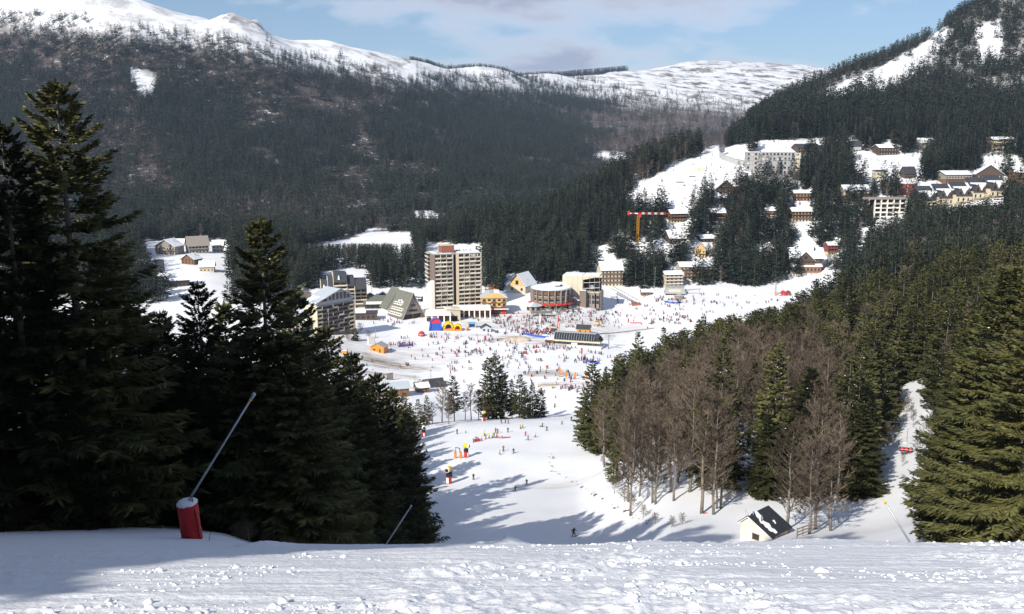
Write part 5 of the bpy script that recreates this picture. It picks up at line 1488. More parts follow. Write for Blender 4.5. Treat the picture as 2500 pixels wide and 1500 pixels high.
def cablecar():
    yaw = R(-14); D = 15.0
    p = hit(1412, 745, 300); mpp = p.y / FPX
    c = Vector((p.x + math.sin(-yaw) * -D / 2 * 1, p.y + D / 2, gz(p.x, p.y + D / 2)))
    b = Bld('cable_car_station', c, yaw, 'beige concrete cable car station with cantilevered flat roof right of the rotunda', 'building')
    b.box('wall', -8, 6.5, -D / 2, D / 2, -3, 20.4, M_CONC)
    for x in (-4.2, -.6, 3.0): b.box('wall_joint', x - .06, x + .06, -D / 2 - .03, -D / 2 + .1, 2, 20.2, M_WOOD_G)
    b.box('roof_snow', -7.6, 6, -D / 2 + .5, D / 2 - .4, 20.41, 20.8, M_SNOW)
    b.part('canopy', MB().prism([(6.51, 17.6), (18.5, 20.3), (18.5, 20.9), (6.51, 20.5)], 'y', -D / 2 + .4, D / 2 - .4, M_CONC))
    b.part('canopy_snow', MB().prism([(6.6, 20.52), (18.2, 20.92), (18.2, 21.2), (6.6, 20.9)], 'y', -D / 2 + .8, D / 2 - .8, M_SNOW))
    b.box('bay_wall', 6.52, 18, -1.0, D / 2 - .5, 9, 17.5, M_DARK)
    b.box('bay_floor', 6.52, 19, -D / 2 + .6, D / 2 - .6, 8.4, 9.0, M_CONC)
    b.box('lower_wall', 6.53, 19.5, -D / 2 + 1.2, D / 2 - .8, -3, 8.39, M_WOOD_G)
    for k in range(4):
        for f in range(2):
            b.box('window', 7.4 + k * 3.0, 9.2 + k * 3.0, -D / 2 + 1.05, -D / 2 + 1.3, .6 + f * 3.6, 3.0 + f * 3.6, M_GLASS)
            b.box('wall_pier', 9.5 + k * 3.0, 10.1 + k * 3.0, -D / 2 + .8, -D / 2 + 1.18, -2, 8.2, M_CONC)
    for x in (11.5, 15, 18.4):
        b.part('steel_post', MB().tube([(x, -D / 2 + .3, -2), (x, -D / 2 + .3, 20)], .16, M_STEEL, 6))
    for z in (11.5, 15.5): b.part('steel_beam', MB().tube([(7, -D / 2 + .3, z), (19, -D / 2 + .3, z + 1)], .13, M_STEEL, 6))
    b.part('pulley', MB().tube([(13, -D / 2 + 1.5, 12.5), (13, -D / 2 + 2.1, 12.5)], 1.6, M_STEEL, 16))
    b.box('lift_tower', 5.0, 9.6, -D / 2 - 3.4, -D / 2 - .02, -3, 10.5, M_BROWN_R)
    b.box('lift_tower_snow', 5.2, 9.4, -D / 2 - 3.2, -D / 2 - .2, 10.51, 10.8, M_SNOW)
    b.part('porch_roof', MB().prism([(-3.5, 3.2), (1.2, 5.4), (5.2, 3.4), (5.2, 3.8), (1.2, 5.9), (-3.5, 3.6)], 'y', -D / 2 - 6, -D / 2 - 1, M_SNOW))
    for x in (-2.6, 4.2): b.box('porch_post', x - .15, x + .15, -D / 2 - 5.6, -D / 2 - 5.3, -2, 3.4, M_WOOD)
    # brown wing towards the rotunda
    b.box('wing', -18, -8.01, -2, D / 2 - 1, -3, 12.6, M_BROWN_R)
    b.box('wing_roof', -18.4, -8.02, -2.6, D / 2 - .8, 12.61, 13.2, M_CONC)
    b.box('wing_snow', -18, -8.2, -2.2, D / 2 - 1, 13.21, 13.5, M_SNOW)
    for k in range(3):
        b.box('wing_window', -16.8 + k * 3.0, -14.8 + k * 3.0, -2.12, -1.9, 6.5, 9.0, M_GLASS)
        b.box('wing_window', -16.8 + k * 3.0, -14.8 + k * 3.0, -2.12, -1.9, 1.5, 4.0, M_GLASS)
cablecar()

def gangway():
    a = at(1492, 704, 668); c = at(1560, 729, 640)
    e = Bld('gangway', (a.x, a.y, gz(a.x, a.y)), 0, 'long sloping steel gangway with lattice sides right of the cable car station', 'gangway')
    o = Vector((a.x, a.y, gz(a.x, a.y)))
    A = Vector(a) - o; Bv = Vector((c.x, c.y, gz(c.x, c.y) + 1.0)) - o
    side = Vector((0, 2.2, 0))
    for s_ in (0, 1):
        off = side * s_
        e.part('rail', MB().tube([A + off + Vector((0, 0, 2.2)), Bv + off + Vector((0, 0, 2.2))], .14, M_STEEL, 5))
        e.part('beam', MB().tube([A + off, Bv + off], .22, M_STEEL, 5))
        lat = MB(); n = 14
        for k in range(n):
            p0 = A.lerp(Bv, k / n) + off; p1 = A.lerp(Bv, (k + 1) / n) + off
            up = Vector((0, 0, 2.2))
            lat.tube([p0, p0 + up], .07, M_STEEL, 4); lat.tube([p0 + up, p1], .06, M_STEEL, 4)
        tag(e.part('lattice', lat), kind='stuff')
    mb = MB(); mb.poly([A, A + side, Bv + side, Bv], M_GREY); e.part('deck', mb)
    for t in (.25, .6):
        p = A.lerp(Bv, t) + side * .5
        e.part('support', MB().tube([p, (p.x, p.y, p.z - 12)], .2, M_STEEL, 6))
    e.box('foot_house', Bv.x - 5, Bv.x + 1, Bv.y - 2, Bv.y + 4, Bv.z - 3, Bv.z + .4, M_BRICK)
gangway()

# hotels behind the cable car station
b = chalet('cream_hotel', 'cream hotel with broad snowy roof above the cable car station', 8, M_CREAM, roof=M_SLATE, floors=4, D=16, roofh=0.30, balc=True, shutter=True, nwin=6, name='hotel')
b = chalet('hid1', 'cream hotel half hidden behind firs left of the upper lift station', 4, M_CREAM, floors=4, D=14, roofh=0.22, nwin=9, shutter=True, name='hotel')
b = chalet('hid2', 'pale flat-fronted house with open balconies behind the small upper lift', 10, M_CONC, floors=4, D=10, roofh=0.18, nwin=4, shutter=True, name='house')

# ------------------------------------------------------------------ chalets on the right slope
chalet('chA', 'brown chalet with overhanging snowy roof just right of the crane jib', 10, M_WOOD, M_CREAM, floors=3, roofh=.26)
chalet('chB', 'brown chalet with snow-edged rounded dormer above the dense firs', 4, M_WOOD, M_LARCH, floors=3, roofh=.32)
chalet('chC', 'low flat dark-red house left of the crane', 0, M_REDW, floors=1, roofh=.25, balc=False, name='house')
chalet('chD', 'low white building at the foot of the yellow crane', 5, M_WHITE, floors=2, roofh=.2, balc=False, name='house')
chalet('chE', 'yellow gabled chalet with steep snowy roof among the firs below', -15, M_YELLOW_W, roof=M_WOOD_D, along='y', floors=2, roofh=.5)
chalet('chF', 'low chalet almost buried under a wide snowy roof', 20, M_WOOD_D, floors=1, roofh=.62, balc=False)
chalet('chG', 'dark chalet with snowy roof between firs, above the yellow one', 12, M_WOOD_D, floors=1, roofh=.45, balc=False)
chalet('chH', 'tiny orange wooden chalet peeping between tall firs', 0, M_LARCH, floors=1, roofh=.35, balc=False)
chalet('chI', 'wide brown chalet with flat snowy roof and two balconies mid-slope', 3, M_WOOD, M_CREAM, floors=3, roofh=.24)
chalet('chJ', 'brown flat-roofed chalet uphill of the wide one', 0, M_WOOD, floors=2, roofh=.25)
chalet('chL', 'long dark-roofed chalet right behind the grey residence', 6, M_WOOD_D, floors=2, roofh=.4, snow=0)
chalet('chN', 'small red-brown chalet between firs right of the big gabled chalet', 8, M_REDW, M_CREAM, floors=3, roofh=.22)
chalet('chO', 'broad orange-red chalet with snowy roof above the white grid terraces', 3, M_CREAM, M_LARCH, floors=2, roofh=.35)
chalet('chS', 'wide low brown chalet with snow-laden flat roof in the clearing', 6, M_WOOD_G, M_WOOD, floors=2, roofh=.28)
chalet('chT', 'large dark gabled chalet on the snow field, left roof slope snowy', -18, M_WOOD_D, M_WOOD, along='y', floors=3, roofh=.42)
chalet('chU', 'orange-brown chalet cut by the right edge of the picture', 0, M_LARCH, floors=2, roofh=.3)
chalet('chV', 'cream flat-roofed house high at the right edge under the hill wood', 0, M_CREAM, floors=2, roofh=.2, shutter=True, name='house')
chalet('chW', 'dark brown chalet in the shade high up the slope', 4, M_WOOD_D, floors=2, roofh=.3, snow=.4)
chalet('chX', 'shaded house with white snowy roof under the hill wood', 0, M_GREY, floors=1, roofh=.4, balc=False, name='house')
chalet('chZ', 'small grey cube house beside a lone fir', 8, M_CONC, floors=2, roofh=.15, balc=False, snow=0, name='house')
chalet('chZ2', 'grey-roofed house beside the highest clearing', 0, M_GREY, floors=1, roofh=.45, balc=False, snow=0, name='house')
chalet('chZ3', 'dark house with bare grey roof uphill of the red house', 10, M_WOOD_D, roof=M_SLATE, floors=1, roofh=.55, balc=False, snow=0, name='house')
chalet('dark_aframe', 'dark brown steep-roofed chalet in the wood below the snow field', -10, M_WOOD_D, roof=M_WOOD_D, along='y', floors=1, roofh=.6, balc=False, snow=0)

def red_house():
    x0, y0, x1, y1 = RECTS['red']
    p = hit((x0 + x1) / 2, y1, 300); m_ = p.length / FPX; w = (x1 - x0) * m_ / 2; h = (y1 - y0) * m_
    b = Bld('red_house', p + Vector((0, 4, 0)), R(-3), 'dark red cube house with cream window strips in mid-slope', 'house')
    b.box('wall', -w, w, -4, 4, -4, h, M_REDW)
    b.box('roof_snow', -w - .2, w + .2, -4.2, 4.2, h + .01, h + .35, M_SNOW)
    for k in range(3):
        for f in range(2):
            x = -w + 2 * w * (k + .5) / 3; z = .6 + f * h / 2
            b.box('window', x - .6, x + .4, -4.1, -3.9, z, z + h * .3, M_GLASS)
            b.box('window_panel', x + .42, x + .95, -4.12, -3.9, z - .3, z + h * .36, M_CREAM)
red_house()

def grey_residence():
    x0, y0, x1, y1 = RECTS['grey_res']
    p = hit((x0 + x1) / 2, y1, 300); m_ = p.length / FPX
    w = (x1 - x0) * m_ / 2 * 0.97; h = (y1 - y0) * m_; D = 14
    yaw = R(-6)
    c, _ = site((x0 + x1) / 2, y1, yaw, D)
    b = Bld('grey_residence', c, yaw, 'long five storey grey concrete residence high on the right slope', 'building')
    hy = D / 2
    b.box('wall', -w, w * .82, -hy, hy, -5, h, M_GREY)
    b.box('end_wall', w * .82 + .01, w, -hy - .3, hy, -5, h * .96, M_CONC)
    b.box('roof_snow', -w + .3, w * .8, -hy + .4, hy - .3, h + .01, h + .3, M_SNOW)
    rg = random.Random(21); F = 5; n = 13
    for f in range(F):
        z = h * (f + .25) / F
        for k in range(n):
            x = -w + (1.8 * w) * (k + .5) / n
            if rg.random() < .78: b.box('window', x - .95, x + .95, -hy - .08, -hy + .1, z, z + h / F * .5, M_GLASS)
            if rg.random() < .3: b.box('balcony', x - 1.2, x + 1.2, -hy - .9, -hy - .01, z - .4, z + .3, M_GREY)
            if rg.random() < .16: b.box('closed_shutter', x - .95, x + .95, -hy - .12, -hy - .02, z, z + h / F * .4, M_SHUT)
        for k in range(2): b.box('window', w * .86 + k * 1.4, w * .86 + .9 + k * 1.4, -hy - .4, -hy - .2, z, z + 1.5, M_GLASS)
        b.box('floor_line', -w, w * .82, -hy - .06, -hy + .05, z - .75, z - .6, M_WOOD_G)
    for k in range(9): b.box('pilaster', -w + 1.8 * w * k / 8.0 - .12, -w + 1.8 * w * k / 8.0 + .12, -hy - .3, -hy + .02, -1, h - .3, M_GREY)
grey_residence()

def big_chalet():
    x0, y0, x1, y1 = RECTS['big_chalet']
    p = hit(1972, 669, 300); m_ = p.length / FPX
    w = 80 * m_ / 2; h = 60 * m_; D = 16
    c, _ = site(1968, 669, R(-4), D)
    b = Bld('big_chalet', c, R(-4), 'big three-storey brown chalet with snowy cross-gable roof at the top of the nursery slope', 'chalet')
    hy = D / 2
    b.box('foundation', -w * .9, w * .9, -hy - 3, hy, -5, 1.2, M_WHITE)
    b.box('front_wing', -w * .92, w * .78, -hy - 3.0, -hy - .01, 1.21, h * .30, M_LARCH)
    b.part('wing_roof', MB().prism([(-hy - 3.8, h * .30), (-hy - .02, h * .36), (-hy - .02, h * .40), (-hy - 3.8, h * .335)], 'x', -w * .98, w * .84, M_SNOW))
    b.box('wall', -w * .95, w * .95, -hy, hy, 1.21, h * .62, M_WOOD_D)
    b.gable('roof', -w * .95, w * .95, -hy, hy, h * .62, h * .95, .25, M_SLATE, .9, 'x')
    b.gable('roof_snow', -w * .95, w * .95, -hy, hy, h * .62 + .25, h * .95 + .25, .45, M_SNOW, .85, 'x')
    gw = w * .52; gx = -w * .1
    b.part('cross_gable', MB().prism([(gx - gw, h * .34), (gx + gw, h * .34), (gx + gw, h * .52), (gx, h * .84), (gx - gw, h * .52)], 'y', -hy - 1.6, 0, M_WOOD_D))
    b.gable('gable_roof', gx - gw, gx + gw, -hy - 1.6, 1, h * .52, h * .85, .3, M_WOOD, .9, 'y')
    b.gable('gable_snow', gx - gw, gx + gw, -hy - 1.0, 1, h * .52 + .31, h * .85 + .31, .4, M_SNOW, .8, 'y')
    for k in range(5):
        x = gx - gw + 2 * gw * (k + .5) / 5
        b.box('window', x - .6, x + .6, -hy - 1.72, -hy - 1.5, h * .42, h * .51, M_GLASS)
    b.box('window', gx - 1.2, gx + 1.2, -hy - 1.72, -hy - 1.5, h * .6, h * .68, M_GLASS)
    b.box('balcony_rail', gx - gw, gx + gw, -hy - 2.8, -hy - 2.7, h * .36, h * .42, M_WOOD)
    for k in range(8):
        x = -w * .9 + w * 1.66 * (k + .5) / 8
        b.box('window', x - .7, x + .7, -hy - 3.12, -hy - 2.9, h * .14, h * .24, M_GLASS)
    for s_ in (-1, 1): b.box('window', s_ * w * .78 - .6, s_ * w * .78 + .6, -hy - .12, -hy + .1, h * .45, h * .54, M_GLASS)
    b.box('chimney', w * .45, w * .45 + 1.1, -3, -1.9, h * .7, h * 1.0, M_WOOD_D)
    for k in range(7): b.box('deck_post', -w * .9 + k * w * .28, -w * .9 + k * w * .28 + .3, -hy - 3.9, -hy - 3.6, -4, 1.2, M_WOOD)
    b.box('deck', -w * .95, w * .82, -hy - 4.1, -hy - 3.02, 1.0, 1.2, M_WHITE)
big_chalet()

def grid_terraces():
    x0, y0, x1, y1 = RECTS['grid']
    p = hit((x0 + x1) / 2, y1, 300); m_ = p.length / FPX
    w = (x1 - x0) * m_ / 2 * .96; h = (y1 - y0) * m_; D = 10
    c, _ = site((x0 + x1) / 2, y1, R(4), D)
    b = Bld('terrace_block', c, R(4), 'white concrete grid of open balconies, four rows, among the firs', 'building')
    hy = D / 2; n = 5; F = 4
    b.box('back_wall', -w, w, -hy + 1.6, hy, -5, h * .9, M_WOOD_D)
    b.box('roof', -w * 1.5, w * 1.02, -hy - .3, hy, h * .90, h, M_WOOD_G)
    for k in range(n + 1): b.box('pier', -w + 2 * w * k / n - .35, -w + 2 * w * k / n + .35, -hy - .2, -hy + 1.59, -4, h * .9, M_WHITE)
    for f in range(F):
        z = h * .9 * f / F
        b.box('slab', -w, w, -hy - .1, -hy + 1.58, z - .15, z + .25, M_WHITE)
        for k in range(n):
            a0 = -w + 2 * w * k / n + .4; a1 = -w + 2 * w * (k + 1) / n - .4
            b.box('balcony_panel', a0, a1, -hy - .05, -hy + .08, z + .26, z + h * .07, M_WHITE if (f + k) % 3 else M_WOOD_G)
            b.box('window', a0 + .2, a1 - .2, -hy + 1.45, -hy + 1.62, z + .3, z + h * .17, M_GLASS)
grid_terraces()

def roof_row():
    for k in range(5):
        px = 2268 + k * 42; py = 508 - k * 5 - (4 if k > 2 else 0)
        p = hit(px, py, 300); m_ = p.length / FPX
        w = 20 * m_; h = 46 * m_; D = 12
        c, _ = site(px, py, R(12), D)
        b = Bld('terraced_house', c, R(12), 'dark-roofed terraced house with snow-filled roof valley, %s of the row of five' % ('leftmost', 'second from left', 'middle', 'second from right', 'rightmost')[k], 'house', 'row of dark-roofed houses')
        hy = D / 2
        b.box('wall', -w + .02, w - .02, -hy, hy, -4, h * .42, M_CREAM)
        b.part('roof', MB().prism([(-hy - .8, h * .36), (hy, h * .98), (hy, h * 1.02), (-hy - .8, h * .41)], 'x', -w + .03, w - .03, M_SLATE))
        for s_ in (-.5, .5):
            x = s_ * w
            b.part('dormer', MB().prism([(x - w * .4, h * .40), (x + w * .4, h * .40), (x, h * .78)], 'y', -hy - .5, 2, M_SLATE, M_WOOD_D))
            b.box('window', x - .9, x + .9, -hy - .6, -hy - .45, h * .44, h * .56, M_GLASS)
        b.part('roof_snow', MB().prism([(-w * .22, h * .62), (0, h * .44), (w * .22, h * .62), (w * .8, h * .74), (w * .8, h * .80), (-w * .8, h * .80), (-w * .8, h * .74)], 'y', -hy - .4, 2.2, M_SNOW))
        for q in range(3): b.box('window', -w * .75 + q * w * .6, -w * .75 + q * w * .6 + 1.4, -hy - .1, -hy + .1, h * .12, h * .27, M_GLASS)
        b.box('balcony', -w * .9, w * .9, -hy - 1.1, -hy - .01, h * .05, h * .09, M_WOOD_G)
roof_row()

def hill_road():
    # curving retaining wall of the road above the snow field
    pts = [(1770, 356, 945), (1758, 362, 935), (1757, 370, 925), (1770, 380, 915), (1795, 389, 905), (1826, 395, 898)]
    o = at(1790, 385, 910); o.z = gz(o.x, o.y)
    e = Bld('retaining_wall', o, 0, 'curving grey retaining wall of the road above the snow field', 'wall')
    mb = MB(); top = MB()
    P_ = []
    for (px, py, Y) in pts:
        q = at(px, py, Y); P_.append(Vector((q.x, q.y, max(gz(q.x, q.y) + 1.5, q.z))) - o)
    for a0, a1 in zip(P_[:-1], P_[1:]):
        dn = Vector((0, 0, 6.5)); bk = Vector((0, 1.0, 0))
        mb.poly([a0 - dn, a1 - dn, a1, a0], M_GREY); mb.poly([a0, a1, a1 + bk, a0 + bk], M_GREY); mb.poly([a0 + bk, a1 + bk, a1 + bk - dn, a0 + bk - dn], M_GREY)
        top.poly([a0 + bk + Vector((0, 0, .02)), a1 + bk + Vector((0, 0, .02)), a1 + Vector((1, 7, .4)), a0 + Vector((1, 7, .4))], M_SLATE)
    e.part('wall', mb); e.part('road_surface', top)
    rg = random.Random(2)
    for (px, py, w, lab) in ((930 * 0 + 1690, 433, 6, 'small dark rail on the snow field, upper of two'), (1660, 447, 7, 'small dark rail on the snow field, lower of two')):
        q = hit(px, py, 300)
        b = Bld('snow_rail', q, R(-8), lab, 'rail')
        b.box('beam', -w / 2, w / 2, -.3, .3, .6, 1.3, M_WOOD_D)
        for x in (-w / 2 + .5, w / 2 - .5): b.box('post', x - .2, x + .2, -.2, .2, -.5, .6, M_WOOD_D)
    q = hit(1708, 418, 300)
    b = Bld('water_tank', q, R(-10), 'low concrete tank front set in the snow field', 'tank')
    b.box('wall', -5.5, 5.5, -1, 2, -3, 3.2, M_CONC); b.box('lid', -5.8, 5.8, -1.2, 2.4, 3.21, 3.5, M_SNOW)
    b.box('hatch', -1.0, .2, -1.08, -.9, .4, 2.2, M_GREY)
hill_road()

def crane():
    p = hit(1556, 612, 300)
    b = Bld('tower_crane', p, R(-7), 'yellow tower crane with red and white jib in the wood', 'crane')
    m_ = p.length / FPX
    Hm = 84 * m_; s = .85
    mast = MB()
    for (x, y) in ((-s, -s), (s, -s), (s, s), (-s, s)): mast.tube([(x, y, -2), (x, y, Hm)], .22, M_CRANE, 4)
    n = 14
    for k in range(n):
        z0, z1 = Hm * k / n, Hm * (k + 1) / n
        f = 1 if k % 2 else -1
        for (ax, ay, bx, by) in ((-s, -s, s, -s), (s, -s, s, s), (s, s, -s, s), (-s, s, -s, -s)):
            mast.tube([(ax, ay, z0 if f > 0 else z1), (bx, by, z1 if f > 0 else z0)], .15, M_CRANE, 4)
    b.part('mast', mast)
    b.box('slewing_ring', -1.3, 1.3, -1.3, 1.3, Hm, Hm + 1.2, M_RED)
    b.box('cab', 1.0, 2.6, -2.8, -1.31, Hm - 1.2, Hm + 1.4, M_RED)
    z = Hm + 1.2; Lj = 66 * m_ / math.cos(R(7)); seg = 9
    for k in range(seg):
        x0, x1 = .2 + Lj * k / seg, .2 + Lj * (k + 1) / seg - .02
        m = M_RED if k % 2 == 0 else M_WHITEP
        j = MB()
        for (yy, zz) in ((-.6, z + .1), (.6, z + .1), (0, z + 1.5)): j.tube([(x0, yy, zz), (x1, yy, zz)], .12, m, 4)
        xm = (x0 + x1) / 2
        for (yy) in (-.6, .6):
            j.tube([(x0, yy, z + .1), (xm, 0, z + 1.5)], .09, m, 4); j.tube([(xm, 0, z + 1.5), (x1, yy, z + .1)], .09, m, 4)
        j.box(x0 + .15, x1 - .15, -.35, .35, z + .45, z + .75, m)
        b.part('jib_section', j)
    Lc = 24 * m_
    for k in range(3):
        x0, x1 = -.2 - Lc * k / 3, -.2 - Lc * (k + 1) / 3 + .02
        b.box('counter_jib_section', x1, x0, -.6, .6, z + .3, z + 1.1, M_WHITEP if k % 2 == 0 else M_RED)
    b.box('counterweight', -Lc - .6, -Lc + 1.4, -.8, .8, z - .8, z + 2.6, M_RED)
    b.box('base', -2.4, 2.4, -2.4, 2.4, -2.5, .4, M_GREY)
crane()

# ------------------------------------------------------------------ chalets of the valley on the left
RECTS.update({'lv1': (378, 588, 430, 622), 'lv2': (462, 580, 510, 619), 'lv3': (425, 586, 466, 602), 'lv4': (519, 590, 545, 616), 'lv5': (338, 640, 398, 680), 'lv6': (386, 672, 412, 702)})
chalet('lv1', 'grey-brown gabled chalet in the left valley beyond the big fir', -12, M_WOOD_G, along='y', floors=2, roofh=.45)
chalet('lv2', 'chalet with long grey roof slope in the left valley', 30, M_WOOD_G, roof=M_WOOD_G, floors=2, roofh=.5, snow=0)
chalet('lv3', 'long house under a white snowy roof in the left valley', 5, M_CREAM, floors=1, roofh=.55, balc=False, name='house')
chalet('lv4', 'small cream house with snowy roof left of the pointed fir', 8, M_CREAM, floors=2, roofh=.4, balc=False, name='house')
chalet('lv5', 'brown chalet with half-snowed roof lower in the left valley', 25, M_WOOD_G, M_LARCH, floors=2, roofh=.5, snow=.3)
for i_, (key, rc, lab, kw) in enumerate((
    ('lv7', (283, 592, 330, 618), 'snowy-roofed chalet furthest left in the left valley', dict(wall=M_WOOD_G, roofh=.55, yaw_deg=20)),
    ('lv8', (440, 622, 478, 646), 'brown chalet with white roof on the snow of the left valley', dict(wall=M_WOOD, roofh=.5, yaw_deg=-20, along='y')),
    ('lv9', (488, 640, 522, 664), 'cream chalet under deep snow beside the pointed fir', dict(wall=M_CREAM, roofh=.5, yaw_deg=12)),
    ('lv10', (418, 668, 462, 700), 'dark chalet with white snowy roof in the middle of the left valley', dict(wall=M_WOOD_D, roofh=.5, yaw_deg=28)),
    ('lv11', (548, 600, 580, 620), 'low house with white roof behind the pointed fir', dict(wall=M_WOOD_G, roofh=.55, yaw_deg=-6)))):
    RECTS[key] = rc
    chalet(key, lab, floors=2, balc=False, **kw)
chalet('lv6', 'grey apartment house with white window grid in the left valley', 4, M_GREY, floors=3, roofh=.15, nwin=3, shutter=True, name='house')

# ------------------------------------------------------------------ lift stations and things of the snow front
def lift_station():
    yaw = R(-17)
    c, Y = site(1406, 846, yaw, 9)
    b = Bld('chairlift_station', c, yaw, 'long dark-glazed chairlift station with grey roof on the snow front', 'building')
    Lh = 13.0
    prof = [(-4.6, 3.4), (-4.2, 5.0), (-3.0, 6.4), (-1.2, 7.1), (1.2, 7.1), (3.2, 6.3), (4.6, 3.4)]
    b.part('shell', MB().prism(prof, 'x', -Lh, Lh - 2, M_DARK))
    n = 16
    for k in range(n):
        x0 = -Lh + .3 + (2 * Lh - 2.6) * k / n; x1 = -Lh + .3 + (2 * Lh - 2.6) * (k + 1) / n - .28
        mb = MB()
        for (a0, a1) in zip(prof[:3], prof[1:4]):
            mb.poly([(x0, a0[0] - .08, a0[1] + .06), (x1, a0[0] - .08, a0[1] + .06), (x1, a1[0] - .08, a1[1] + .06), (x0, a1[0] - .08, a1[1] + .06)], M_GLASS)
        b.part('glass_panel', mb)
    for k in range(n + 1):
        x0 = -Lh + .02 + (2 * Lh - 2.6) * k / n
        mb = MB()
        for (a0, a1) in zip(prof[:3], prof[1:4]): mb.tube([(x0, a0[0] - .1, a0[1] + .05), (x0, a1[0] - .1, a1[1] + .05)], .09, M_METAL_R, 4)
        b.part('glazing_bar', mb)
    b.box('roof', -Lh - .2, Lh - 1.8, -1.6, 1.6, 7.12, 7.4, M_GREY)
    b.part('roof_slope', MB().prism([(1.3, 7.2), (3.3, 6.4), (4.8, 3.4), (4.95, 3.5), (3.5, 6.55), (1.4, 7.4)], 'x', -Lh - .2, Lh - 1.8, M_GREY))
    b.part('nose', MB().prism([(Lh - 1.99, 3.4), (Lh + 1.5, 3.4), (Lh - .2, 5.4), (Lh - 1.99, 6.6)], 'y', -3.6, 3.6, M_GLASS))
    b.box('fascia', -Lh - .3, Lh + 1.2, -4.9, 4.9, 2.5, 3.38, M_CREAM)
    for x in (-Lh + 2, -Lh + 9, Lh - 9, Lh - 3): b.box('column', x - .5, x + .5, -.9, .9, -2, 2.49, M_GREY)
    b.box('engine_box', -3, 0.5, -3.4, -1.5, .2, 2.4, M_WHITE)
    b.box('cabin', -Lh - 5.5, -Lh - .4, -4.6, -.4, -1, 3.0, M_WOOD)
    b.box('cabin_snow', -Lh - 5.7, -Lh - .35, -4.8, -.2, 3.01, 3.4, M_SNOW)
    b.box('cabin_window', -Lh - 4.6, -Lh - 1.6, -4.72, -4.55, .9, 2.1, M_GLASS)
    b.part('platform', MB().prism([(-7.5, -1.5), (6, -1.5), (5.4, .25), (-6.6, .25)], 'x', -Lh - 3, Lh + 2, M_SNOW))
    # exit gantry with pulley train
    b.part('gantry_post', MB().tube([(Lh + 5.2, 0, -2), (Lh + 5.2, 0, 7.2)], .28, M_STEEL, 8))
    for s_ in (-1, 1):
        b.part('gantry_arm', MB().tube([(Lh + 5.2, 0, 5.6), (Lh + 5.2, s_ * 3.4, 6.0)], .16, M_STEEL, 6))
        b.part('pulley_train', MB().box(Lh + 2.6, Lh + 8.2, s_ * 3.4 - .2, s_ * 3.4 + .2, 5.9, 6.2, M_STEEL))
        b.part('walkway', MB().box(Lh + 2.4, Lh + 8.4, s_ * 4.0 - .3, s_ * 4.0 + .3, 5.1, 5.2, M_STEEL))
        for x in (Lh + 2.5, Lh + 5.2, Lh + 8.3): b.part('handrail', MB().tube([(x, s_ * 4.3, 5.2), (x, s_ * 4.3, 6.6)], .06, M_STEEL, 4))
    b.part('gantry_frame', MB().tube([(Lh + 4, 0, 7), (Lh + 4.4, 0, 9.4), (Lh + 7.6, 0, 9.6), (Lh + 8, 0, 7)], .1, M_STEEL, 5))
    # timber sign frame with dark board
    q = hit(1354, 814, 300)
    g = Bld('sign_frame', q, R(-10), 'timber gate with orange posts and dark board behind the chairlift station', 'sign')
    for x in (-2.9, 2.9): g.box('post', x - .3, x + .3, -.3, .3, -1, 5.2 if x > 0 else 4.4, M_ORANGE)
    g.box('board', -2.2, 1.8, -.12, .12, 1.0, 3.0, M_SLATE)
    g.box('board_frame', -2.55, 2.5, -.1, .1, 3.02, 3.3, M_WOOD_G)
    g.part('beam', MB().tube([(-3.4, 0, 4.9), (3.2, 0, 3.5)], .2, M_WOOD, 6))
    g.part('ball', MB().tube([(2.9, 0, 5.3), (2.9, 0, 6.2)], [.5, .35], M_ORANGE, 8))
    # orange ticket hut
    q, _ = site(1423, 815, R(-14), 6)
    hut('ticket_hut', q, R(-14), 8.0, 6.0, 5.2, M_ORANGE, M_SLATE, 'orange ticket hut with dark roof behind the chairlift station')
    # snow bank tops left of the station
    q = hit(1320, 818, 300)
def hut(name, q, yaw, w, d, h, wall, roof, label, snow=False, along='x'):
    b = Bld(name, q, yaw, label, 'hut')
    hx, hy = w / 2, d / 2
    b.box('wall', -hx, hx, -hy, hy, -1, h * .6, wall)
    if along == 'x':
        b.part('gable_wall', MB().prism([(-hy, h * .6), (hy, h * .6), (0, h * .96)], 'x', -hx + .01, hx - .01, wall))
    else:
        b.part('gable_wall', MB().prism([(-hx, h * .6), (hx, h * .6), (0, h * .96)], 'y', -hy + .01, hy - .01, wall))
    b.gable('roof', -hx, hx, -hy, hy, h * .6, h * .98, .15, roof, .5, along)
    if snow: b.gable('roof_snow', -hx, hx, -hy, hy, h * .6 + .15, h * .98 + .15, .22, M_SNOW, .45, along)
    b.box('door', hx * .3, hx * .3 + .9, -hy - .06, -hy + .05, 0, 2.0, M_WOOD_D)
    b.box('window', -hx * .6, -hx * .6 + 1.3, -hy - .06, -hy + .05, 1.0, 2.0, M_GLASS)
    return b
lift_station()

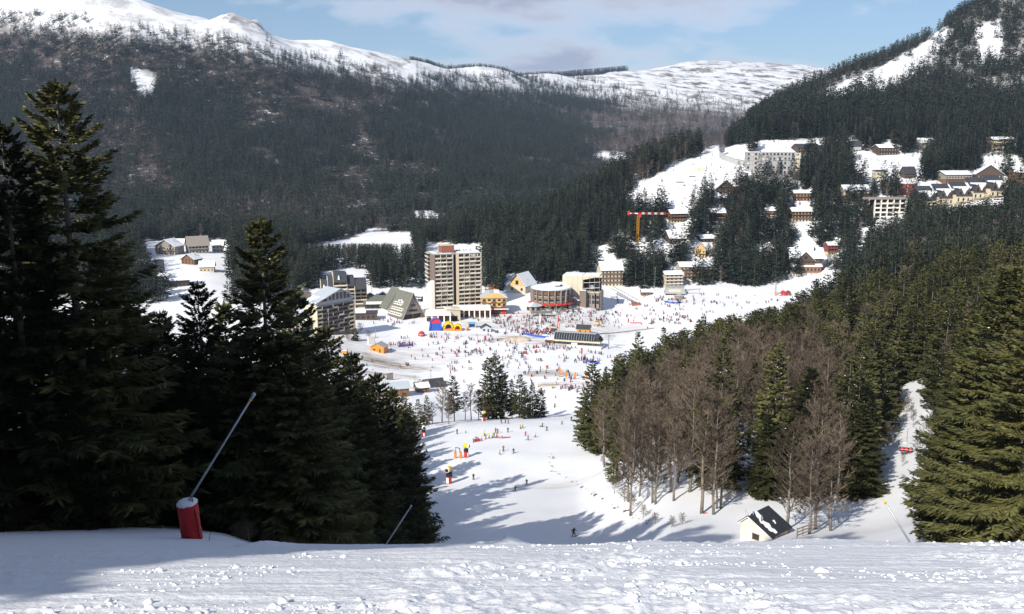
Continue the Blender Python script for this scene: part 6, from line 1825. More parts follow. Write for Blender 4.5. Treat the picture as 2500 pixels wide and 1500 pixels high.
def nursery_things():
    # upper lift station
    c, Y = site(1650, 722, R(-5), 8)
    b = Bld('drag_lift_station', c, R(-5), 'low grey trapezoid lift station with yellow board on the right of the snow front', 'building')
    b.part('shell', MB().prism([(-8.5, 1.2), (7.5, 1.2), (6.0, 6.2), (-7.0, 6.2)], 'y', -3.5, 3.5, M_GREY))
    b.box('board', -5.5, 3.5, -3.62, -3.4, 2.6, 4.6, M_CONC)
    b.box('roof', -7.3, 6.3, -3.9, 3.9, 6.21, 6.5, M_GREY)
    b.box('column', -5, -3.5, -1, 1, -2, 1.19, M_GREY); b.box('column', 3.5, 5, -1, 1, -2, 1.19, M_GREY)
    b.part('tail', MB().tube([(7, 0, 3.6), (19, 1, 4.6)], [.8, .35], M_GREY, 8))
    b.part('tail_post', MB().tube([(18, 1, -2), (18, 1, 4.6)], .25, M_STEEL, 6))
    c = hit(1658, 730, 300)
    k_ = Bld('drum_hut', c, 0, 'squat round grey hut in front of the trapezoid lift station', 'hut')
    k_.part('wall', MB().prism([(math.cos(t * math.pi / 6) * 3.6, math.sin(t * math.pi / 6) * 3.6) for t in range(12)], 'z', -1, 2.4, M_WOOD_G))
    mb = MB()
    for t in range(12):
        a0, a1 = t * math.pi / 6, (t + 1) * math.pi / 6
        mb.poly([(math.cos(a0) * 4.2, math.sin(a0) * 4.2, 2.4), (math.cos(a1) * 4.2, math.sin(a1) * 4.2, 2.4), (0, 0, 3.8)], M_GREY)
    k_.part('roof', mb)
    hut('hut', hit(1576, 720, 300), R(5), 7, 5, 4.2, M_WOOD, M_SLATE, 'brown hut with snowy roof at the wood edge right of the gangway', True)
    # chairlift pylon on the right
    q = hit(1893, 722, 300)
    p = Bld('lift_pylon', q, R(20), 'grey T-shaped lift pylon with orange pad on the right of the snow front', 'pylon')
    p.part('mast', MB().tube([(0, 0, -1), (0, 0, 10.5)], [.4, .28], M_STEEL, 8))
    p.part('cross_arm', MB().tube([(-4.2, 0, 9.2), (0, 0, 10.6), (1.5, 0, 10.4)], .25, M_STEEL, 6))
    for x in (-4.0, -2.4, 1.3): p.part('pulley_train', MB().box(x - .2, x + .2, -1.6, 1.6, 8.7, 9.0, M_STEEL))
    p.part('pad', MB().tube([(0, 0, -.4), (0, 0, 2.6)], .7, M_ORANGE, 10))
    p.part('ladder', MB().tube([(.5, -.3, 0), (.4, -.3, 9)], .07, M_STEEL, 4))
    q = hit(1918, 722, 300)
    k = Bld('carousel', q, 0, 'small red and grey kids carousel by the lift pylon', 'carousel')
    for s_ in (-1.9, 1.9):
        k.part('drum', MB().tube([(s_, -.8, 2.0), (s_, .8, 2.0)], 1.9, M_RED if s_ < 0 else M_REDW, 12))
        k.box('stand', s_ - .3, s_ + .3, -.9, .9, -1, 1, M_GREY)
    k.box('deck', -5, 7, -1.5, 1.5, -.6, .15, M_GREY)
    k.part('ramp', MB().prism([(7.01, -.5), (16, -.5), (7.01, 2.2)], 'y', -.6, .6, M_WOOD_G))
    # inflatable playground
    q = hit(1063, 806, 300)
    a = Bld('bouncy_castle', q, R(8), 'blue bouncy castle with rounded red top before the white canopy', 'inflatable')
    a.part('body', MB().prism([(-4.1, -.5), (4.1, -.5), (3.3, 4.6), (-3.0, 4.6)], 'y', -2.4, 2.4, M_BLUE))
    a.part('dome', MB().prism([(3.3 * math.cos(t * math.pi / 10) * .97 + .1, 4.6 + 2.9 * math.sin(t * math.pi / 10)) for t in range(11)], 'y', -2.2, 2.2, M_PINK))
    a.part('arch', MB().tube([(3.4 * math.cos(t * math.pi / 10) + .1, -2.35, 4.55 + 3.0 * math.sin(t * math.pi / 10)) for t in range(11)], .34, M_BLUE, 8), True)
    for s_ in (-3.6, 3.6): a.part('side_tube', MB().tube([(s_, -2.5, -.4), (s_ * .86, -2.5, 4.6)], .5, M_BLUE, 8), True)
    def arch_thing(px, py, s, m1, m2, m3, lab):
        q = hit(px, py, 300)
        z = Bld('inflatable_arch', q, R(6), lab, 'inflatable', 'inflatables of the playground')
        for (dy, m) in ((-1.6, m1), (0, m2), (1.6, m1)):
            z.part('arch', MB().tube([(s * 2.3 * math.cos(t * math.pi / 12), dy, s * (1.4 + 2.6 * math.sin(t * math.pi / 12))) for t in range(13)], s * .62, m, 8), True)
        for sd in (-1, 1): z.box('leg', sd * s * 2.3 - s * .6, sd * s * 2.3 + s * .6, -2, 2, -.5, s * 1.4, m2)
        z.box('slide', -s * 1.8, s * 1.8, -2.2, 1.6, -.5, s * .9, m2)
        z.box('back_panel', -s * 1.7, s * 1.7, .4, .7, s * .9, s * 3.0, m3)
        z.part('knob', MB().tube([(0, 0, s * 4.3), (0, 0, s * 5.1)], [s * .5, s * .2], m1, 8), True)
    arch_thing(1095, 806, 1.12, M_YELLOW, M_ORANGE, M_BLUE, 'larger yellow and orange inflatable arch right of the bouncy castle')
    arch_thing(1117, 807, 0.9, M_YELLOW, M_ORANGE, M_PINK, 'smaller yellow inflatable arch with red back')
    q = hit(1152, 800, 300)
    t_ = Bld('play_frame', q, R(4), 'light blue play frame with yellow corner posts', 'inflatable')
    t_.box('back', -2.1, 2.1, .8, 1.1, -.4, 2.2, M_BLUE); t_.box('top', -2.4, 2.4, -1.2, 1.2, 2.4, 3.2, M_SKYB)
    for x in (-2.2, 2.2):
        for y in (-1.0, 1.0): t_.part('post', MB().tube([(x, y, -.5), (x, y, 2.6)], .3, M_YELLOW, 8))
    q = hit(1142, 807, 300)
    t_ = Bld('tepee', q, 0, 'small brick-red tent next to the inflatable arches', 'tent')
    mb = MB()
    for t in range(4):
        a0, a1 = R(45 + 90 * t), R(135 + 90 * t)
        mb.poly([(math.cos(a0) * 2, math.sin(a0) * 2, -.3), (math.cos(a1) * 2, math.sin(a1) * 2, -.3), (math.cos(a1) * .6, math.sin(a1) * .6, 2.0), (math.cos(a0) * .6, math.sin(a0) * .6, 2.0)], M_TERRAZ)
    mb.box(-.42, .42, -.42, .42, 1.9, 2.05, M_TERRAZ)
    t_.part('cover', mb); t_.box('flap', -.5, .5, -1.5, -1.2, -.2, 1.2, M_BRICK)
    hut('hut', hit(1186, 810, 300), R(6), 6.0, 4.5, 4.6, M_METAL_R, M_SLATE, 'pale blue-grey hut with dark gable roof right of the playground', False, 'y')
    q = hit(1029, 820, 300)
    r_ = Bld('red_tent', q, R(3), 'low bright red tent standing alone left of the bouncy castle', 'tent')
    r_.part('cover', MB().tube([(0, 0, -.3), (0, 0, .4), (0, 0, 1.6), (0, 0, 2.5), (0, 0, 2.9)], [2.0, 2.1, 1.9, 1.1, .1], M_RED, 10), True)
    r_.box('stripe', -1.2, 1.2, -2.08, -1.9, .9, 1.15, M_WHITEP)
    # orange hut with blue roof, board and orange bin on the left
    hut('ticket_hut', hit(926, 858, 300), R(-14), 7.6, 6.0, 5.0, M_ORANGE, M_GREY, 'orange hut with blue-grey roof at the left queue', False, 'y')
    q = hit(909, 842, 300)
    s_ = Bld('panel', q, R(-18), 'leaning white and grey information panel behind the left orange hut', 'sign')
    s_.part('face', MB().prism([(-1.9, -.3), (1.9, -.3), (1.4, 4.2), (-2.3, 4.6)], 'y', -.15, .15, M_GREY))
    s_.part('edge', MB().prism([(-2.6, -.3), (-1.92, -.3), (-2.32, 4.6), (-2.8, 4.4)], 'y', -.3, .6, M_WHITE))
    q = hit(842, 863, 300)
    o_ = Bld('orange_bin', q, R(-10), 'small orange box crate far left of the snow front', 'box')
    o_.box('box', -1.3, 1.3, -.9, .9, -.3, 1.5, M_ORANGE); o_.box('lid', -1.4, 1.4, -1, 1, 1.51, 1.65, M_WHITEP)
    for x in (-1.5, 1.5): o_.box('post', x - .12, x + .12, -.12, .12, -.4, 2.6, M_RED)
    # ice rink corner: stands, boards, barn and huts
    q, Yb = site(960, 968, R(19), 7.5, 200)
    b = Bld('barn', q, R(19), 'long brown timber barn with grey roof at the bottom left of the snow front', 'barn')
    hx, hy = 7.2, 3.5
    n = 18
    b.box('wall', -hx + .06, hx - .06, -hy + .06, hy - .06, -1.5, 3.4, M_WOOD_D)
    for k in range(n):
        x0 = -hx + 2 * hx * k / n
        b.box('plank', x0 + .02, x0 + 2 * hx / n - .02, -hy, -hy + .055, -1.5, 3.38, M_WOOD if k % 3 else M_LARCH)
    b.part('gable_wall', MB().prism([(-hy, 3.4), (hy, 3.4), (0, 5.2)], 'x', -hx + .02, hx - .02, M_WOOD_G))
    b.box('door', -hx - .08, -hx + .05, -1.6, 1.2, -.8, 2.5, M_WHITE)
    b.gable('roof', -hx, hx, -hy, hy, 3.4, 5.3, .18, M_METAL_R, .7, 'x')
    def stand(px, py, yaw, lab, w=9.0):
        q = hit(px, py, 200)
        z = Bld('rink_stand', q, R(yaw), lab, 'stand')
        nb = 16
        for k in range(nb):
            x = -w / 2 + w * (k + .5) / nb
            if abs(x) < 1.1: continue
            z.box('slat', x - w / nb * .42, x + w / nb * .42, -.12, .12, -.8, 3.0, M_WOOD_G)
        z.box('rail', -w / 2, w / 2, .13, .3, 2.4, 2.65, M_WOOD_G); z.box('rail', -w / 2, w / 2, .13, .3, .3, .55, M_WOOD_G)
        z.box('panel', -1.0, 1.0, -.1, .1, -.5, 1.6, M_WHITEP)
    stand(939, 928, 33, 'grey slatted fence wall at the left end of the ice rink')
    stand(1028, 946, 33, 'grey slatted fence wall at the right end of the ice rink', 8.0)
    q = hit(985, 934, 200)
    z = Bld('rink_boards', q, 0, 'low grey boards round the snow-covered ice rink', 'barrier')
    A = [hit(920, 930, 200), hit(958, 918, 200), hit(1048, 936, 200), hit(1010, 952, 200)]
    for i in (1, 3):
        p0, p1 = Vector(A[i]) - q, Vector(A[(i + 1) % 4]) - q
        for k in range(8):
            a0, a1 = p0.lerp(p1, k / 8), p0.lerp(p1, (k + .96) / 8)
            mb = MB(); up = Vector((0, 0, 1.0)); th = (a1 - a0).cross(Vector((0, 0, 1))).normalized() * .1
            mb.v += [tuple(v) for v in (a0 - up, a1 - up, a1 - up + th, a0 - up + th, a0 + up, a1 + up, a1 + up + th, a0 + up + th)]
            for f in ((0, 3, 2, 1), (4, 5, 6, 7), (0, 1, 5, 4), (1, 2, 6, 5), (2, 3, 7, 6), (3, 0, 4, 7)): mb.f.append(f); mb.m.append(mb.mi(M_GREY))
            z.part('board', mb)
    hut('hut', hit(1030, 956, 200), R(24), 5.5, 4.5, 4.0, M_WOOD, M_WOOD_D, 'small brown hut with white snowy roof beside the barn', True)
    q, _ = site(1062, 946, R(24), 6, 200)
    d_ = Bld('shed', q, R(24), 'low shed under a dark tarpaulin roof right of the ice rink', 'shed')
    d_.gable('roof', -4.4, 4.4, -3.2, 3.2, .8, 3.4, .15, M_SLATE, .6, 'x')
    d_.box('wall', -4.2, 4.2, -3, 3, -1, .9, M_WOOD_D)
    d_.box('trailer', 4.6, 8, -1.5, 1.5, .3, 1.2, M_GREY)
    # masts
    mm = {}
    for (px, py, top, Ym, lab) in ((804, 823, 758, 300, 'thin grey mast in front of the grey block'), (908, 724, 692, 300, 'lamp mast in front of the dark firs left of the A-frame'), (917, 824, 797, 300, 'thin mast on the snow above the left orange hut'), (1289, 716, 683, 300, 'lamp mast between hall and rotunda'),
                              (911, 932, 903, 200, 'left floodlight mast of the ice rink'), (950, 906, 890, 200, 'back floodlight mast of the ice rink'), (1052, 930, 905, 200, 'right floodlight mast of the ice rink'), (1598, 712, 655, 300, 'tall mast among the firs right of the gangway'), (1013, 935, 919, 200, 'short mast in the middle of the ice rink side'), (1358, 770, 745, 300, 'mast on the terrace of the rotunda')):
        q = hit(px, py, Ym); h = (py - top) * q.length / FPX
        e = empty('mast', q, 0, lab, 'mast')
        MB().tube([(0, 0, -1), (0, 0, h)], [.16, .10], M_STEEL, 6).obj('pole', e)
        MB().box(-.5, .5, -.25, .25, h, h + .3, M_STEEL).obj('lamp', e)
    # dirty snow heap
    q = hit(1262, 832, 300)
    mb = MB(); rg = random.Random(6); N = 26; rings = 7
    for i in range(rings):
        t = i / (rings - 1); rr = 8.6 * math.cos(t * math.pi / 2) ** .8
        for k in range(N):
            a0 = 2 * math.pi * k / N; j = rg.uniform(.9, 1.08)
            mb.v.append((math.cos(a0) * rr * j, math.sin(a0) * rr * .6 * j, -.6 + 3.2 * math.sin(t * math.pi / 2) * rg.uniform(.92, 1.05)))
    M_DSNOW = mat('dirty_snow', (0.46, 0.40, 0.33), 0.8, 0.5, 0.25)
    for i in range(rings - 1):
        for k in range(N):
            mb.f.append((i * N + k, i * N + (k + 1) % N, (i + 1) * N + (k + 1) % N, (i + 1) * N + k)); mb.m.append(mb.mi(M_DSNOW))
    tag(mb.obj('snow_heap', None, True, loc=q), 'dirty brown snow heap left of the chairlift queue', 'snow heap')
    # barriers: each net panel stands by itself
    def nets(pts, m, lab, grp, hgt=1.1, nm='safety_net', post=M_STEEL):
        for i, (p0, p1) in enumerate(zip(pts[:-1], pts[1:])):
            a0 = hit(*p0, 150); a1 = hit(*p1, 150); d = Vector(a1) - Vector(a0)
            e = Bld(nm, a0, math.atan2(d.y, d.x), lab, 'barrier', grp)
            L = math.hypot(d.x, d.y)
            e.part('net', MB().prism([(0, .1), (L, .1 + d.z), (L, hgt + d.z), (0, hgt)], 'y', -.05, .05, m))
            e.part('post', MB().tube([(0, 0, -.4), (0, 0, hgt + .15)], .06, post, 5))
    nets([(1273, 815), (1286, 819), (1300, 822), (1314, 824), (1328, 826), (1340, 827)], M_BLUE, 'blue padded barrier along the main lift queue', 'blue barriers of the main queue', 1.3)
    nets([(1428, 884), (1440, 886), (1452, 888), (1464, 889)], M_BLUE, 'blue padded barrier of the lower lift queue', 'blue barriers of the lower queue', 1.2)
    nets([(973, 848), (985, 847), (997, 846), (1008, 844)], M_BLUE, 'blue padded barrier at the left queue', 'blue barriers of the left queue', 1.2)
    nets([(1622, 738), (1636, 741), (1650, 742), (1664, 740)], M_BLUE, 'blue padded barrier at the upper lift queue', 'blue barriers of the upper queue', 1.2)
    nets([(1455, 818), (1475, 816), (1495, 815), (1515, 813), (1535, 811), (1555, 808), (1575, 806), (1597, 803)], M_WOOD_G, 'grey fence panel on the open snow right of the lift station', 'fence on the open snow', .8, 'fence')
    nets([(1540, 790), (1553, 790), (1566, 790)], M_PINK, 'pink-red net lying on the open snow', 'red nets on the open snow', .7)
    nets([(1158, 1080), (1165, 1079), (1173, 1078)], M_RED, 'red safety net beside the ski class on the piste', 'red nets by the ski class', .9)
    nets([(1207, 1070), (1225, 1071), (1246, 1069)], M_RED, 'thin red net behind the ski class on the piste', 'red nets behind the ski class', .35)
    rg = random.Random(9)
    # upright red pads and banners of the beginners' area
    for (px, py, h, m, lab) in ((1365, 922, 5.6, M_ORANGE, 'tall orange marker post at the muddy strip, left of four'), (1381, 926, 3.6, M_ORANGE, 'orange marker post at the muddy strip, second of four'), (1403, 928, 4.0, M_ORANGE, 'orange marker post at the muddy strip, third of four'), (1430, 930, 5.0, M_ORANGE, 'orange marker post at the muddy strip, right of four'),
                          (1419, 868, 4.4, M_RED, 'red banner post above the lower lift queue'), (1183, 835, 3.6, M_RED, 'red post left of the dirty snow heap'), (1317, 792, 6.5, M_WHITEP, 'white and red feather flag in the crowd'), (1362, 790, 4.5, M_RED, 'red feather flag in the crowd'), (1533, 790, 3.4, M_RED, 'red banner on the open snow'), (1838 + 0, 788, 2.6, M_ORANGE, 'orange barrel at the wood edge')):
        q = hit(px, py, 150)
        e = empty('banner' if h > 3 else 'barrel', q, R(10), lab, 'banner' if h > 3 else 'barrel')
        if h > 3:
            MB().prism([(-.1, .6), (.7, .8), (.8, h * .8), (.3, h), (-.1, h)], 'y', -.05, .05, m).obj('flag', e)
            MB().tube([(-.12, 0, -.3), (-.12, 0, h)], .06, M_STEEL, 5).obj('pole', e)
        else:
            MB().tube([(0, 0, -.3), (0, 0, h * .5), (0, 0, h)], [1.1, 1.2, 1.0], m, 10).obj('drum', e, True)
            MB().box(-.5, .5, -1.3, -1.1, .8, 1.6, M_WHITEP).obj('panel', e)
    q = hit(1458, 797, 300)
    e = Bld('yellow_gate', q, 0, 'bright yellow inflatable gate in the crowd right of the orange hut', 'inflatable')
    e.part('arch', MB().tube([(-2.6, 0, -.3), (-2.5, 0, 2.6), (-1.5, 0, 3.2), (1.5, 0, 3.2), (2.5, 0, 2.6), (2.6, 0, -.3)], .45, M_YELLOW, 8), True)
    e.box('board', -1.4, 1.4, -.5, -.46, 2.9, 3.5, M_RED)
nursery_things()

# ------------------------------------------------------------------ snow guns
def snow_gun(px, py, hpx, face, label, Ymin=100, dark=False):
    q = hit(px, py, Ymin); s = hpx * q.length / FPX / 4.0
    b = Bld('snow_gun', q, R(face), label, 'snow gun', 'snow guns along the piste')
    b.r.scale = (s, s, s)
    b.part('pad', MB().tube([(0, 0, -.5), (0, 0, 1.75)], .62, M_RED, 10))
    b.box('pad_panel', -.28, .28, -.68, -.55, .3, 1.5, M_WHITEP)
    b.part('collar', MB().tube([(0, 0, 1.76), (0, 0, 2.5), (0, 0, 2.7)], [.66, .66, .35], M_BLACK, 10))
    b.part('fork', MB().tube([(0, 0, 2.6), (0, 0, 3.0)], .18, M_STEEL, 6))
    b.part('barrel', MB().tube([(0, .75, 3.45), (0, .5, 3.45), (0, -.5, 3.4), (0, -.75, 3.38)], [.42, .56, .60, .50], M_YELLOW, 14), True)
    b.part('ring', MB().tube([(0, -.55, 3.39), (0, -.95, 3.36)], [.62, .56], M_WHITEP, 14))
    b.part('fan_mouth', MB().tube([(0, -.96, 3.36), (0, -.99, 3.36)], .44, M_BLACK, 14))
    b.part('hose', MB().tube([(0.2, .6, 3.2), (.6, .4, 2.2), (.55, .1, 1.0), (.5, 0, 0)], .07, M_BLACK, 6))
    return b
snow_gun(1096, 1181, 43, -25, 'snow gun on white-panelled red pad, nearest of the sunlit ones, fan facing the camera')
snow_gun(1138, 1117, 34, 70, 'yellow snow gun on red pad beside the orange pads, fan turned right')
snow_gun(1034, 1067, 29, 20, 'snow gun with snow-capped head against the firs at the left piste edge')
snow_gun(1181, 1029, 26, -60, 'yellow-topped snow gun on the brow of the piste before the fir clump')
snow_gun(1035, 1286, 52, 90, 'shaded dark snow gun at the edge of the left wood', 60)
def orange_pads():
    q = hit(1118, 1119, 100); s = 27 * q.length / FPX / 2.6
    b = Bld('orange_pads', q, R(-6), 'pair of orange pads with a black hoop left of the yellow snow gun', 'pads')
    b.r.scale = (s, s, s)
    for x in (-.62, .62): b.part('pad', MB().tube([(x, 0, -.3), (x, 0, 1.5)], .3, M_ORANGE, 8))
    b.part('hoop', MB().tube([(-.5, 0, 1.4), (-.5, 0, 2.6), (.45, 0, 2.4), (.5, 0, 1.4)], .11, M_BLACK, 6))
orange_pads()

# ------------------------------------------------------------------ lances, pump house and small things near by
M_PAD = mat('red_pad_canvas', (0.44, 0.018, 0.022), 0.55, 0.22, 1.6, bump=0.25, bscale=6)
M_LANCE = mat('lance_aluminium', (0.40, 0.41, 0.43), 0.45, 0.1, 3.0, metal=0.6)
def near_lance():
    p = at(470, 1323, 42.0); p.z = gz(p.x, p.y)
    e = Bld('padded_lance', p, 0, 'red padded post with long slanted snow lance and snow cap, near left', 'snow lance')
    mb = MB(); N = 28; rows = 12
    rg = random.Random(3)
    lean = Vector((-0.07, 0, 1)) * 1.92
    for i in range(rows + 1):
        t = i / rows
        for k in range(N):
            a = 2 * math.pi * k / N
            rr = .50 * (1 + .018 * math.sin(5 * a + 7 * t) + .02 * rg.uniform(-1, 1)) * (1.03 - .05 * math.sin(t * 3.1))
            c_ = lean * t
            mb.v.append((c_.x + math.cos(a) * rr, math.sin(a) * rr, c_.z + (.06 * math.sin(a + .7) * t) - .25 * (1 - t) * 0))
    im = mb.mi(M_PAD)
    for i in range(rows):
        for k in range(N):
            mb.f.append((i * N + k, i * N + (k + 1) % N, (i + 1) * N + (k + 1) % N, (i + 1) * N + k)); mb.m.append(im)
    mb.f.append(tuple(rows * N + k for k in range(N))); mb.m.append(im)
    pad = e.part('pad', mb, True)
    cap = MB(); R6 = 6
    for i in range(R6 + 1):
        t = i / R6
        for k in range(N):
            a = 2 * math.pi * k / N
            rr = .51 * math.cos(t * math.pi / 2) ** .6 * (1 + .05 * rg.uniform(-1, 1)) + .001
            cap.v.append((lean.x + math.cos(a) * rr, math.sin(a) * rr, lean.z - .03 + .06 * math.sin(a + .7) * (1 - t) + .20 * math.sin(t * math.pi / 2)))
    for i in range(R6):
        for k in range(N):
            cap.f.append((i * N + k, i * N + (k + 1) % N, (i + 1) * N + (k + 1) % N, (i + 1) * N + k)); cap.m.append(cap.mi(M_SNOW))
    e.part('snow_cap', cap, True)
    for zz in (.45, 1.35):
        e.part('strap', MB().tube([(lean.x * zz / 1.92, 0, zz - .025), (lean.x * zz / 1.92, 0, zz + .025)], .522, M_RED, 28))
    top = Vector(at(622, 960, 42.6)) - p
    b0 = Vector((lean.x + .02, 0, lean.z + .02))
    d = (top - b0)
    e.part('lance', MB().tube([b0 - d * .02, b0 + d * .5, b0 + d * .95], [.065, .055, .05], M_LANCE, 10), True)
    e.part('nozzle_head', MB().tube([b0 + d * .945, b0 + d * .96, b0 + d * .995, top], [.07, .095, .095, .06], M_STEEL, 10), True)
    e.part('nozzle_ring', MB().tube([b0 + d * .935, b0 + d * .945], .085, M_YELLOW, 10))
    e.part('socket', MB().tube([b0 - Vector((0, 0, .1)), b0 + Vector((0, 0, .12))], .12, M_BLACK, 10))
    e.part('hose', MB().tube([b0 + d * .05 + Vector((.06, 0, 0)), b0 + Vector((.32, -.2, .05)), (.42, -.34, 1.2), (.47, -.32, .4), (.55, -.35, 0)], .035, M_BLACK, 8), True)
    e.box('valve', .02, .16, -.14, .0, lean.z + .12, lean.z + .3, M_STEEL)
    # thin marker stake
    q = at(509, 1334, 40); q.z = gz(q.x, q.y)
    s = empty('stake', q, 0, 'thin dark stake in the snow right of the red padded post', 'stake')
    MB().tube([(0, 0, -.2), (.14, .02, .48)], [.014, .010], M_WOOD_D, 6).obj('shaft', s)
    MB().tube([(.128, .018, .42), (.145, .021, .50)], .018, M_BLACK, 6).obj('tip', s)
near_lance()
def far_lance(p0, p1, Y, tip, lab, ext=0.6):
    a = Vector(at(*p0, Y)); b_ = Vector(at(*p1, Y + .5))
    d = b_ - a; root = a - d * ext; g = gz(root.x, root.y)
    if root.z > g: root = root - d * ((root.z - g) / d.z)
    e = empty('snow_lance', root, 0, lab, 'snow lance')
    v = b_ - root
    MB().tube([(0, 0, 0), v * .97], [.075, .055], M_LANCE, 8).obj('lance', e, True)
    MB().tube([v * .96, v], [.085, .07], tip, 8).obj('nozzle_head', e, True)
    MB().tube([(0, 0, -.5), (0, 0, .9)], .35, M_RED, 10).obj('pad', e)
far_lance((925, 1356), (1005, 1234), 62, M_STEEL, 'slanted snow lance rising over the lip in front of the left wood')
far_lance((2226, 1332), (2158, 1222), 60, M_YELLOW, 'slanted snow lance with yellow tip in front of the right wood')

M_PLASTER = mat('pump_house_plaster', (0.60, 0.575, 0.525), 0.9, 0.10, 0.9, bump=0.1)
M_SLATE_N = mat('pump_house_slate', (0.030, 0.034, 0.046), 0.55, 0.3, 2.5, bump=0.3, bscale=8)
def pump_house():
    yaw = R(42); Wd = 4.3; D = 4.5
    corner = at(1880, 1338, 106.5)
    corner.z = at(1880, 1309, 106.5).z - 2.2
    ux, uy = math.cos(yaw), math.sin(yaw)
    c = Vector((corner.x + ux * Wd / 2 - uy * D / 2, corner.y + uy * Wd / 2 + ux * D / 2, corner.z))
    b = Bld('pump_house', c, yaw, 'small cream hut with asymmetric dark slate roof at the foot of the right wood', 'hut')
    hx, hy = Wd / 2, D / 2; he = 2.2; hr = 3.85; pk = .74
    yp = -hy + D * pk
    b.part('wall', MB().prism([(-hy, -3), (hy, -3), (hy, he + .55), (yp, hr - .1), (-hy, he)], 'x', -hx, hx, M_PLASTER))
    b.part('roof', MB().prism([(-hy - .35, he - .18), (yp, hr), (hy + .3, he + .30), (hy + .3, he + .45), (yp, hr + .16), (-hy - .35, he - .02)], 'x', -hx - .25, hx + .3, M_SLATE_N))
    sl = lambda y: he - .02 + (y + hy + .35) / (yp + hy + .35) * (hr + .16 - he + .02)
    b.part('verge_board', MB().prism([(-hy - .37, he - .30), (yp, hr - .12), (hy + .32, he + .18), (hy + .32, he + .30), (yp, hr + .0), (-hy - .37, he - .18)], 'x', -hx - .30, -hx - .24, M_WHITE))
    # patches of snow still on the slates
    rg = random.Random(14)
    for (x, y, r_) in ((-1.25, -1.6, .42), (-1.15, -1.0, .5), (-1.3, -.35, .40), (-.95, .2, .46), (-.75, .75, .36), (-1.0, -2.1, .33), (.55, -1.0, .17), (.45, -1.25, .12), (-2.1, 1.2, .28), (-1.9, 1.4, .25)):
        mb = MB(); n = 11; pts = []
        for k in range(n):
            a = 2 * math.pi * k / n; q = r_ * rg.uniform(.75, 1.2)
            yy = min(y + math.sin(a) * q * 1.15, yp - .05)
            pts.append((x + math.cos(a) * q, yy, sl(yy) + .01))
        top = [(p[0] * .96 + x * .04, p[1] * .93 + y * .07, p[2] + .07) for p in pts]
        mb.v += pts + top
        for k in range(n): mb.f.append((k, (k + 1) % n, n + (k + 1) % n, n + k)); mb.m.append(mb.mi(M_SNOW))
        mb.f.append(tuple(range(n, 2 * n))); mb.m.append(0)
        b.part('roof_snow', mb, False)
    b.part('flue', MB().box(-1.55, -1.30, yp - 1.5, yp - 1.42, sl(yp - 1.5), hr + .25, M_STEEL))
    b.part('flue', MB().tube([(-1.45, yp - .2, hr), (-1.45, yp - .2, hr + .5)], .09, M_STEEL, 8))
    b.part('antenna', MB().tube([(-hx - .1, yp + .3, hr - .5), (-hx - .05, yp + .55, hr + .75), (-hx + .25, yp + .1, hr - .1)], .035, M_STEEL, 5))
    w = b.box('window', -hx - .05, -hx + .05, -.55, .35, .95, 1.75, M_GLASS)
    fr = [(-.62, -.55, .90, 1.80), (.35, .42, .90, 1.80)]
    for (y0, y1, z0, z1) in fr: b.box('window_frame', -hx - .07, -hx + .03, y0, y1, z0, z1, M_WOOD)
    for k in range(3): b.box('window_bar', -hx - .08, -hx + .02, -.38 + k * .27, -.34 + k * .27, .95, 1.75, M_WOOD_D)
    b.box('window_sill', -hx - .12, -hx + .02, -.70, .50, .80, .89, M_CREAM)
    b.box('door', -1.95, -.95, -hy - .05, -hy + .05, -1.5, 2.0, M_METAL_R)
    b.box('door_post', -.93, -.75, -hy - .07, -hy + .04, -1.5, 2.05, M_WHITE)
    b.box('window', .75, 1.3, -hy - .05, -hy + .05, .55, 1.1, M_GLASS)
    b.box('window_frame', .68, .74, -hy - .07, -hy + .04, .5, 1.15, M_WHITE); b.box('window_frame', 1.31, 1.37, -hy - .07, -hy + .04, .5, 1.15, M_WHITE)
    b.box('corner_board', hx - .18, hx + .04, -hy - .06, -hy + .1, -1.5, 2.2, M_LARCH)
    # wooden rail fence behind
    for k in range(3):
        p0 = hit(1945 + k * 14, 1318 - k * 9, 100)
        e = Bld('rail_fence', p0, R(35), 'weathered rail fence panel behind the small cream hut', 'fence', 'rail fence behind the hut')
        e.box('post', -.07, .07, -.07, .07, -.4, 1.3, M_WOOD_G)
        for z in (.3, .7, 1.1): e.box('rail', .08, 1.9, -.04, .04, z, z + .12, M_WOOD_G)
    q = Vector(at(1723, 1257, 127.5))
    r_ = empty('piste_marker', (q.x, q.y, gz(q.x, q.y)), 0, 'round red piste marker on a post at the bare trees', 'sign')
    zz = q.z - gz(q.x, q.y)
    MB().tube([(0, 0, -.3), (0, 0, zz)], .04, M_WOOD_G, 6).obj('post', r_)
    MB().tube([(0, -.08, zz), (0, -.04, zz)], .40, M_RED, 16).obj('disc', r_)
    MB().box(-.08, .08, -.10, -.085, zz - .2, zz + .2, M_WHITEP).obj('numeral', r_)
pump_house()
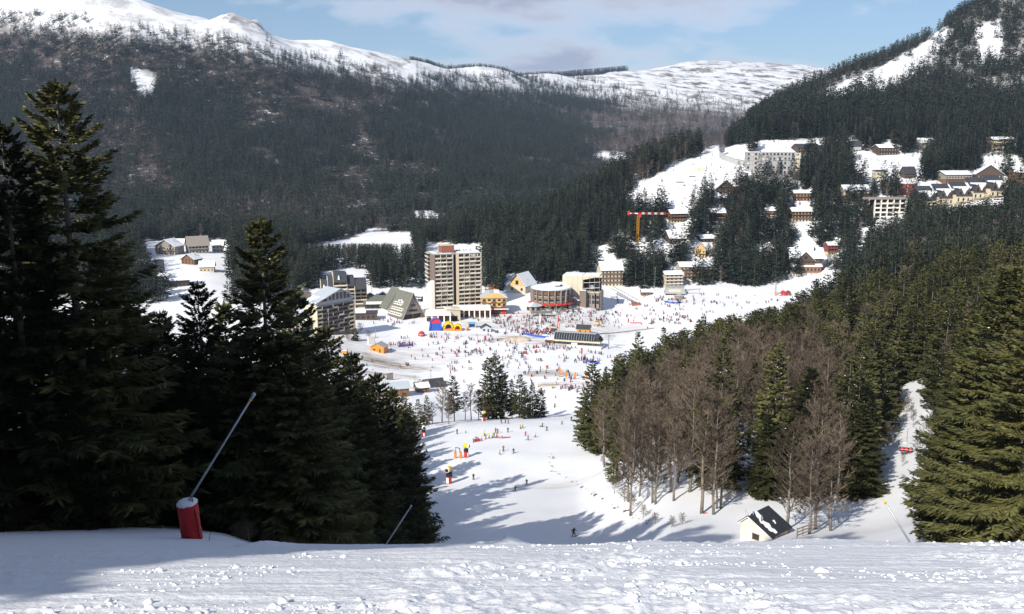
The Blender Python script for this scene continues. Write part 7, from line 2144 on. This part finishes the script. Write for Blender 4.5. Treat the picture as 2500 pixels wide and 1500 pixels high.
# bushes along the piste edge and the foot of the left wood
rg = random.Random(33)
for (px, py, h, Ym) in ((1500, 1205, 2.6, 100), (1525, 1225, 3.0, 100), (1545, 1245, 2.6, 100), (1510, 1190, 2.2, 100), (1570, 1265, 2.2, 100), (1600, 1280, 1.8, 100), (1640, 1288, 1.6, 100), (1665, 1280, 1.7, 100), (1472, 1135, 2.2, 100),
                        (820 + 30, 832, 5.0, 300), (845, 828, 5.5, 300), (880, 816, 6.5, 300), (900, 826, 4.5, 300), (1055, 1330, 2.0, 60)):
    p = hit(px, py, Ym); v = rg.randrange(4)
    e = empty('bush', p, rg.uniform(0, 6.28), 'bare brown bush beside the snow', 'bush', 'bare bushes'); s = h / 20.0
    e.scale = (s * 2.2, s * 2.2, s)
    obj('stems', BEECH['mid'][v][1], e); obj('twigs', BEECH['mid'][v][0], e)
for (px, top, py, Ym, lab) in ((868, 800, 832, 300, 'small round fir on the snow right of the grey block'), (1048, 1318, 1352, 60, 'tiny young fir poking over the lip below the shaded snow gun')):
    p = hit(px, py, Ym) if Ym > 100 else Vector(at(px, py, 75))
    if Ym < 100: p.z = at(px, py, 75).z
    h = (py - top) * p.length / FPX; s = h / 25.0
    e = empty('fir_tree', p, 0.7, lab, 'tree'); e.scale = (s * 1.7, s * 1.7, s)
    obj('trunk', FIR['mid'][0][1], e); obj('crown', FIR['mid'][0][0], e)
for k in range(26):
    a = -0.62 + 0.40 * k / 25; Y = 60 + rg.uniform(-4, 6); x = a * Y
    if -0.385 < a < -0.335: continue
    e = empty('bush', (x, Y, gz(x, Y) - .1), rg.uniform(0, 6.28), 'low bare brush at the foot of the left wood', 'bush', 'brush at the foot of the left wood'); s = rg.uniform(.6, 1.7) / 20.0
    e.scale = (s * 2.5, s * 2.5, s)
    obj('stems', BEECH['mid'][k % 4][1], e); obj('twigs', BEECH['mid'][k % 4][0], e)
# parked cars behind the A-frame and by the arcade
M_TYRE = mat('tyre', (0.015, 0.015, 0.016), 0.8)
def car_meshes(m):
    body = MB().prism([(-2.1, .35), (2.1, .35), (2.15, .85), (1.25, .95), (-1.9, 1.0), (-2.15, .8)], 'y', -.85, .85, m).mesh('car_body')
    cab = MB().prism([(-1.8, 1.0), (1.2, .96), (.55, 1.5), (-1.3, 1.52)], 'y', -.74, .74, M_GLASS).mesh('car_cabin')
    roof = MB().box(-1.25, .5, -.7, .7, 1.521, 1.62, m).mesh('car_roof')
    return body, cab, roof
WHEEL = MB().tube([(0, -.1, 0), (0, .1, 0)], .33, M_TYRE, 12).mesh('wheel')
rg = random.Random(41)
CARM = {n: car_meshes(mat('car_paint_' + n, c, 0.35, spec=0.5)) for n, c in (('dark_grey', (.05, .05, .055)), ('white', (.7, .7, .7)), ('black', (.012, .012, .014)), ('red', (.35, .02, .02)), ('blue', (.03, .07, .22)))}
for k in range(18):
    n = rg.choice(list(CARM))
    px, py = (1003 + (k % 6) * 6.2 + rg.uniform(-1, 1), 729 + (k // 6) * 7 + rg.uniform(-1, 1)) if k < 12 else (900 + (k - 12) * 11, 731 + rg.uniform(-2, 2))
    e = empty('parked_car', hit(px, py, 500), R(70 + rg.uniform(-8, 8)), '%s car parked %s' % (n.replace('_', ' '), 'left of the tower behind the A-frame building' if k < 12 else 'behind the arcade by the dark huts'), 'car', 'cars parked behind the station, ' + n.replace('_', ' '))
    bo, ca, ro = CARM[n]
    obj('body', bo, e); obj('cabin', ca, e); obj('roof', ro, e)
    for x in (-1.3, 1.35):
        for y in (-.8, .8): obj('wheel', WHEEL, e, (x, y, .33))
# stones and earth showing along the ditch at the right piste edge
def ditch():
    g = np.random.default_rng(3); mb = MB()
    M_EARTH = mat('dark_earth', (0.075, 0.058, 0.045), 0.95, 0.3, 1.0)
    line = [(1345, 1105), (1340, 1130), (1350, 1148), (1370, 1162), (1405, 1178), (1440, 1200), (1470, 1220), (1510, 1240), (1550, 1262), (1590, 1280)]
    for (p0, p1) in zip(line[:-1], line[1:]):
        for k in range(11):
            u = g.uniform(); q = hit(p0[0] + (p1[0] - p0[0]) * u + g.normal() * 4.0, p0[1] + (p1[1] - p0[1]) * u + g.normal() * 3.0, 100)
            r_ = min(g.gamma(1.3, .07) + .03, .38); n = 7; k0 = len(mb.v)
            for (z, f) in ((-.2, 1.0), (r_ * .25, .8), (r_ * .45, .35)):
                for j in range(n):
                    a = 6.283 * j / n; w = g.uniform(.7, 1.25) * r_ * f
                    mb.v.append((q.x + math.cos(a) * w * 1.6, q.y + math.sin(a) * w, q.z + z))
            im = mb.mi(M_EARTH)
            for i in range(2):
                for j in range(n): mb.f.append((k0 + i * n + j, k0 + i * n + (j + 1) % n, k0 + (i + 1) * n + (j + 1) % n, k0 + (i + 1) * n + j)); mb.m.append(im)
            mb.f.append(tuple(k0 + 2 * n + j for j in range(n))); mb.m.append(im)
    tag(mb.obj('ditch_stones'), 'dark stones and earth along the ditch at the right edge of the piste', None, None, 'stuff')
ditch()

# ------------------------------------------------------------------ people
def cloth(name, use_obj=True, col=(0.05, 0.05, 0.06)):
    m = bpy.data.materials.new(name); m.use_nodes = True
    n = m.node_tree.nodes; b = n['Principled BSDF']; b.inputs['Roughness'].default_value = 0.8
    if use_obj:
        oi = n.new('ShaderNodeObjectInfo'); m.node_tree.links.new(oi.outputs['Color'], b.inputs['Base Color'])
    else: b.inputs['Base Color'].default_value = (*col, 1)
    return m
M_JACKET = cloth('jacket_cloth'); M_TROUSER = cloth('trouser_cloth', False, (0.030, 0.032, 0.042)); M_SKIN = cloth('face_skin', False, (0.55, 0.33, 0.24)); M_HELMET = cloth('helmet', False, (0.03, 0.03, 0.035))
def body(name, J, sub=1, mats=None):
    """one continuous figure grown from a posed skeleton"""
    V = [J[k][0] for k in J]; Rr = [J[k][1] for k in J]; names = list(J)
    E = [(names.index(a), names.index(b_)) for a, b_ in (('hip', 'waist'), ('waist', 'chest'), ('chest', 'neck'), ('neck', 'head'), ('head', 'crown'), ('hip', 'kneeL'), ('kneeL', 'footL'), ('footL', 'toeL'), ('hip', 'kneeR'), ('kneeR', 'footR'), ('footR', 'toeR'),
                                                          ('chest', 'shL'), ('shL', 'elL'), ('elL', 'haL'), ('chest', 'shR'), ('shR', 'elR'), ('elR', 'haR'))]
    me = bpy.data.meshes.new(name + '_skeleton'); me.from_pydata(V, E, [])
    o = bpy.data.objects.new(name, me); C.objects.link(o)
    o.modifiers.new('skin', 'SKIN')
    sv = me.skin_vertices[0].data
    for i, r_ in enumerate(Rr): sv[i].radius = (r_, r_); sv[i].use_root = (names[i] == 'hip')
    if sub: s = o.modifiers.new('sub', 'SUBSURF'); s.levels = sub; s.render_levels = sub
    dg = bpy.context.evaluated_depsgraph_get(); dg.update()
    m2 = bpy.data.meshes.new_from_object(o.evaluated_get(dg))
    m2.name = name
    C.objects.unlink(o); bpy.data.objects.remove(o)
    m2.materials.clear()
    for m in (mats or (M_TROUSER, M_JACKET, M_SKIN, M_HELMET)): m2.materials.append(m)
    hz = J['hip'][0][2]; hd = J['head'][0]; cr = J['crown'][0]
    for p in m2.polygons:
        c = p.center; p.use_smooth = True
        if (c - Vector(hd)).length < .16 or c.z > hd[2]:
            p.material_index = 3 if c.z > hd[2] + .015 or c.y > hd[1] + .03 else 2
        elif c.z < hz - .02 and abs(c.z - J['haL'][0][2]) > .0 and not ((c - Vector(J['haL'][0])).length < .16 or (c - Vector(J['haR'][0])).length < .16): p.material_index = 0
        else: p.material_index = 1
    return m2
def pose(kind):
    if kind == 'stand':
        return {'hip': ((0, 0, .92), .16), 'waist': ((0, 0, 1.10), .15), 'chest': ((0, 0, 1.34), .17), 'neck': ((0, 0, 1.50), .07), 'head': ((0, -.02, 1.62), .11), 'crown': ((0, 0, 1.74), .10),
                'kneeL': ((.11, -.03, .50), .085), 'footL': ((.13, 0, .09), .07), 'toeL': ((.14, -.18, .06), .06), 'kneeR': ((-.11, -.03, .50), .085), 'footR': ((-.13, 0, .09), .07), 'toeR': ((-.14, -.18, .06), .06),
                'shL': ((.19, 0, 1.42), .085), 'elL': ((.28, .02, 1.16), .06), 'haL': ((.27, -.12, .96), .05), 'shR': ((-.19, 0, 1.42), .085), 'elR': ((-.28, .02, 1.16), .06), 'haR': ((-.27, -.12, .96), .05)}
    if kind == 'ski':
        return {'hip': ((0, .16, .78), .16), 'waist': ((0, .08, .95), .15), 'chest': ((0, -.05, 1.17), .17), 'neck': ((0, -.13, 1.30), .07), 'head': ((0, -.18, 1.41), .11), 'crown': ((0, -.17, 1.53), .10),
                'kneeL': ((.15, -.14, .47), .09), 'footL': ((.17, .04, .10), .075), 'toeL': ((.18, -.16, .07), .06), 'kneeR': ((-.15, -.14, .47), .09), 'footR': ((-.17, .04, .10), .075), 'toeR': ((-.18, -.16, .07), .06),
                'shL': ((.20, -.05, 1.24), .085), 'elL': ((.34, -.10, 1.00), .06), 'haL': ((.30, -.34, .92), .05), 'shR': ((-.20, -.05, 1.24), .085), 'elR': ((-.34, -.10, 1.00), .06), 'haR': ((-.30, -.34, .92), .05)}
    if kind == 'walk':
        return {'hip': ((0, 0, .90), .16), 'waist': ((0, -.01, 1.08), .15), 'chest': ((0, -.04, 1.32), .17), 'neck': ((0, -.06, 1.48), .07), 'head': ((0, -.09, 1.60), .11), 'crown': ((0, -.07, 1.72), .10),
                'kneeL': ((.10, -.20, .52), .085), 'footL': ((.11, -.28, .09), .07), 'toeL': ((.11, -.46, .08), .06), 'kneeR': ((-.10, .02, .48), .085), 'footR': ((-.11, .28, .12), .07), 'toeR': ((-.12, .12, .05), .06),
                'shL': ((.19, -.03, 1.40), .085), 'elL': ((.27, .12, 1.16), .06), 'haL': ((.26, .10, .94), .05), 'shR': ((-.19, -.03, 1.40), .085), 'elR': ((-.27, -.08, 1.15), .06), 'haR': ((-.24, -.30, 1.04), .05)}
    if kind == 'board':
        return {'hip': ((0, .06, .84), .16), 'waist': ((.02, .02, 1.02), .15), 'chest': ((.03, -.03, 1.25), .17), 'neck': ((.05, -.06, 1.40), .07), 'head': ((.07, -.09, 1.52), .11), 'crown': ((.07, -.07, 1.64), .10),
                'kneeL': ((.24, -.12, .48), .09), 'footL': ((.30, .02, .11), .075), 'toeL': ((.32, -.17, .08), .06), 'kneeR': ((-.22, -.12, .48), .09), 'footR': ((-.28, .02, .11), .075), 'toeR': ((-.29, -.17, .08), .06),
                'shL': ((.22, -.03, 1.33), .085), 'elL': ((.42, -.02, 1.10), .06), 'haL': ((.50, -.12, .92), .05), 'shR': ((-.16, -.03, 1.33), .085), 'elR': ((-.34, .06, 1.10), .06), 'haR': ((-.40, -.02, .90), .05)}
    if kind == 'sit':
        return {'hip': ((0, .10, .50), .16), 'waist': ((0, .12, .68), .15), 'chest': ((0, .10, .92), .17), 'neck': ((0, .07, 1.08), .07), 'head': ((0, .03, 1.20), .11), 'crown': ((0, .05, 1.32), .10),
                'kneeL': ((.13, -.38, .50), .085), 'footL': ((.14, -.42, .10), .07), 'toeL': ((.14, -.60, .06), .06), 'kneeR': ((-.13, -.38, .50), .085), 'footR': ((-.14, -.42, .10), .07), 'toeR': ((-.14, -.60, .06), .06),
                'shL': ((.19, .10, 1.00), .085), 'elL': ((.26, -.02, .76), .06), 'haL': ((.18, -.26, .68), .05), 'shR': ((-.19, .10, 1.00), .085), 'elR': ((-.26, -.02, .76), .06), 'haR': ((-.18, -.26, .68), .05)}
KINDS = ('stand', 'ski', 'walk', 'board', 'sit')
BODY = {k: body('person_' + k, pose(k), 1) for k in KINDS}
BODY_LO = {k: body('person_small_' + k, pose(k), 0) for k in ('stand', 'ski', 'walk')}
M_SKI = mat('ski_topsheet', (0.10, 0.10, 0.12), 0.4)
SKI = MB().prism([(-.95, .02), (.62, .02), (.85, .10), (.85, .12), (.60, .05), (-.95, .05)], 'x', -.05, .05, M_SKI).mesh('ski')
for v_ in SKI.vertices: v_.co.y = -v_.co.y
POLE = MB().tube([(0, 0, 0), (0, 0, 1.1)], .012, M_STEEL, 5).mesh('ski_pole')
BOARD = MB().prism([(-.78, .07), (-.62, .02), (.62, .02), (.78, .07), (.78, .09), (.62, .045), (-.62, .045), (-.78, .09)], 'y', -.15, .15, M_SKI).mesh('snowboard')
COLORS = {'black': (.015, .015, .018), 'dark blue': (.02, .035, .12), 'red': (.45, .02, .03), 'grey': (.12, .12, .13), 'yellow': (.62, .52, .03), 'light blue': (.10, .30, .55), 'white': (.70, .70, .72), 'pink': (.55, .08, .20), 'orange': (.60, .20, .03), 'green': (.05, .22, .10), 'teal': (.03, .20, .22)}
def person(p, kind, col, label, group=None, rz=0.0, scale=1.0, gear=True):
    o = obj('person', BODY[kind], None, p, (0, 0, rz), (scale, scale, scale))
    o.color = (*COLORS[col], 1)
    tag(o, label, 'person', group)
    if gear and kind in ('stand', 'ski'):
        J = pose(kind)
        for s in ('L', 'R'):
            f = J['foot' + s][0]
            obj('ski', SKI, o, (f[0], f[1] - .05, 0.0))
            h = J['ha' + s][0]
            obj('ski_pole', POLE, o, (h[0], h[1] - .04, max(h[2] - 1.0, -0.1)), ((.35 if kind == 'ski' else .08), 0, 0))
    elif gear and kind == 'board': obj('snowboard', BOARD, o, (0, -.03, 0))
    return o
rp = random.Random(77)
SPEC = [  # px, py(feet), pose, colour, facing, size, label
 (1400, 1311, 'board', 'black', 0.5, 1.0, 'lone dark-clad snowboarder in the shade just beyond the snowy lip'),
 (1156, 1172, 'stand', 'black', 0.1, 1.0, 'dark-clad skier standing at the shadow edge right of the nearest snow gun'),
 (1286, 1184, 'ski', 'grey', -0.5, 1.0, 'grey-clad skier in mid-piste, upper of a close pair'),
 (1258, 1201, 'ski', 'black', 0.7, 1.0, 'dark skier leaning left in mid-piste, lower of a close pair'),
 (1229, 1102, 'stand', 'grey', 0.2, 1.0, 'grey-clad skier between two others below the ski class'),
 (1220, 1111, 'walk', 'yellow', 0.4, .9, 'yellow-topped person below the ski class, left of three'),
 (1254, 1107, 'ski', 'black', -0.4, 1.0, 'dark-clad skier below the ski class, right of three'),
 (1116, 1060, 'stand', 'black', 0.3, 1.0, 'black-clad person standing alone left of the ski class'),
 (1137, 1058, 'ski', 'grey', 0.6, .62, 'small child in grey crouching alone left of the ski class'),
 (1240, 1056, 'stand', 'dark blue', 0.0, 1.0, 'dark blue skier standing above the right end of the ski class'),
 (1224, 1034, 'ski', 'black', -0.6, 1.0, 'black-clad skier on the brow, left of a small group'),
 (1234, 1034, 'stand', 'green', 0.2, 1.0, 'dark green skier in the middle of the group on the brow'),
 (1241, 1035, 'stand', 'red', 0.2, .9, 'red-suited skier on the brow, right of the group'),
 (1271, 1048, 'stand', 'orange', -0.3, .9, 'orange-red skier beside a yellow one below the brow'),
 (1276, 1045, 'ski', 'yellow', 0.4, .9, 'yellow-jacketed skier beside an orange one below the brow'),
 (1283, 1064, 'ski', 'pink', 0.3, 1.0, 'pink-jacketed skier right of the ski class'),
 (1289, 1075, 'ski', 'red', 1.0, 1.0, 'red-trousered skier turning sharply right of the ski class'),
 (1307, 1068, 'ski', 'white', 0.7, 1.0, 'white-jacketed skier furthest right of the ski class'),
 (1319, 1042, 'ski', 'white', -0.8, .8, 'pale small skier below the brow, left of a pair'),
 (1324, 1043, 'ski', 'green', 0.8, 1.0, 'greenish skier below the brow, right of a pair'),
 (1335, 1052, 'ski', 'black', 0.6, 1.0, 'black-clad skier below the brow near the ditch'),
 (1372, 1037, 'ski', 'grey', 0.5, .9, 'grey skier at the right edge of the brow'),
 (1395, 1028, 'stand', 'black', 0.1, 1.0, 'dark skier in the shade beyond the brow, left of two'),
 (1409, 1020, 'stand', 'black', 0.3, 1.0, 'dark skier in the shade beyond the brow, right of two'),
 (1409, 1036, 'ski', 'green', 0.3, .8, 'green-clad skier at the forest corner of the brow'),
]
for (px, py, kd, col, rz, sc, lab) in SPEC:
    p = hit(px, py, 100); person(p, kd, col, lab, None, rz, sc)
cls = [(1156, 1081, 'teal'), (1162, 1077, 'grey'), (1167, 1078, 'dark blue'), (1176, 1076, 'yellow'), (1186, 1072, 'red'), (1194, 1071, 'yellow'), (1202, 1070, 'yellow'), (1206, 1068, 'dark blue'), (1213, 1068, 'orange'), (1226, 1069, 'white'), (1183, 1064, 'yellow'), (1210, 1057, 'red'), (1215, 1059, 'grey')]
ordw = ('first', 'second', 'third', 'fourth', 'fifth', 'sixth', 'seventh', 'eighth', 'ninth', 'tenth')
for i, (px, py, col) in enumerate(cls):
    lab = '%s-jacketed ski class child, %s from the left of the row' % (col, ordw[i]) if i < 10 else '%s-jacketed person standing uphill behind the ski class row, %s' % (col, ('left', 'middle', 'right')[i - 10])
    person(hit(px, py, 100), 'stand', col, lab, 'ski class on the piste', rp.uniform(-.5, .5), rp.uniform(.75, .95) if i < 10 else 1.0)
# chairlift passengers in red
def chair():
    p = Vector(at(2212, 1108, 150.0))
    e = Bld('lift_chair', p, R(-20), 'chairlift chair with red riders above the right wood clearing', 'chair')
    e.box('seat', -1.1, 1.1, -.05, .45, .36, .42, M_BLACK); e.box('backrest', -1.1, 1.1, .40, .48, .45, 1.0, M_BLACK)
    e.part('frame', MB().tube([(-1.12, .3, .3), (-1.12, .35, 1.7), (0, .3, 1.9), (1.12, .35, 1.7), (1.12, .3, .3)], .04, M_STEEL, 6))
    e.part('hanger', MB().tube([(0, .3, 1.9), (0, .5, 3.0), (0, .2, 4.6)], .05, M_STEEL, 6))
    e.part('safety_bar', MB().tube([(-1.0, -.32, .82), (1.0, -.32, .82)], .03, M_STEEL, 6))
    M = Matrix.Rotation(R(-20), 3, 'Z')
    for k in range(3):
        q = p + M @ Vector((-.68 + .68 * k, .12, -.08))
        person(q, 'sit', 'red', 'red-suited rider on the lift chair, %s of three' % ('left', 'middle', 'right')[k], 'riders on the lift chair', R(-20), 1.0, False)
    a = p + Vector((0, .2, 4.6))
    c0 = a + Vector((60, -95, 22)); c1 = a + Vector((-95, 190, -34))
    cb = MB(); pts = [c0.lerp(c1, t / 16) - Vector((0, 0, 4 * math.sin(math.pi * t / 16))) for t in range(17)]
    off = Vector((0, 0, 0)); d0 = min((pt - a).length for pt in pts)
    pts = [pt + Vector((0, 0, a.z - np.interp(a.y, [q.y for q in pts], [q.z for q in pts]))) for pt in pts]
    cb.tube(pts, .03, M_STEEL, 5)
    tag(cb.obj('lift_cable'), 'thin steel lift cable over the right wood clearing', 'cable')
chair()
# the crowd
CL = [(1310, 790, 60, 13, 190), (1250, 797, 38, 9, 70), (1302, 813, 34, 4, 140), (1392, 772, 50, 10, 110), (1462, 788, 32, 8, 60), (1365, 760, 62, 4, 100), (1110, 776, 52, 3, 50), (1230, 768, 32, 6, 30), (962, 787, 26, 3, 32), (978, 843, 24, 3, 48),
      (1200, 850, 90, 20, 120), (1100, 862, 60, 20, 55), (1300, 852, 42, 8, 55), (1372, 848, 26, 4, 24), (1428, 881, 24, 6, 64), (1350, 930, 60, 16, 60), (1280, 900, 60, 24, 60), (1412, 952, 20, 5, 26), (1635, 737, 22, 4, 60), (1700, 742, 55, 12, 34),
      (1635, 782, 34, 7, 75), (1560, 762, 55, 16, 42), (1850, 735, 60, 10, 22), (1790, 760, 40, 10, 14), (1055, 822, 30, 5, 16), (1130, 832, 42, 8, 32), (925, 882, 44, 12, 10), (1150, 905, 60, 16, 22), (1480, 860, 40, 8, 14), (1230, 975, 60, 14, 6), (1350, 990, 30, 8, 4), (1750, 745, 90, 16, 60), (1600, 772, 80, 16, 60)]
PPL = []
gr = np.random.default_rng(5)
BOXES = [(1036, 740, 1100, 770), (1357, 806, 1472, 846), (1402, 792, 1442, 816), (1285, 735, 1400, 752), (1046, 776, 1080, 807), (1172, 792, 1200, 811), (905, 838, 946, 859)]
for (cx, cy, sx, sy, n) in CL:
    for _ in range(n):
        if _ and gr.uniform() < 0.5: px, py = lpx + gr.normal() * 3.2, lpy + gr.normal() * 1.2     # people keep together
        else: px = cx + gr.normal() * sx; py = cy + gr.normal() * sy
        lpx, lpy = px, py
        if not (870 < px < 1990 and 755 < py < 1000) and not (px > 1480 and 716 < py < 800): continue
        if any(x0 < px < x1 and y0 < py < y1 for (x0, y0, x1, y1) in BOXES): continue
        if px < 1480 and py < np.interp(px, [900, 1030, 1200, 1290, 1400, 1480], [770, 790, 772, 762, 758, 742]): continue
        Yp = 112.0 / -elev(py)
        a = (px - 1250) / FPX / (CP + (750 - py) / FPX * SP)
        # two steps towards the true ground
        for _k in range(3):
            z = Hbase(np.array([a * Yp]), np.array([Yp]))[0] + relief(np.array([a * Yp]), np.array([Yp]))[0]
            Yp = z / elev(py)
        if not 300 < Yp < 760: continue
        PPL.append((a * Yp, Yp, gz(a * Yp, Yp)))
PPL.sort(key=lambda t: t[1])
cw = ['black'] * 7 + ['dark blue'] * 4 + ['red'] * 5 + ['grey'] * 3 + ['light blue'] * 1 + ['white'] * 1 + ['pink'] * 2 + ['orange'] * 1 + ['green'] * 1 + ['yellow'] * 1
NIND = 250
for (x, y, z) in PPL[:NIND]:
    col = rp.choice(cw); kd = rp.choice(('stand', 'ski', 'walk', 'stand'))
    o = obj('person', BODY_LO[kd], None, (x, y, z), (0, 0, rp.uniform(0, 6.28)))
    s = rp.uniform(.82, 1.08); o.scale = (s, s, s); o.color = (*COLORS[col], 1)
    tag(o, 'tiny skier in %s on the open snow of the snow front' % col, 'person', 'skiers on the snow front in %s' % col)
# the dense rest, far off
src = []
for kd in ('stand', 'walk', 'ski'):
    for col in ('black', 'dark blue', 'red', 'grey', 'white', 'pink', 'black', 'red'):
        m = bpy.data.meshes.new_from_object(bpy.data.objects.new('tmp', BODY_LO[kd]))
        mm = mat('crowd_' + col.replace(' ', '_'), COLORS[col], 0.8)
        m.materials.clear()
        for q in (M_TROUSER, mm, M_SKIN, M_HELMET): m.materials.append(q)
        m.polygons.foreach_set('material_index', [p.material_index for p in BODY_LO[kd].polygons])
        src.append(m)
rest = PPL[NIND:]
scatter('crowd', rest, gr.integers(0, len(src), len(rest)), [(0, 0, gr.uniform(0, 6.28)) for _ in rest], [(s_, s_, s_) for s_ in gr.uniform(.85, 1.1, len(rest))], src, 'dense crowd of skiers in front of the rotunda and the lifts', 'crowd')
print('PEOPLE', len(PPL))

# ------------------------------------------------------------------ broken crust and clods on the foreground snow
def clods():
    g = np.random.default_rng(12)
    n = 11000
    Y = 6.2 + 15 * g.uniform(size=n) ** 1.25
    A = g.uniform(-0.62, 0.66, n)
    X = A * Y
    dens = fbm(X / 1.7, Y / 1.2, 210, 3)
    shade = X > -12.5 + 0.79 * Y
    k = (g.uniform(size=n) < sstep(0.46, 0.72, dens)) & shade
    X, Y = X[k], Y[k]
    V = []; Q = []; T_ = []
    base = np.array([(math.cos(t * math.pi / 3.5), math.sin(t * math.pi / 3.5), 0) for t in range(7)])
    Zg = H(X, Y) + fgdisp(X, Y)
    for i in range(len(X)):
        s = min(g.gamma(1.1, 0.012) + 0.006, 0.085)
        r0 = base * [s * g.uniform(.7, 1.6), s * g.uniform(.6, 1.2), 0] * g.uniform(.55, 1.25, (7, 1))
        an = g.uniform(0, 6.28); rot = np.array([[math.cos(an), -math.sin(an), 0], [math.sin(an), math.cos(an), 0], [0, 0, 1]])
        r0 = r0 @ rot.T
        ht = s * g.uniform(.35, .8)
        mid = r0 * g.uniform(.6, 1.0, (7, 1)) + [0, 0, ht * .55]; mid[:, 2] += g.uniform(-.3, .3, 7) * ht
        top = mid.mean(0) + [g.uniform(-.3, .3) * s, g.uniform(-.3, .3) * s, ht * .5]
        V.append(np.concatenate([r0 - [0, 0, s * .6 + .02], mid, [top]]) + [X[i], Y[i], Zg[i]])
        b = i * 15
        for j in range(7):
            j2 = (j + 1) % 7
            Q.append((b + j, b + j2, b + 7 + j2, b + 7 + j)); T_.append((b + 7 + j, b + 7 + j2, b + 14))
    me = mesh_np('snow_clods', np.concatenate(V), Q, T_, mats=[M_SNOW])
    tag(obj('snow_clods', me), 'loose clods of broken snow on the near slope', None, None, 'stuff')
clods()

# ------------------------------------------------------------------ the air of the valley
def haze():
    m = bpy.data.materials.new('haze_air'); m.use_nodes = True
    n = m.node_tree.nodes; l = m.node_tree.links
    n.remove(n['Principled BSDF'])
    v = n.new('ShaderNodeVolumePrincipled')
    v.inputs['Color'].default_value = (0.52, 0.70, 0.98, 1)
    v.inputs['Density'].default_value = 0.000062
    v.inputs['Anisotropy'].default_value = 0.15
    l.new(v.outputs[0], n['Material Output'].inputs['Volume'])
    mb = MB().box(-9000, 9000, -400, 9800, -330, 900, m)
    o = mb.obj('haze')
    tag(o, 'thin blue haze filling the whole valley', None, None, 'stuff')
haze()
